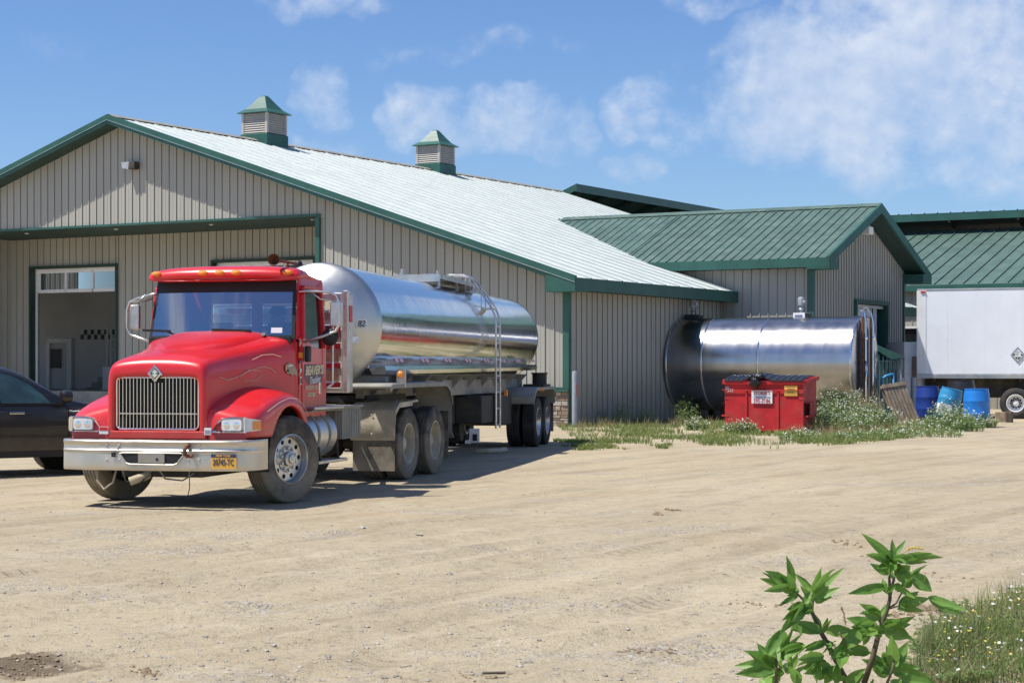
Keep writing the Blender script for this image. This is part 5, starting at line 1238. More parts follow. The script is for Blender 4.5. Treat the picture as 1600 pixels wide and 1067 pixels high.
for k in range(10):
    y = YF+.7+k*1.35; 
    for s in (1, -1): mb.add([V(s*.56, y, 1.5), V(s*.86, y, 1.52), V(s*.56, y, 1.18), V(s*.56, y+.05, 1.5), V(s*.86, y+.05, 1.52), V(s*.56, y+.05, 1.18)], [(0, 1, 2), (3, 5, 4), (0, 3, 4, 1), (1, 4, 5, 2)])
mb.box(-.9, .9, YF+.25, YF+.4, 1.30, 1.50); mb.build('subframe', parent=trl)
mb = MB(); mb.use('frame_dark'); mb.box(-.6, .6, -1.0, 1.4, 1.12, 1.22); mb.box(-.45, .45, 2.6, 9.6, .62, 1.15); mb.box(-.8, .8, 10.6, 12.6, .75, 1.1)
for y in (10.95, 12.2): mb.cyl((-1., y, .52), (1., y, .52), .08, 10)
mb.build('undercarriage', parent=trl)
for y in (10.95, 12.2):
    for s in (1, -1):
        wheel(trl, s*1.06, y, .51, s, 'drive', tm='rubber_far', rmname='alu'); wheel(trl, s*.72, y, .51, -s, 'drive', tm='rubber_far', rmname='alu')
# front quarter fenders over the drive wheels
def bentfender(pts, w0, w1, m, name, lip=.09):
    for s in (1, -1):
        mb = MB(); mb.use(m)
        mb.loft([[V(s*w0, y, z), V(s*w1, y, z), V(s*w1, y, z-.022), V(s*w0, y, z-.022)] for y, z in pts])
        mb.loft([[V(s*w1, y, z+.002), V(s*(w1+.015), y, z-.01), V(s*(w1+.015), y+(lip*.0), z-lip), V(s*w1, y, z-lip)] for y, z in pts[:-2]])
        o = mb.build(name, parent=trl, smooth=True, auto=30)
bentfender([(-2.05, 1.36), (-1.9, 1.40), (1.5, 1.41), (1.7, 1.39), (1.88, 1.33), (2.0, 1.23), (2.06, 1.1), (2.08, .6), (2.2, .52)], .62, 1.20, 'dusty_grey', 'front_fender', .07)
mb = MB(); mb.use('alu'); mb.box(1.10, 1.22, -1.28, -1.2, 1.34, 1.60); mb.use('amber'); mb.lathe([(.05, 0), (.05, .015), (.03, .03), (0, .034)], V(1.16, -1.28, 1.52), (0, -1, 0), 18); mb.build('turn_lamp', parent=trl)
bentfender([(9.95, .93), (10.02, 1.04), (10.16, 1.17), (10.35, 1.24), (12.6, 1.25), (12.8, 1.2), (12.9, 1.08), (12.93, .9)], .55, 1.25, 'dusty_grey', 'rear_fender', .06)
for s in (1, -1):
    mb = MB(); mb.use('dusty_grey')
    mb.box(s*.9-.33, s*.9+.33, 9.93, 9.95, .93, 1.05) ; mb.build('fender_skirt', parent=trl)
    mb = MB(); mb.use('rubber'); mb.box(s*.9-.3, s*.9+.3, 13.0, 13.01, .25, 1.1); mb.build('mud_flap', parent=trl)
mb = MB(); mb.use('frame_dark'); mb.lathe([(.12, 0), (.16, .02), (.16, .26), (.18, .27), (.18, .30), (.0, .30)], (1.0, 12.3, 1.25), (0, 0, 1), 20); mb.box(.75, 1.2, 11.6, 12.6, 1.255, 1.30); mb.build('canister', parent=trl, smooth=True, auto=40)
mb = MB(); mb.use('amber'); mb.box(1.22, 1.29, 10.9, 11.0, 1.16, 1.24); mb.box(1.02, 1.09, 7.75, 7.83, 1.10, 1.22); mb.build('marker_light', parent=trl, bevel=.01, split=lambda c: c.y > 9)
# equipment boxes and landing gear below the tank
mb = MB(); mb.use('frame_dark'); mb.box(.45, .95, 5.9, 7.0, .62, 1.12); mb.box(.5, .9, 7.6, 8.4, .55, 1.12); mb.box(-.95, -.5, 4.4, 6.2, .6, 1.12); mb.box(-.9, .35, 3.6, 7.2, .42, 1.0); mb.box(-.8, .8, 8.6, 9.9, .5, 1.12); mb.build('equipment_box', parent=trl, bevel=.02)
for s in (1, -1):
    mb = MB(); mb.use('frame_dark'); mb.box(s*.7-.07, s*.7+.07, 3.05, 3.2, .25, 1.2); mb.box(s*.7-.14, s*.7+.14, 3.0, 3.25, .22, .26); mb.bar((s*.7, 3.12, .7), (0, 3.8, 1.1), .05, .05); mb.build('landing_leg', parent=trl)
mb = MB(); mb.use('frame_dark'); mb.cyl((-.5, 6.3, .52), (.5, 6.3, .52), .24, 20); mb.build('air_tank', parent=trl)
mb = MB(); mb.use('white_paint'); mb.box(.84, 1.02, 5.3, 5.33, .30, .55); mb.box(.76, .86, 5.3, 5.33, .28, .34); mb.use('black'); mb.box(.90, .98, 5.285, 5.3, .33, .45); mb.build('tag_plate', parent=trl)
# top platform and manhole
mb = MB(); mb.use('alu'); y0, y1 = 4.75, 8.0; zt_ = 3.25
mb.box(-.42, .42, y0, y1, zt_-.012, zt_+.012)
for s in (1, -1): mb.box(s*.42-.012, s*.42+.012, y0, y1, zt_-.05, zt_+.03)
mb.box(-.42, .42, y1-.02, y1+.02, zt_-.12, zt_+.03); mb.box(-.42, .42, y0-.02, y0+.02, zt_-.1, zt_+.03)
for y in (y0+.1, 6.4, y1-.15):
    for s in (1, -1): mb.bar((s*.38, y, 3.02), (s*.38, y, zt_), .04, .04, up=V(0, 1, 0))
mb.build('walkway', parent=trl)
mb = MB(); mb.use('steel_dull'); mb.lathe([(.36, -.02), (.36, .03), (.34, .05), (.30, .07), (.15, .095), (0, .10)], (0, 5.8, zt_), (0, 0, 1), 32)
mb.cyl((.1, 7.0, zt_), (.1, 7.0, zt_+.17), .025, 8); mb.cyl((-.1, 7.2, zt_), (-.1, 7.2, zt_+.13), .03, 8); mb.cyl((.28, 5.2, zt_), (.28, 5.2, zt_+.12), .03, 8); mb.cyl((-.3, 4.9, zt_), (-.3, 4.9, zt_+.14), .03, 8)
mb.build('manhole_lid', parent=trl, smooth=True, auto=40)
# ladder: two rails that follow the barrel over the top
mb = MB(); mb.use('alu'); YL = 7.15
arc = [(1.02, .50), (1.02, 2.45), (1.0, 2.62), (.92, 2.80), (.62, 3.22), (.52, 3.34), (.40, 3.385), (.12, 3.39)]
for dy in (-.21, .21): mb.tube([V(x, YL+dy, z) for x, z in arc], .02, 8)
for k in range(7): z = .56+k*.31; mb.tube([V(1.02, YL-.21, z), V(1.02, YL+.21, z)], .016, 6)
for (x, z) in ((.86, 2.74), (.56, 3.06)):
    mb.box(x-.14, x+.06, YL-.21, YL+.21, z-.0, z+.025)
    for dy in (-.21, .21): mb.bar((x-.12, YL+dy, z), (x-.12, YL+dy, z+.34 if x > .6 else z+.31), .02, .02, up=V(0, 1, 0)); mb.bar((x+.04, YL+dy, z), (x+.04, YL+dy, z+.15), .02, .02, up=V(0, 1, 0))
for z in (1.45, 2.2): mb.bar((.86, YL-.21, z), (1.02, YL-.21, z), .02, .02); mb.bar((.86, YL+.21, z), (1.02, YL+.21, z), .02, .02)
mb.build('ladder', parent=trl, smooth=True, auto=40)
mb = MB(); mb.use('dusty_plate'); mb.tube([V(.9, 8.4, .06), V(1.0, 8.1, .05), V(.9, 7.7, .05), V(.55, 7.5, .05)], .05, 8)
for i, v in enumerate(mb.v): mb.v[i] = tuple(Matrix.Translation(trl.location) @ Matrix.Rotation(-TA, 4, 'Z') @ V(*v))
tag(mb.build('hose', smooth=True), 'short length of pale hose lying on the ground under the tank trailer', 'hose')
AU = math.atan2(-U.y, -U.x)                           # angle of the building front direction (to the right)
# ------------------------------------------------------------------ big stainless tank. local: +x along its axis to the right, +y away
TR = 1.47
axd = Vector((.8858, -.464, 0)); 
tk = thing('storage_tank', 'large brushed stainless steel storage tank lying behind the red dumpster', 'tank', (10.80, 54.0, 0), AU)
TL = 5.98; zc = 1.82
mb = MB(); mb.use('steel_brush'); SEG = 96
def kr(x, r_): return [V(x, r_*math.cos(t), zc+r_*math.sin(t)) for t in [2*math.pi*k/SEG for k in range(SEG)]]
mb.loft([kr(-TL+TL*k/20, TR) for k in range(21)], caps=False)
mb.build('tank_shell', parent=tk, smooth=True)
mb = MB(); mb.use('steel')
for x in (-TL+.02, -TL+1.2, -TL+3.05, 0): mb.lathe([(TR, -.03), (TR+.006, -.02), (TR+.006, .02), (TR, .03)], (x, 0, zc), (1, 0, 0), 96)
mb.build('weld_band', parent=tk, smooth=True)
for x0, d in ((0, 1), (-TL, -1)):
    mb = MB(); mb.use('steel_brush'); mb.loft([kr(x0+d*h, r_) for r_, h in ((TR+.006, -.01), (TR+.004, .02), (TR-.03, .035), (TR*.8, .05), (TR*.4, .06), (.01, .062))], caps=False); mb.build('tank_end', parent=tk, smooth=True)
mb = MB(); mb.use('black')                            # legs, saddles
for x in (-TL+.7, -TL+3, -.9):
    for y in (-.8, .8): mb.bar((x, y, 0), (x, y, .75), .16, .16, up=V(0, 1, 0))
mb.build('leg', parent=tk, split=lambda c: (round(c.x), c.y > 0))
mb = MB(); mb.use('galv')                             # channels and pipes up the end
for y in (-.50, -.12, .30):
    mb.box(.05, .20, y-.05, y+.05, .35, zc+TR*.93)
mb.use('rust')
for y in (-.38, -.66, .42, .14): mb.tube([V(.16, y, .4), V(.16, y, 1.6), V(.15, y, zc+TR*.9+.1)], .045, 8)
mb.use('chrome')
for y in (-.58, .20): mb.tube([V(.22, y, .5), V(.22, y, zc+TR*.85), V(.16, y, zc+TR+.10), V(.05, y+.1, zc+TR+.15)], .028, 8); mb.lathe([(.05, 0), (.06, .05), (.04, .1)], V(.22, y, 2.55), (0, 0, 1), 10)
mb.tube([V(.1, -.5, zc+TR*.95), V(.1, -.4, zc+TR+.2), V(.1, -.1, zc+TR+.26), V(.1, .1, zc+TR+.2), V(.1, .2, zc+TR)], .014, 6)
mb.tube([V(.24, -.62, 1.9), V(.3, -.7, 1.7), V(.26, -.7, 1.3)], .02, 6); mb.tube([V(.24, .30, 2.2), V(.32, .2, 1.9), V(.28, .15, 1.6)], .015, 6)
mb.build('end_pipes', parent=tk, smooth=True, auto=40)
for i, x in enumerate((-TL+.35, -2.0)):
    mb = MB(); z = zc+TR; mb.use('black' if i == 0 else 'white_paint'); mb.box(x-.2, x+.18, -.2, .2, z-.06, z+.12); mb.use('black'); mb.box(x+.18, x+.28, -.2, .2, z-.05, z+.10)
    mb.use('galv'); mb.cyl((x, 0, z+.1), (x, 0, z+.26), .04, 10); mb.lathe([(.05, .20), (.09, .24), (.05, .30), (.05, .34), (.105, .36), (.11, .56), (.09, .60), (.04, .62)], (x, 0, z), (0, 0, 1), 16); mb.lathe([(.055, 0), (.055, .14), (0, .14)], (x+.05, 0, z+.45), (1, -.6, 0), 10)
    mb.use('letter_blue'); 
    if i: mb.box(x-.14, x+.1, -.205, -.2, z+.0, z+.05)
    mb.build('vent_fitting', parent=tk, smooth=True, auto=40)

# ------------------------------------------------------------------ dumpster. local +x right along the front, +y back
DW, DH = 2.06, 1.38
dp = gp(1196, 677)
dm_ = thing('dumpster', 'red steel dumpster with ribbed black lids and a white phone sign', 'dumpster', (dp.x-.03, dp.y+.1, .06), AU+R(4))
mb = MB(); mb.use('red_dull')
x0, x1 = -DW/2, DW/2; D = 1.35
# shell: front slopes, side profile narrows to the bottom
fr = lambda z: .10*(1-z/DH)*0
mb.add([V(x0, 0, .0), V(x1, 0, 0), V(x1, 0, DH-.1), V(x0, 0, DH-.1), V(x0, D-.25, 0), V(x1, D-.25, 0), V(x1, D, .6), V(x0, D, .6), V(x1, D, DH+.02), V(x0, D, DH+.02)],
       [(0, 1, 2, 3), (0, 4, 5, 1), (1, 5, 6, 8, 2), (0, 3, 9, 7, 4), (4, 7, 6, 5), (7, 9, 8, 6)])
mb.build('bin_body', parent=dm_)
mb = MB(); mb.use('red_dull')
mb.box(x0-.04, x1+.05, -.05, .03, DH-.19, DH-.09); mb.bar((x0-.04, 0, DH-.13), (x0-.04, D, DH-.03), .06, .1); mb.bar((x1+.05, 0, DH-.13), (x1+.05, D, DH-.03), .06, .1)
mb.box(x0-.06, x1+.06, -.055, -.03, DH-.345, DH-.325)      # thin bar across
for x in (-.45, .38): mb.add([V(x-.035, -.002, 0), V(x-.02, -.03, 0), V(x+.02, -.03, 0), V(x+.035, -.002, 0), V(x-.035, -.002, DH-.34), V(x-.02, -.03, DH-.36), V(x+.02, -.03, DH-.36), V(x+.035, -.002, DH-.34)], [(0, 1, 5, 4), (1, 2, 6, 5), (2, 3, 7, 6), (4, 5, 6, 7)])
mb.box(x0, x0+.1, -.012, 0, .80, .815); mb.box(x1-.12, x1, -.012, 0, .80, .815); mb.box(x0, x0+.1, -.012, 0, .36, .375)
mb.build('rib', parent=dm_, bevel=.004)
for s, x in ((-1, x0), (1, x1)):                      # fork pockets
    mb = MB(); mb.use('red_dull'); a, b = (x-.11, x) if s < 0 else (x, x+.11)
    mb.add([V(a, .05, .36), V(b, .05, .36), V(b, .05, .40), V(a, .05, .40), V(a, .95, .36), V(b, .95, .36), V(b, .95, .40), V(a, .95, .40)], [(0, 1, 2, 3), (4, 7, 6, 5), (0, 4, 5, 1), (3, 2, 6, 7), (0, 3, 7, 4), (1, 5, 6, 2)])
    xo = a if s < 0 else b
    mb.add([V(x, .05, .74), V(xo, .05, .70), V(xo, .95, .70), V(x, .95, .74)], [(0, 1, 2, 3)]); mb.add([V(xo, .25, .38), V(xo, .95, .38), V(xo, .95, .72), V(xo, .25, .72)], [(0, 1, 2, 3)])
    mb.use('black'); mb.add([V(x+s*.004, .06, .40), V(x+s*.004, .3, .40), V(x+s*.004, .3, .70), V(x+s*.004, .06, .70)], [(0, 1, 2, 3)]); mb.build('fork_pocket', parent=dm_)
mb = MB(); mb.use('frame_dark'); mb.box(x0+.1, x0+.3, .1, D-.4, -.06, 0); mb.box(x1-.3, x1-.1, .1, D-.4, -.06, 0); mb.box(-.1, .1, .1, D-.4, -.06, 0); mb.build('skid', parent=dm_)
def lid(xa, xb, bump):
    mb = MB(); mb.use('barrel_black'); n = 7; NN = n*6; rows = []
    for j in range(13):
        v = j/12; row = []
        for i in range(NN+1):
            u = i/NN; x = xa+(xb-xa)*u; rib = .032 if (i % 6) in (2, 3, 4) and .04 < v < .96 else 0
            z = DH-.085+.11*v+.05*math.sin(math.pi*min(1, v*1.15))*.9+rib+bump(x)*(1-v)
            row.append(V(x, -.07+(D+.05)*v, z))
        rows.append(row)
    mb.loft(rows, close=False, caps=False); mb.loft([rows[0], [p-V(0, 0, .03) for p in rows[0]]], close=False, caps=False); mb.build('lid', parent=dm_)
lid(x0, -.12, lambda x: .13*max(0, 1-abs(x+.12)/.45)); lid(-.10, x1+.02, lambda x: .13*max(0, 1-abs(x+.10)/.35))
mb = MB(); mb.use('white_paint'); mb.box(-.31, .235, -.040, -.033, .70, 1.04); sg = mb.build('sign', parent=dm_)
text('sign_text', "STORER'S", .125, (-.037, -.044, .962), (1, 0, 0), (0, 0, 1), 'letter_red', sg, xs=.82, bold=.002)
text('sign_text', "Container Service", .085, (-.037, -.044, .862), (1, 0, 0), (0, 0, 1), 'letter_blue', sg, xs=.72, shear=.15)
text('sign_text', "595-3186", .15, (-.037, -.044, .762), (1, 0, 0), (0, 0, 1), 'letter_red', sg, xs=.78, bold=.002)
mb = MB(); mb.use('sign_yellow'); mb.box(.55, .88, -.03, -.004, .90, 1.16); mb.use('letter_red'); mb.box(.57, .86, -.032, -.028, 1.12, 1.14); mb.box(.57, .86, -.032, -.028, .93, .945); mb.use('brown_block'); 
for z in (1.075, 1.05, .99, .97): mb.box(.62, .81, -.032, -.028, z, z+.012)
mb.build('warning_sign', parent=dm_)
mb = MB(); mb.use('galv'); mb.box(x0+.02, x0+.12, -.01, -.004, 1.05, 1.13); mb.build('decal', parent=dm_)
text('bin_number', "333", .11, (x0+.15, -.006, 1.03), (1, 0, 0), (0, 0, 1), 'white_paint', dm_)
# rubbish bag poking out from under the lid
def blob(mb, c, r_, sy=1., sz=1., n=10, seed=0, amp=.25):
    rings = []
    for i in range(n+1):
        th = math.pi*i/n; ring = []
        for k in range(16):
            ph = 2*math.pi*k/16; d = V(math.sin(th)*math.cos(ph), math.sin(th)*math.sin(ph)*sy, math.cos(th)*sz)
            ring.append(Vector(c)+d*r_*(1+amp*mnoise.noise(d*2.3+V(seed, 0, 0))))
        rings.append(ring)
    mb.loft(rings, caps=False)
mb = MB(); mb.use('bag'); T = Matrix.Translation(dm_.location) @ Matrix.Rotation(AU+R(4), 4, 'Z')
blob(mb, (-.20, -.09, DH-.13), .155, .6, .85, seed=2, amp=.5); blob(mb, (-.12, -.05, DH+.02), .16, .7, .45, seed=5, amp=.5); blob(mb, (-.28, -.03, DH), .12, .8, .5, seed=9, amp=.6)
for i, v in enumerate(mb.v): mb.v[i] = tuple(T @ V(*v))
tag(mb.build('rubbish_bag', smooth=True), 'shiny black rubbish bag bulging out between the dumpster lids', 'rubbish bag')

# ------------------------------------------------------------------ bollards
def bollard(p, r_, h, label, red=False, group=None):
    b = thing('bollard', label, 'bollard', p, 0, group)
    mb = MB(); mb.use('galv'); mb.lathe([(r_, -.1), (r_, h), (r_*.92, h+.015), (r_*.5, h+.03), (0, h+.035)], (0, 0, 0), (0, 0, 1), 24); mb.build('post', parent=b, smooth=True, auto=40)
    if red: mb = MB(); mb.use('tape_red'); mb.box(r_-.02, r_+.004, -.07, -.03, h*.56, h*.80); mb.build('reflector', parent=b)
g = gp(898, 667); bollard(g, .078, 1.56, 'tall grey bollard with a red strip at the stone corner of the building', True)
for i, (x, y) in enumerate(((1389.5, 657), (1408, 655), (1427.5, 653.5), (1446.5, 652))):
    g = gp(x, y); bollard(g, .092, 1.36, ['grey steel bollard left of the leaning pallet, nearest the big tank', 'grey bollard behind the top left corner of the leaning pallet', 'grey bollard behind the top right corner of the leaning pallet', 'grey bollard at the right edge of the pallet, before the dark blue barrels'][i], group='grey bollards by the pallet')
# ------------------------------------------------------------------ pallet leaning on the bollards
g = gp(1421, 664)
pl = thing('pallet', 'weathered wooden pallet leaning back against the grey bollards', 'pallet', (g.x, g.y, 0))
pl.rotation_euler = (R(-24), R(-6), R(32))
PW, PH = .95, 1.36
for k in range(7):
    x = -PW/2+.07+k*(PW-.14)/6; mb = MB(); mb.use('wood'); w = .095 if k not in (0, 6) else .10
    mb.box(x-w/2, x+w/2, -.02, .0, 0.02*(k % 3), PH-.01*(k % 2)); mb.build('slat', parent=pl, bevel=.003)
for z in (.06, PH/2, PH-.08):
    mb = MB(); mb.use('wood'); mb.box(-PW/2, PW/2, .003, .09, z-.03, z+.02); mb.box(-PW/2+.002, PW/2-.002, -.045, -.023, z-.05, z+.06) if z > 1 else None; mb.build('stringer', parent=pl, bevel=.003)
mb = MB(); mb.use('wood')
for k in range(4): x = -PW/2+.08+k*.22; mb.box(x-.05, x+.05, .093, .11, 0, PH)
mb.build('bottom_boards', parent=pl, bevel=.003)
# ------------------------------------------------------------------ barrels
def barrel(p, r_, h, m, label, tilt=(0, 0), rz=0, open_=False):
    b = thing('barrel', label, 'barrel', p, rz, 'plastic barrels beside the box trailer'); b.rotation_euler = (tilt[0], tilt[1], rz)
    mb = MB(); mb.use(m)
    pr = [(r_*.90, 0), (r_*.95, .02), (r_*.99, h*.15), (r_*1.01, h*.31), (r_*1.03, h*.33), (r_*1.01, h*.35), (r_*1.02, h*.5), (r_*1.01, h*.65), (r_*1.03, h*.67), (r_*1.01, h*.69), (r_*.98, h*.85), (r_*.90, h*.97), (r_*.93, h*.975), (r_*.93, h), (r_*.88, h)]
    pr += [(r_*.87, h-.02), (r_*.9, h*.5), (r_*.85, .05), (0, .05)] if open_ else [(r_*.87, h-.025), (0, h-.025)]
    mb.lathe(pr, (0, 0, 0), (0, 0, 1), 40); mb.build('drum', parent=b, smooth=True, auto=50)
    if not open_:
        mb = MB(); mb.use(m); 
        for s in (1, -1): mb.lathe([(.035, 0), (.035, .02), (0, .02)], V(s*r_*.55, 0, h-.025), (0, 0, 1), 12)
        mb.build('bung', parent=b)
    return b
def bz(x, ytop, Z, h): p = px(x, ytop, Z); return Vector((p.x, p.y, max(-.05, p.z-h)))
barrel(bz(1526, 607, 50, 1.08), .365, 1.08, 'barrel_blue', 'bright blue plastic barrel standing upright next to the trailer wheel')
barrel(bz(1476, 604, 51.5, 1.0)+V(0, 0, .02), .33, .95, 'barrel_light', 'lighter teal blue barrel tilted to the right in the middle', (R(4), R(13)))
barrel(bz(1450, 604, 53, 1.0), .36, 1.02, 'barrel_dark', 'dark blue open barrel just right of the bollards', open_=True)
barrel(bz(1404, 606, 55.6, 1.0)+V(0, 1.2, 0), .36, 1.0, 'barrel_dark', 'dark blue barrel hidden behind the leaning pallet')
barrel(bz(1497, 607, 52.5, .98), .34, .96, 'barrel_black', 'black barrel between the teal and the bright blue barrels')
barrel(bz(1502, 599, 54.2, 1.0), .42, 1.12, 'barrel_black', 'wide black open drum at the back under the box trailer', open_=True)
barrel(bz(1421, 571, 61.5, 1.8), .33, 1.0, 'barrel_black', 'black barrel raised on blocks before the white van', ).location.z = .85
mb = MB(); mb.use('brown_block'); q = px(1421, 580, 61.5); mb.box(q.x-.4, q.x+.4, q.y-.4, q.y+.4, 0, .845); tag(mb.build('block_stack'), 'brown block stack under the raised black barrel', 'blocks')
mb = MB(); mb.use('white_paint'); q = px(1475, 632, 49.6); T = Matrix.Translation((q.x, q.y, .52)) @ Matrix.Rotation(R(14), 4, 'Y'); mb.box(-.19, .17, -.1, .1, -.14, .14, T)
mb.cyl(T @ V(-.10, 0, .14), T @ V(-.10, 0, .19), .03, 8)
tag(mb.build('jerry_can', bevel=.03), 'white plastic jug leaning by the tilted teal barrel', 'jug')
mb = MB(); mb.use('wood'); q = gp(1567, 659.5); T = Matrix.Translation((q.x-.05, q.y-.2, 0)) @ Matrix.Rotation(AU, 4, 'Z')
mb.box(-.23, .10, -.1, .2, .02, .32, T); mb.use('brown_block'); mb.box(.11, .27, -.1, .2, .0, .34, T)
for k in range(3): mb.box(.13+k*.045, .15+k*.045, -.115, -.1, .04, .30, T)
tag(mb.build('wooden_block', bevel=.01), 'brown wooden wheel block standing before the trailer tyre', 'block')
mb = MB(); mb.use('wood'); T = Matrix.Translation((q.x-.75, q.y+.1, 0)) @ Matrix.Rotation(AU+.3, 4, 'Z'); mb.box(-.3, .45, -.1, .1, .14, .18, T); mb.box(.1, .22, -.1, .1, 0, .14, T); mb.box(-.2, -.1, -.1, .1, 0, .14, T)
tag(mb.build('low_plank', bevel=.005), 'low plank on short blocks between the blue barrel and wheel block', 'plank')
mb = MB(); mb.use('wood'); a = px(1429, 557, 60.5); mb.box(a.x-.08, a.x+.08, a.y, a.y+.1, 0, a.z); tag(mb.build('timber_post', bevel=.006), 'tan timber post beside the white van and the box trailer', 'post')

# ------------------------------------------------------------------ white box trailer. local +x right along its side, +y away
BZ = 60.0; a = px(1433, 591, BZ)
bx = thing('box_trailer', 'white box trailer with a diamond placard parked at the right', 'trailer', (a.x, a.y, 0), AU+R(8))
BL, BW, b0, b1 = 13.5, 2.55, 1.35, 4.39
mb = MB(); mb.use('box_white'); mb.box(0, BL, 0, BW, b0+.14, b1-.05); mb.build('box_body', parent=bx, bevel=.03)
mb = MB(); mb.use('alu'); mb.box(-.02, BL, -.03, .06, b0, b0+.14); mb.box(0, BL, -.012, .05, b1-.06, b1); mb.box(0, BL, BW-.06, BW+.03, b0, b0+.14)
mb.use('white_paint'); mb.box(-.012, .30, -.014, .05, b0+.15, b1-.06)
mb.build('rail', parent=bx, bevel=.008)
mb = MB(); mb.use('box_white')
for k in range(34):
    x = .34+k*.4
    if x < BL: 
        for j in range(26): z = b0+.2+j*.105; mb.box(x-.008, x+.008, -.0045, .0, z-.008, z+.008)
for k in range(11): mb.box(1.0+k*1.22-.012, 1.0+k*1.22+.012, -.004, .0, b0+.15, b1-.06)
mb.build('rivet_rows', parent=bx)
mb = MB(); mb.use('tape_red'); mb.box(.12, .28, -.05, -.015, b1-.13, b1-.07); mb.build('marker_lamp', parent=bx, bevel=.01)
mb = MB(); mb.use('frame_dark')
for s in (.5, BW-.6): mb.box(.2, BL, s, s+.12, 1.0, b0)
for k in range(14): mb.box(.5+k*.95, .58+k*.95, .02, BW, 1.24, b0)
mb.box(2.0, 5.2, .55, BW-.5, .7, 1.05); mb.box(-.05, .05, .2, BW-.2, .55, .70); mb.box(-.02, .05, .8, .9, .6, b0); mb.box(-.02, .05, 1.6, 1.7, .6, b0); mb.build('trailer_frame', parent=bx)
def worlddx(x): return (x-1433)/F*BZ/.94
wx = (1572-1433)/F*(BZ-1.2)/.92
for k in range(2):
    for s, y in ((-1, .17), (-1, .50), (1, BW-.17), (1, BW-.5)):
        w = wheel(bx, wx+k*1.28, y, .52, 1, 'drive', tm='rubber_far', rmname='white_paint'); w.rotation_euler = (random.random(), 0, (R(-90) if s < 0 else R(90)) if y in (.17, BW-.17) else (R(90) if s < 0 else R(-90)))
dx_ = (1577-1433)/F*(BZ-1.3)/.93; dz_ = H+(HZ-554)/F*(BZ-1.5)
mb = MB(); mb.use('galv')
def dd(y, a, b): return [V(dx_, y, dz_+b), V(dx_+a, y, dz_), V(dx_, y, dz_-b), V(dx_-a, y, dz_)]
mb.loft([dd(-.01, .235, .27), dd(-.035, .225, .26), dd(-.035, .185, .215), dd(-.02, .18, .21)]); pcd = mb.build('placard', parent=bx)
mb = MB(); mb.use('white_paint'); mb.poly(*dd(-.024, .182, .212)); mb.use('black')
mb.poly(V(dx_-.16, -.028, dz_), V(dx_-.135, -.028, dz_+.03), V(dx_-.10, -.028, dz_+.03), V(dx_-.10, -.028, dz_-.04), V(dx_-.13, -.028, dz_-.035)); mb.poly(V(dx_+.16, -.028, dz_), V(dx_+.135, -.028, dz_+.03), V(dx_+.10, -.028, dz_+.03), V(dx_+.10, -.028, dz_-.04), V(dx_+.13, -.028, dz_-.035))
mb.poly(V(dx_-.10, -.028, dz_-.075), V(dx_+.10, -.028, dz_-.075), V(dx_+.02, -.028, dz_-.16), V(dx_-.02, -.028, dz_-.16)); mb.use('galv'); mb.box(dx_-.09, dx_+.02, -.03, -.026, dz_-.0, dz_+.03); mb.box(dx_-.05, dx_+.05, -.03, -.026, dz_+.07, dz_+.1)
mb.use('white_paint'); mb.box(dx_-.012, dx_+.012, -.031, -.027, dz_-.14, dz_-.095); mb.build('placard_face', parent=pcd)

# ------------------------------------------------------------------ white van glimpsed in the gap
q = px(1424, 590, 63)
vn = thing('van', 'white van partly seen in the gap between the wing and the box trailer', 'van', (q.x, q.y, 0), AU+R(-60))
mb = MB(); mb.use('white_paint')
P = [(-2.3, .5), (-2.3, 1.25), (-1.55, 1.42), (-.75, 2.45), (.3, 2.62), (2.4, 2.6), (2.4, .5)]
mb.loft([[V(x, y*w, z) for x, z in P] for y, w in ((-.95, .93), (-.9, 1.0), (.9, 1.0), (.95, .93))]); mb.build('van_body', parent=vn, bevel=.06)
mb = MB(); mb.use('tinted'); mb.add([V(-1.5, -.82, 1.46), V(-1.5, .82, 1.46), V(-.86, .76, 2.32), V(-.86, -.76, 2.32)], [(0, 1, 2, 3)])
for i, v in enumerate(mb.v): mb.v[i] = (v[0]-.03, v[1], v[2]+.03)
mb.build('windscreen', parent=vn)
mb = MB(); mb.use('glass_dark')
for s in (1, -1): mb.add([V(-1.1, s*.96, 1.5), V(-.1, s*.96, 1.5), V(-.1, s*.96, 2.2), V(-.6, s*.96, 2.2)], [(0, 1, 2, 3)])
mb.build('side_window', parent=vn)
for x in (-1.5, 1.5):
    for s in (1, -1):
        mb = MB(); mb.use('rubber_far'); mb.lathe([(.18, -.1), (.33, -.11), (.35, -.05), (.35, .05), (.33, .11), (.18, .1)], (x, s*.88, .35), (0, 1, 0), 24); w = mb.build('tyre', parent=vn, smooth=True, auto=40); mb = MB(); mb.use('alu'); mb.lathe([(.19, 0), (.15, .04), (0, .05)], (x, s*(.88+.06), .35), (0, s, 0), 20); mb.build('rim', parent=w)

# ------------------------------------------------------------------ small lean-to with green roof beside the wing door
q = px(1378, 541, 56.5)
ln = thing('lean_to', 'small green sheet-metal lean-to roof right of the big tank end', 'shelter', (q.x, q.y, 0), AU+R(14))
zt = q.z
mb = MB(); mb.use('green_roof'); roofplane(mb, V(.72, -.5, zt-.36), V(.72, 1.0, zt-.36), V(-.35, -.5, zt+.12), V(-.35, 1.0, zt+.12), sp=.2, dep=.015)
mb.use('green'); mb.add([V(.72, -.5, zt-.36), V(-.35, -.5, zt+.12), V(-.35, -.5, zt-.0), V(.30, -.5, zt-.42)], [(0, 1, 2, 3)]); mb.build('roof', parent=ln)
mb = MB(); mb.use('green')
for k in range(9): x = .72-k*.13; z1 = zt-.37+max(0, (.72-x))*.15; mb.box(x-.035, x, -.47, -.45, zt-.75, z1-.02)
for k in range(7): mb.box(-.3+k*.12, -.25+k*.12, -.2, -.18, .1, zt-.5)
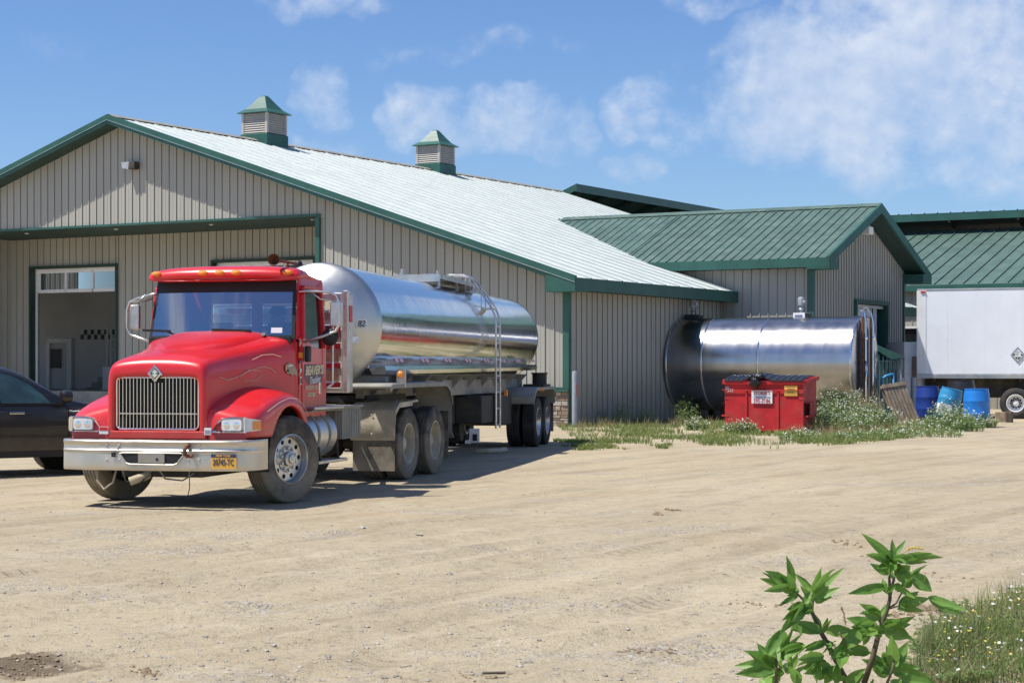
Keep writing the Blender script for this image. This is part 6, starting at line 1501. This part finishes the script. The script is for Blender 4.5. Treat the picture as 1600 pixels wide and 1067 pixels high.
mb.use('galv'); mb.box(-.32, .55, -.17, -.15, .0, zt-.45); mb.bar((.6, -.4, 0), (.6, -.4, zt-.4), .06, .06, up=V(0, 1, 0)); mb.bar((.6, .9, 0), (.6, .9, zt-.4), .06, .06, up=V(0, 1, 0)); mb.bar((-.3, .9, 0), (-.3, .9, zt), .06, .06, up=V(0, 1, 0))
mb.build('ribbed_sheet', parent=ln)
mb = MB(); mb.use('barrel_light'); q = px(1383, 605, 55.5); mb.tube([q+V(-.12, 0, -.4), q+V(-.10, 0, .25), q+V(.02, 0, .35), q+V(.25, 0, .42)], .045, 8); mb.tube([q+V(.25, 0, .42), q+V(.3, 0, -.9)], .035, 6); mb.tube([q+V(-.12, 0, -.4), q+V(-.12, 0, -1.0)], .04, 6)
tag(mb.build('blue_pipe', smooth=True), 'light blue bent pipe by the lower end of the big tank', 'pipe')

# ------------------------------------------------------------------ dark crossover car at the left. local: +x towards its nose, +y left side (away)
cp = Vector((-7.12, 27.6, 0)); ca = math.atan2(.8409, .5412)
ca = R(38)
car = thing('parked_car', 'black crossover car parked at the left edge beside the red truck', 'car', cp, ca)
# side profile, origin under the door mirror; near side is -y
hw = .93
CS = [(-3.78, .62, .62, .80, .95, 1.0), (-3.74, .80, .45, .95, 1.06, 1.12), (-3.60, .88, .32, 1.02, 1.30, 1.36), (-3.35, .91, .30, 1.07, 1.52, 1.58), (-2.9, .93, .28, 1.08, 1.64, 1.71), (-2.3, .94, .27, 1.08, 1.67, 1.73),
      (-1.57, .94, .27, 1.07, 1.65, 1.71), (-1.02, .94, .27, 1.065, 1.57, 1.64), (-.7, .94, .27, 1.06, 1.42, 1.48), (-.41, .94, .27, 1.06, 1.23, 1.28), (-.17, .94, .28, 1.055, 1.12, 1.16), (.2, .94, .30, 1.02, 1.05, 1.08), (.6, .93, .30, .98, 1.03, 1.05),
      (1.0, .90, .28, .92, .97, 1.0), (1.3, .82, .30, .82, .88, .91), (1.45, .66, .38, .70, .76, .79)]
def sec_at(x):
    for p, q in zip(CS, CS[1:]):
        if p[0] <= x <= q[0]:
            t = (x-p[0])/(q[0]-p[0]); return [a_+(b_-a_)*t for a_, b_ in zip(p, q)]
    return CS[-1]
def carsec(c):
    x, w, zs, zb, zsh, zr_ = c; k = max(0, zsh-zb)
    half = [(w-.14, zs-.02), (w-.03, zs+.04), (w-.005, zs+.18), (w+.005, (zs+zb)/2), (w, zb-.16), (w-.03, zb-.03), (w-.055, zb), (w-.055-.30*k, zb+k*.5), (w-.055-.46*k, zsh), (w-.16-.5*k, zsh+(zr_-zsh)*.75), (w*.45, zr_+.01), (0, zr_+.02)]
    return [V(x, y, z) for y, z in half]+[V(x, -y, z) for y, z in half[-2::-1]]
mb = MB(); mb.use('car_black'); mb.loft([carsec(c) for c in CS]); body = mb.build('car_body', parent=car, smooth=True, subsurf=1, auto=60)
mb = MB(); mb.use('black'); 
for x in (-2.55, .35):
    for s in (-1, 1): mb.lathe([(.0, .70), (.40, .70), (.40, .953), (.385, .955), (.385, .72), (0, .72)], (x, 0, .36), (0, s, 0), 32)
mb.build('wheel_arch', parent=car, split=lambda c: (c.x > -1, c.y > 0))
def carwheel(x, s):
    mb = MB(); mb.use('alu'); mb.lathe([(.235, .11), (.24, .115), (.22, .11), (.20, .03), (.06, .06), (0, .065)], (x, s*.82, .345), (0, s, 0), 30); w = mb.build('wheel', parent=car, smooth=True, auto=40)
    mb = MB(); mb.use('rubber'); mb.lathe([(.235, -.11), (.30, -.12), (.34, -.10), (.355, -.05), (.355, .05), (.34, .10), (.30, .125), (.235, .11)], (x, s*.82, .345), (0, s, 0), 36); mb.build('tyre', parent=w, smooth=True, auto=40)
for x in (-2.55, .35):
    for s in (-1, 1): carwheel(x, s)
def sidept(x, z, s=-1, o=.0):
    _, w, zs, zb, zsh, zr_ = sec_at(x); P = [(w-.03, zs+.04), (w-.005, zs+.18), (w+.005, (zs+zb)/2), (w, zb-.16), (w-.03, zb-.03), (w-.055, zb)]
    k = max(0, zsh-zb); P += [(w-.055-.30*k, zb+k*.5+.001), (w-.055-.46*k, zsh+.002)]
    y = P[-1][0]
    for (y0, z0), (y1, z1) in zip(P, P[1:]):
        if z0 <= z <= z1: y = y0+(y1-y0)*(z-z0)/(z1-z0); break
    if z < P[0][1]: y = P[0][0]
    return V(x, s*(y+o+.004), z)
for s in (-1, 1):
    d = bpy.data.objects.new('front_door', None); sc.collection.objects.link(d); d.parent = car
    mb = MB(); mb.use('car_black')
    zz = [.37, .5, .66, .8, .92, 1.0, 1.045]
    mb.loft([[sidept(x, z, s, .007) for z in zz] for x in (-1.32, -1.0, -.7, -.4, -.25)], close=False, caps=False); mb.build('door_panel', parent=d, smooth=True)
    mb = MB(); mb.use('black')
    for x in (-1.335, -.235): mb.tube([sidept(x, z, s, .003) for z in zz], .007, 4)
    mb.build('door_gap', parent=d)
    mb = MB(); mb.use('chrome'); mb.box(-1.18, -.95, s*(hw+.045)-.012, s*(hw+.045)+.012, .93, .965); mb.bar((-1.16, s*(hw+.0), .948), (-1.16, s*(hw+.05), .948), .02, .03); mb.build('handle', parent=d, bevel=.008)
    mb = MB(); mb.use('car_glass'); mb.poly(*[sidept(x, z, s, .012) for x, z in ((-1.27, 1.09), (-.50, 1.085), (-.60, 1.22), (-.8, 1.38), (-1.05, 1.50), (-1.3, 1.57), (-1.36, 1.58))]); mb.build('door_window', parent=d)
    mb = MB(); mb.use('car_glass'); mb.poly(*[sidept(x, z, s, .012) for x, z in ((-2.5, 1.10), (-1.45, 1.10), (-1.52, 1.54), (-2.35, 1.56))]); mb.build('rear_window', parent=car)
    mb = MB(); mb.use('black'); mb.bar(sidept(-1.37, 1.08, s, .006), sidept(-1.45, 1.53, s, .006), .02, .10, up=V(0, s, 0)); mb.bar(sidept(-1.33, 1.072, s, .01), sidept(-.3, 1.065, s, .01), .012, .02)
    mb.bar(sidept(-2.1, .33, s, .0), sidept(-.1, .33, s, .0), .04, .10); mb.build('door_trim', parent=car)
    mb = MB(); mb.use('car_black'); mb.lathe([(0, -.10), (.08, -.09), (.105, -.03), (.10, .05), (.06, .08), (0, .085)], V(-.31, s*(hw+.11), 1.19), (1, 0, 0), 20)
    for i, v in enumerate(mb.v): mb.v[i] = (v[0], v[1]*1.0, 1.19+(v[2]-1.19)*.95)
    mb.bar((-.31, s*(hw-.08), 1.10), (-.31, s*(hw+.08), 1.13), .06, .06); mb.build('door_mirror', parent=car, smooth=True, auto=50)
# see-through cabin: seats behind the glass
mb = MB(); mb.use('seat'); 
for y in (-.4, .4): mb.box(-1.45, -1.25, y-.22, y+.22, .6, 1.25)
mb.build('car_seat', parent=car, bevel=.05)

# ------------------------------------------------------------------ grass and weeds
def blades(name, pts, m, h, w, lean=.35, label=None, cat='grass', n_seg=2, hs=None):
    n = len(pts); P = np.array(pts); a = rng.uniform(0, 2*math.pi, n); hh = h*rng.uniform(.5, 1.25, n) if hs is None else np.array(hs)*rng.uniform(.6, 1.2, n)
    ln_ = hh*rng.uniform(.05, lean, n)*1.6; b = rng.uniform(0, 2*math.pi, n); ww = w*rng.uniform(.6, 1.3, n)
    dx, dy = np.cos(a)*ww/2, np.sin(a)*ww/2; lx, ly = np.cos(b)*ln_, np.sin(b)*ln_
    v = np.zeros((n, 5, 3))
    v[:, 0] = np.stack([P[:, 0]-dx, P[:, 1]-dy, P[:, 2]-.01], 1); v[:, 1] = np.stack([P[:, 0]+dx, P[:, 1]+dy, P[:, 2]-.01], 1)
    v[:, 2] = np.stack([P[:, 0]+dx*.7+lx*.3, P[:, 1]+dy*.7+ly*.3, P[:, 2]+hh*.55], 1); v[:, 3] = np.stack([P[:, 0]-dx*.7+lx*.3, P[:, 1]-dy*.7+ly*.3, P[:, 2]+hh*.55], 1)
    v[:, 4] = np.stack([P[:, 0]+lx, P[:, 1]+ly, P[:, 2]+hh], 1)
    vs = v.reshape(-1, 3); o = np.arange(n)*5
    f4 = np.stack([o, o+1, o+2, o+3], 1).tolist(); f3 = np.stack([o+3, o+2, o+4], 1).tolist()
    me = bpy.data.meshes.new(name); me.from_pydata(vs.tolist(), [], f4+f3); me.materials.append(M[m])
    ob = bpy.data.objects.new(name, me); sc.collection.objects.link(ob)
    if label: tag(ob, label, cat, kind='stuff')
    return ob
def inpoly(x, y, poly):
    c = False; n = len(poly)
    for i in range(n):
        x0, y0 = poly[i]; x1, y1 = poly[i-1]
        if (y0 > y) != (y1 > y) and x < (x1-x0)*(y-y0)/(y1-y0)+x0: c = not c
    return c
def scatter(poly_px, n, fs=.8, th=0., seed=0, soft=.5):
    P = [gp(x, y) for x, y in poly_px]; P = [(p.x, p.y) for p in P]
    xa, xb = min(p[0] for p in P), max(p[0] for p in P); ya, yb = min(p[1] for p in P), max(p[1] for p in P); out = []; tries = 0
    while len(out) < n and tries < n*30:
        tries += 1; x = random.uniform(xa, xb); y = random.uniform(ya, yb)
        if not inpoly(x, y, P): continue
        if mnoise.fractal(Vector((x*fs, y*fs*.6, seed)), 1., 2., 3)+random.uniform(-soft, soft)*.6 < th: continue
        out.append((x, y, gz(x, y)))
    return out
# strip along the buildings
verge = [(868, 664), (960, 655), (1090, 652), (1260, 652), (1380, 650), (1500, 648), (1552, 658), (1535, 668), (1440, 682), (1370, 692), (1290, 697), (1210, 702), (1130, 697), (1040, 694), (960, 693), (900, 688)]
def taller(pts, f): return f
bl = scatter(verge, 22000, .75, .07, 3, .5)
bl += scatter([(1260, 650), (1380, 648), (1500, 648), (1545, 660), (1440, 680), (1370, 690), (1250, 694)], 16000, .6, -.35, 5)
blades('grass', bl, 'grass', .13, .022, .6, 'green grass and low weeds along the foot of the buildings')
blades('grass', scatter([(865, 688), (960, 690), (1060, 694), (1040, 702), (900, 704), (860, 700)], 2600, .9, .16, 8, .4), 'grass', .07, .022, .6, 'sparse grass tufts at the edge of the dirt before the building')
dry = scatter([(900, 664), (1000, 662), (1120, 664), (1120, 668), (900, 670)], 700, 1., -.1, 11)+scatter([(1230, 668), (1300, 660), (1470, 664), (1470, 672), (1400, 682), (1230, 686)], 2600, .8, -.05, 12)
blades('dry_grass', dry, 'dry_grass', .28, .012, .4, 'tan dry seed grass standing among the weeds')
def heads(name, pts, m, r_, hs, label, cat):
    mb = MB(); mb.use(m)
    for (x, y, z), h in zip(pts, hs):
        c = V(x, y, z+h); t = random.uniform(0, 6.28); n = V(random.uniform(-.5, .5), random.uniform(-.9, .1), 1).normalized(); a = n.orthogonal().normalized(); b = n.cross(a)
        mb.add([c+(a*math.cos(t+k*1.2566)+b*math.sin(t+k*1.2566))*r_*random.uniform(.7, 1.2) for k in range(5)], [(0, 1, 2, 3, 4)])
    return tag(mb.build(name), label, cat, kind='stuff')
# bushy daisy-like clumps: leafy stems with many small white heads
def bush(clumps, name, label, cat='wildflowers', nf=1.0, leafm='weed_leaf', hr=.016):
    mb = MB()
    for cx, cy, rad, hgt, dens in clumps:
        g = gp(cx, cy); n = int(dens)
        for i in range(n):
            t = random.uniform(0, 6.28); q = math.sqrt(random.random()); h = hgt*(1-.55*q*q)*random.uniform(.55, 1.12)
            x = g.x+rad*q*math.cos(t); y = g.y+rad*.7*q*math.sin(t); z = gz(x, y)
            mb.use(leafm); w = .006
            lx, ly = .25*h*(x-g.x)/max(rad, .1)+random.uniform(-.05, .05), random.uniform(-.05, .05)
            mb.add([V(x-w, y, z), V(x+w, y, z), V(x+lx, y+ly, z+h)], [(0, 1, 2)])
            for k in range(6):
                f = random.uniform(.15, .97); c = V(x+lx*f, y+ly*f, z+h*f); d = V(random.uniform(-1, 1), random.uniform(-1, 1), random.uniform(-.1, .8)).normalized(); s_ = d.orthogonal().normalized(); l = random.uniform(.04, .10)
                mb.add([c, c+d*l*.5+s_*l*.16, c+d*l, c+d*l*.5-s_*l*.16], [(0, 1, 2, 3)])
            if random.random() < nf*.4:
                mb.use('petal')
                for k in range(random.choice([1, 2, 3])):
                    c = V(x+lx+random.uniform(-.05, .05), y+ly-.02+random.uniform(-.05, .03), z+h+random.uniform(-.06, .03)); nn = V(random.uniform(-.5, .5), random.uniform(-1, .1), .8).normalized(); a = nn.orthogonal().normalized(); b = nn.cross(a)
                    mb.add([c+(a*math.cos(j*1.2566)+b*math.sin(j*1.2566))*hr*random.uniform(.7, 1.1) for j in range(5)], [(0, 1, 2, 3, 4)])
    return tag(mb.build(name), label, cat, kind='stuff')
bush([(1325, 664, .8, 1.15, 500), (1310, 676, .9, .75, 300), (1290, 662, .5, 1.0, 220), (1362, 672, .7, .8, 260), (1345, 688, .7, .3, 100), (1250, 688, .5, .3, 80), (1395, 684, .6, .3, 80)], 'daisy_patch', 'tall patch of small white daisies between the dumpster and the bollards')
bush([(1482, 670, .6, .85, 300), (1500, 674, .6, .6, 200), (1440, 674, .6, .4, 120), (1528, 668, .5, .42, 170), (1465, 682, .6, .3, 80)], 'daisy_patch', 'white daisies and tan weeds in front of the blue barrels')
bush([(1158, 678, .45, .42, 170)], 'daisy_clump', 'low cream daisy clump at the left foot of the dumpster')
bush([(1089, 672, .32, .38, 110)], 'daisy_clump', 'small white daisy clump in front of the big tank')
bush([(1072, 664, .35, .9, 60), (985, 664, .5, .9, 50), (1010, 664, .3, .6, 30), (945, 664, .4, .5, 30)], 'shaded_weeds', 'tall dark weeds in the shade against the building wall', 'weeds', 0)
bush([(1400, 652, .28, 1.75, 60), (1415, 651, .2, 1.5, 36), (1436, 651, .2, 1.4, 30)], 'tall_weed', 'tall green weeds rising behind the bollards', 'weeds', 0)
blades('dry_grass', scatter([(1330, 660), (1380, 660), (1380, 668), (1330, 668)], 260, .8, -.9, 15), 'dry_grass', 1.0, .014, .25, 'tall brown seed stalks at the end of the big tank')
# left strip behind the car
blades('grass', scatter([(60, 717), (112, 712), (135, 716), (120, 724), (70, 724)], 1500, 2., -.5, 17)+scatter([(0, 700), (160, 690), (160, 712), (0, 716)], 2500, 1., -.1, 19), 'grass', .09, .02, .5, 'strip of grass showing under the black car')
# near right verge
nearp = [(1415, 1075), (1435, 1010), (1460, 985), (1510, 965), (1560, 950), (1605, 930), (1620, 1080)]
blades('grass', scatter(nearp, 3000, 2.2, .04, 23, .35), 'grass', .085, .006, .6, 'near patch of green grass in the bottom right corner')
blades('grass', scatter([(1430, 1060), (1450, 1000), (1500, 965), (1605, 930), (1620, 1080)], 420, 1.5, -.1, 24), 'grass', .20, .006, .3, 'taller grass blades rising from the corner verge')
blades('dry_grass', scatter(nearp, 1300, 1.7, -.1, 25), 'dry_grass', .12, .004, .7, 'straw coloured dry stems in the corner verge')
bp_ = scatter([(1440, 1070), (1470, 1000), (1540, 960), (1610, 930), (1620, 1080)], 420, 1.5, -.6, 27)
blades('flower_stems', bp_, 'grass', .17, .004, .4, 'thin flower stems in the corner verge')
hs = [random.uniform(.06, .2) for _ in bp_]
heads('daisies', bp_[:60], 'petal', .010, hs, 'little white daisies in the bottom right corner', 'flowers')
heads('yellow_flowers', bp_[170:240], 'yellow_petal', .007, hs, 'little yellow flowers in the bottom right corner', 'flowers')
def clover(poly, n, seed, name, label):
    mb = MB(); mb.use('weed_leaf')
    for (x, y, z) in scatter(poly, n, 1.4, -.1, seed):
        c = V(x, y, z+random.uniform(.0, .06))
        for k in range(5):
            t = random.uniform(0, 6.28); d = V(math.cos(t), math.sin(t), random.uniform(.1, .6)); s_ = V(-math.sin(t), math.cos(t), 0); l = random.uniform(.012, .03)
            mb.add([c, c+d*l*.5+s_*l*.3, c+d*l, c+d*l*.5-s_*l*.3], [(0, 1, 2, 3)])
    return tag(mb.build(name), label, 'weeds', kind='stuff')
clover([(1400, 1075), (1425, 985), (1480, 950), (1605, 920), (1620, 1080)], 2600, 31, 'ground_weeds', 'low leafy ground weeds in the bottom right corner')
# ------------------------------------------------------------------ the leafy pokeweed plant, 4 m from the camera
PZd = 4.0
def fp(x, y, d=0.):                                   # enlarged-crop position -> point near the plant plane
    return px(1100+x/3.2, 800+y/3.2, PZd+d)
pk = thing('leafy_plant', 'tall broad-leaved green plant with dark stems in the bottom right foreground', 'plant', (px(1330, 1300, PZd).x, PZd, 0))
off = Vector(pk.location)
mb = MB(); mb.use('stem')
base = px(1325, 1640, PZd)
def st_(pts, r0, r1, dd=0.):
    P = [fp(*p[:2], (p[2] if len(p) > 2 else 0)+dd)-off for p in pts]; n = len(P); mb.tube(P, [.58*(r0+(r1-r0)*i/(n-1)) for i in range(n)], 8)
mb.tube([V(0, 0, 0), V(.02, 0, .2), fp(720, 854)-off], [.010, .009, .0073], 8); mb.tube([V(.02, 0, .0), V(.03, .02, .25), fp(800, 854, .03)-off], [.010, .009, .0073], 8); mb.tube([V(0, 0, .02), V(-.1, -.02, .25), fp(360, 854, -.05)-off], [.008, .006, .0045], 8); mb.tube([V(0.03, 0, .02), V(.1, 0, .25), fp(915, 854, -.08)-off], [.006, .005, .0035], 8)
st_([(720, 854), (690, 800), (640, 700), (580, 590), (545, 510), (530, 478)], .0125, .007); st_([(530, 478), (490, 430), (455, 395), (440, 365)], .0055, .003); st_([(540, 490), (545, 440), (548, 390), (545, 350)], .0055, .003)
st_([(800, 854, .03), (845, 720, .03), (880, 580, .03), (915, 490, .03), (930, 430, .03), (928, 360, .03), (925, 310, .03)], .0125, .005); st_([(930, 420, .03), (950, 330, .03), (962, 270, .03), (960, 230, .03)], .006, .0035)
st_([(928, 478, .03), (960, 455, .03), (990, 400, .03)], .005, .003); st_([(360, 854, -.05), (362, 780, -.05), (360, 720, -.05)], .007, .004); st_([(915, 854, -.08), (940, 790, -.08), (950, 740, -.08)], .006, .0035)
st_([(690, 790), (650, 730), (655, 655)], .004, .002); st_([(930, 480, .03), (980, 465, 0)], .004, .003); st_([(910, 400, .03), (870, 372, .03), (925, 410, .03)], .003, .003); st_([(885, 590, .03), (850, 545, .03)], .0035, .002)
mb.build('stems', parent=pk, smooth=True)
lm = MB(); lm.use('leaf_vein'); lm.use('leaf')
leafmat_done = True
def leaf(x0, y0, x1, y1, w, d0=0., d1=0., face=.0, curl=.12):
    a = fp(x0, y0, d0)-off; b = fp(x1, y1, d1)-off; ax_ = b-a; L = ax_.length; ax_.normalize()
    side = ax_.cross(Vector((0, -1, 0))).normalized(); nrm = side.cross(ax_).normalized()
    side = (side*math.cos(face)+nrm*math.sin(face)); nrm = side.cross(ax_).normalized()
    W2 = w/687.5*.3125*.5*3.2/3.2; rows = []; N2 = 12
    for i in range(N2+1):
        t = i/N2; wd = W2*2.75*(t**.62*(1-t)**1.15)+.0005
        if t < .08: wd = .0015
        if i == N2: wd = .0003
        c = a+ax_*L*t + nrm*(-curl*L*(4*t*(1-t))*.5) + V(0, 0, -curl*L*t*t*.6); und = .02*wd*math.sin(t*19+x0)
        rows.append([c+side*wd*q+nrm*(abs(q)**1.3*wd*.35+und*(1 if q > 0 else -1)*abs(q)*4) for q in (-1, -.66, -.33, -.06, .06, .33, .66, 1)])
    n0 = len(lm.f); lm.loft(rows, close=False, caps=False); vi = lm.mats.index('leaf_vein')
    for k in range(n0, len(lm.f)):
        if (k-n0) % 7 == 3: lm.mi[k] = vi
LV = [(440, 370, 303, 272, 80), (445, 375, 278, 328, 70), (440, 365, 425, 220, 62), (450, 400, 415, 290, 70), (455, 400, 370, 375, 60), (460, 405, 452, 350, 55),
      (548, 400, 455, 300, 62), (550, 395, 585, 295, 60), (550, 400, 660, 258, 66), (550, 430, 625, 360, 80), (552, 440, 635, 418, 70), (545, 440, 480, 365, 45), (540, 470, 515, 440, 45),
      (505, 465, 440, 545, 100), (500, 470, 415, 480, 80), (540, 500, 505, 490, 50), (590, 600, 460, 530, 80), (460, 530, 395, 560, 60), (590, 600, 640, 525, 45), (585, 590, 555, 505, 45),
      (615, 590, 765, 590, 90), (770, 590, 715, 680, 110), (600, 640, 640, 690, 60), (605, 650, 490, 670, 60), (500, 665, 385, 730, 80), (640, 700, 700, 690, 60),
      (385, 590, 300, 690, 90), (370, 740, 450, 565, 60), (360, 770, 365, 590, 60), (355, 740, 195, 672, 70), (350, 760, 150, 755, 80), (345, 790, 155, 795, 80), (350, 770, 265, 650, 90), (365, 770, 300, 710, 70), (370, 800, 290, 820, 90), (400, 790, 425, 745, 50),
      (620, 760, 485, 770, 100), (600, 720, 465, 720, 70), (560, 760, 580, 840, 80), (430, 800, 470, 690, 50), (660, 770, 600, 850, 90),
      (945, 235, 787, 97, 66), (945, 250, 808, 195, 70), (945, 265, 905, 205, 95), (960, 240, 935, 135, 60), (965, 240, 1050, 205, 80), (985, 235, 1198, 205, 68), (940, 300, 885, 205, 70), (950, 290, 985, 255, 60),
      (925, 310, 880, 240, 70), (960, 300, 1035, 265, 70), (975, 345, 1030, 265, 95), (990, 370, 1082, 280, 55), (1045, 320, 1140, 395, 110), (950, 365, 1005, 390, 60), (1005, 375, 1045, 325, 60),
      (912, 395, 905, 340, 50), (910, 370, 718, 398, 70), (980, 465, 1130, 425, 80), (1120, 425, 1295, 500, 80), (975, 465, 1060, 400, 60),
      (880, 530, 790, 490, 75), (870, 545, 900, 500, 45), (850, 570, 710, 520, 90), (835, 575, 735, 560, 80), (870, 590, 820, 570, 60), (880, 580, 1035, 540, 110), (900, 570, 1035, 625, 130), (890, 610, 820, 600, 60), (815, 590, 760, 640, 70),
      (830, 700, 690, 690, 80), (700, 700, 680, 780, 90), (945, 770, 935, 605, 100), (955, 770, 1020, 640, 90), (945, 790, 915, 705, 70), (950, 790, 1150, 830, 110), (960, 790, 1080, 765, 80), (935, 800, 785, 718, 80), (930, 810, 845, 750, 70),
      (720, 854, 800, 800, 90), (700, 830, 600, 800, 80), (480, 854, 430, 770, 80), (990, 840, 1150, 850, 90), (660, 640, 645, 650, 20)]
LV += [(x0+random.uniform(-12, 12), y0+random.uniform(-12, 12), x0+(x1-x0)*.7+random.uniform(-80, 80), y0+(y1-y0)*.7+random.uniform(-70, 70), w*.8) for (x0, y0, x1, y1, w) in LV if random.random() < .6]
LV += [(x0+random.uniform(-15, 15), y0+random.uniform(-12, 12), x0+(x1-x0)*.8+random.uniform(-70, 70), y0+(y1-y0)*.8+random.uniform(-60, 60), w*.85) for (x0, y0, x1, y1, w) in LV if y0 > 420 or random.random() < .45]
for (x0, y0, x1, y1, w) in LV:
    d = random.uniform(-.09, .09); s = random.uniform(-1, 1)
    leaf(x0, y0, x1, y1, w*.78, d*.5, d+random.uniform(-.05, .05), s*.75, random.uniform(.02, .2))
# lower leaves, below the frame in the photograph
for i in range(40):
    x = random.uniform(250, 1050); y = random.uniform(870, 1500); x1 = x+random.uniform(-170, 170); y1 = y+random.uniform(-90, 60); d = random.uniform(-.2, .2); leaf(x, y, x1, y1, 90, d, d+.03, random.uniform(-.7, .7), .15)
lm.build('leaves', parent=pk, smooth=True)
mb = MB(); mb.use('dry_grass')
def spike(pts):
    for (x0, y0), (x1, y1) in zip(pts, pts[1:]):
        for k in range(7):
            t = k/7; c = fp(x0+(x1-x0)*t+random.uniform(-5, 5), y0+(y1-y0)*t+random.uniform(-5, 5), -.03)-off; r_ = .0022
            mb.add([c+V(r_, 0, 0), c+V(0, -r_, 0), c+V(-r_, 0, 0), c+V(0, 0, r_), c+V(0, 0, -r_)], [(0, 1, 3), (1, 2, 3), (0, 4, 1), (1, 4, 2)])
for m_, ps in (('yellow_petal', [(375, 378), (410, 372), (445, 378)]), ('yellow_petal', [(1010, 190), (1050, 176), (1100, 184)]), ('dry_grass', [(688, 470), (700, 520), (710, 560)]), ('dry_grass', [(680, 605), (700, 640), (720, 680)])):
    mb = MB(); mb.use(m_); spike(ps); spike(ps); mb.build('flower_spike', parent=pk)
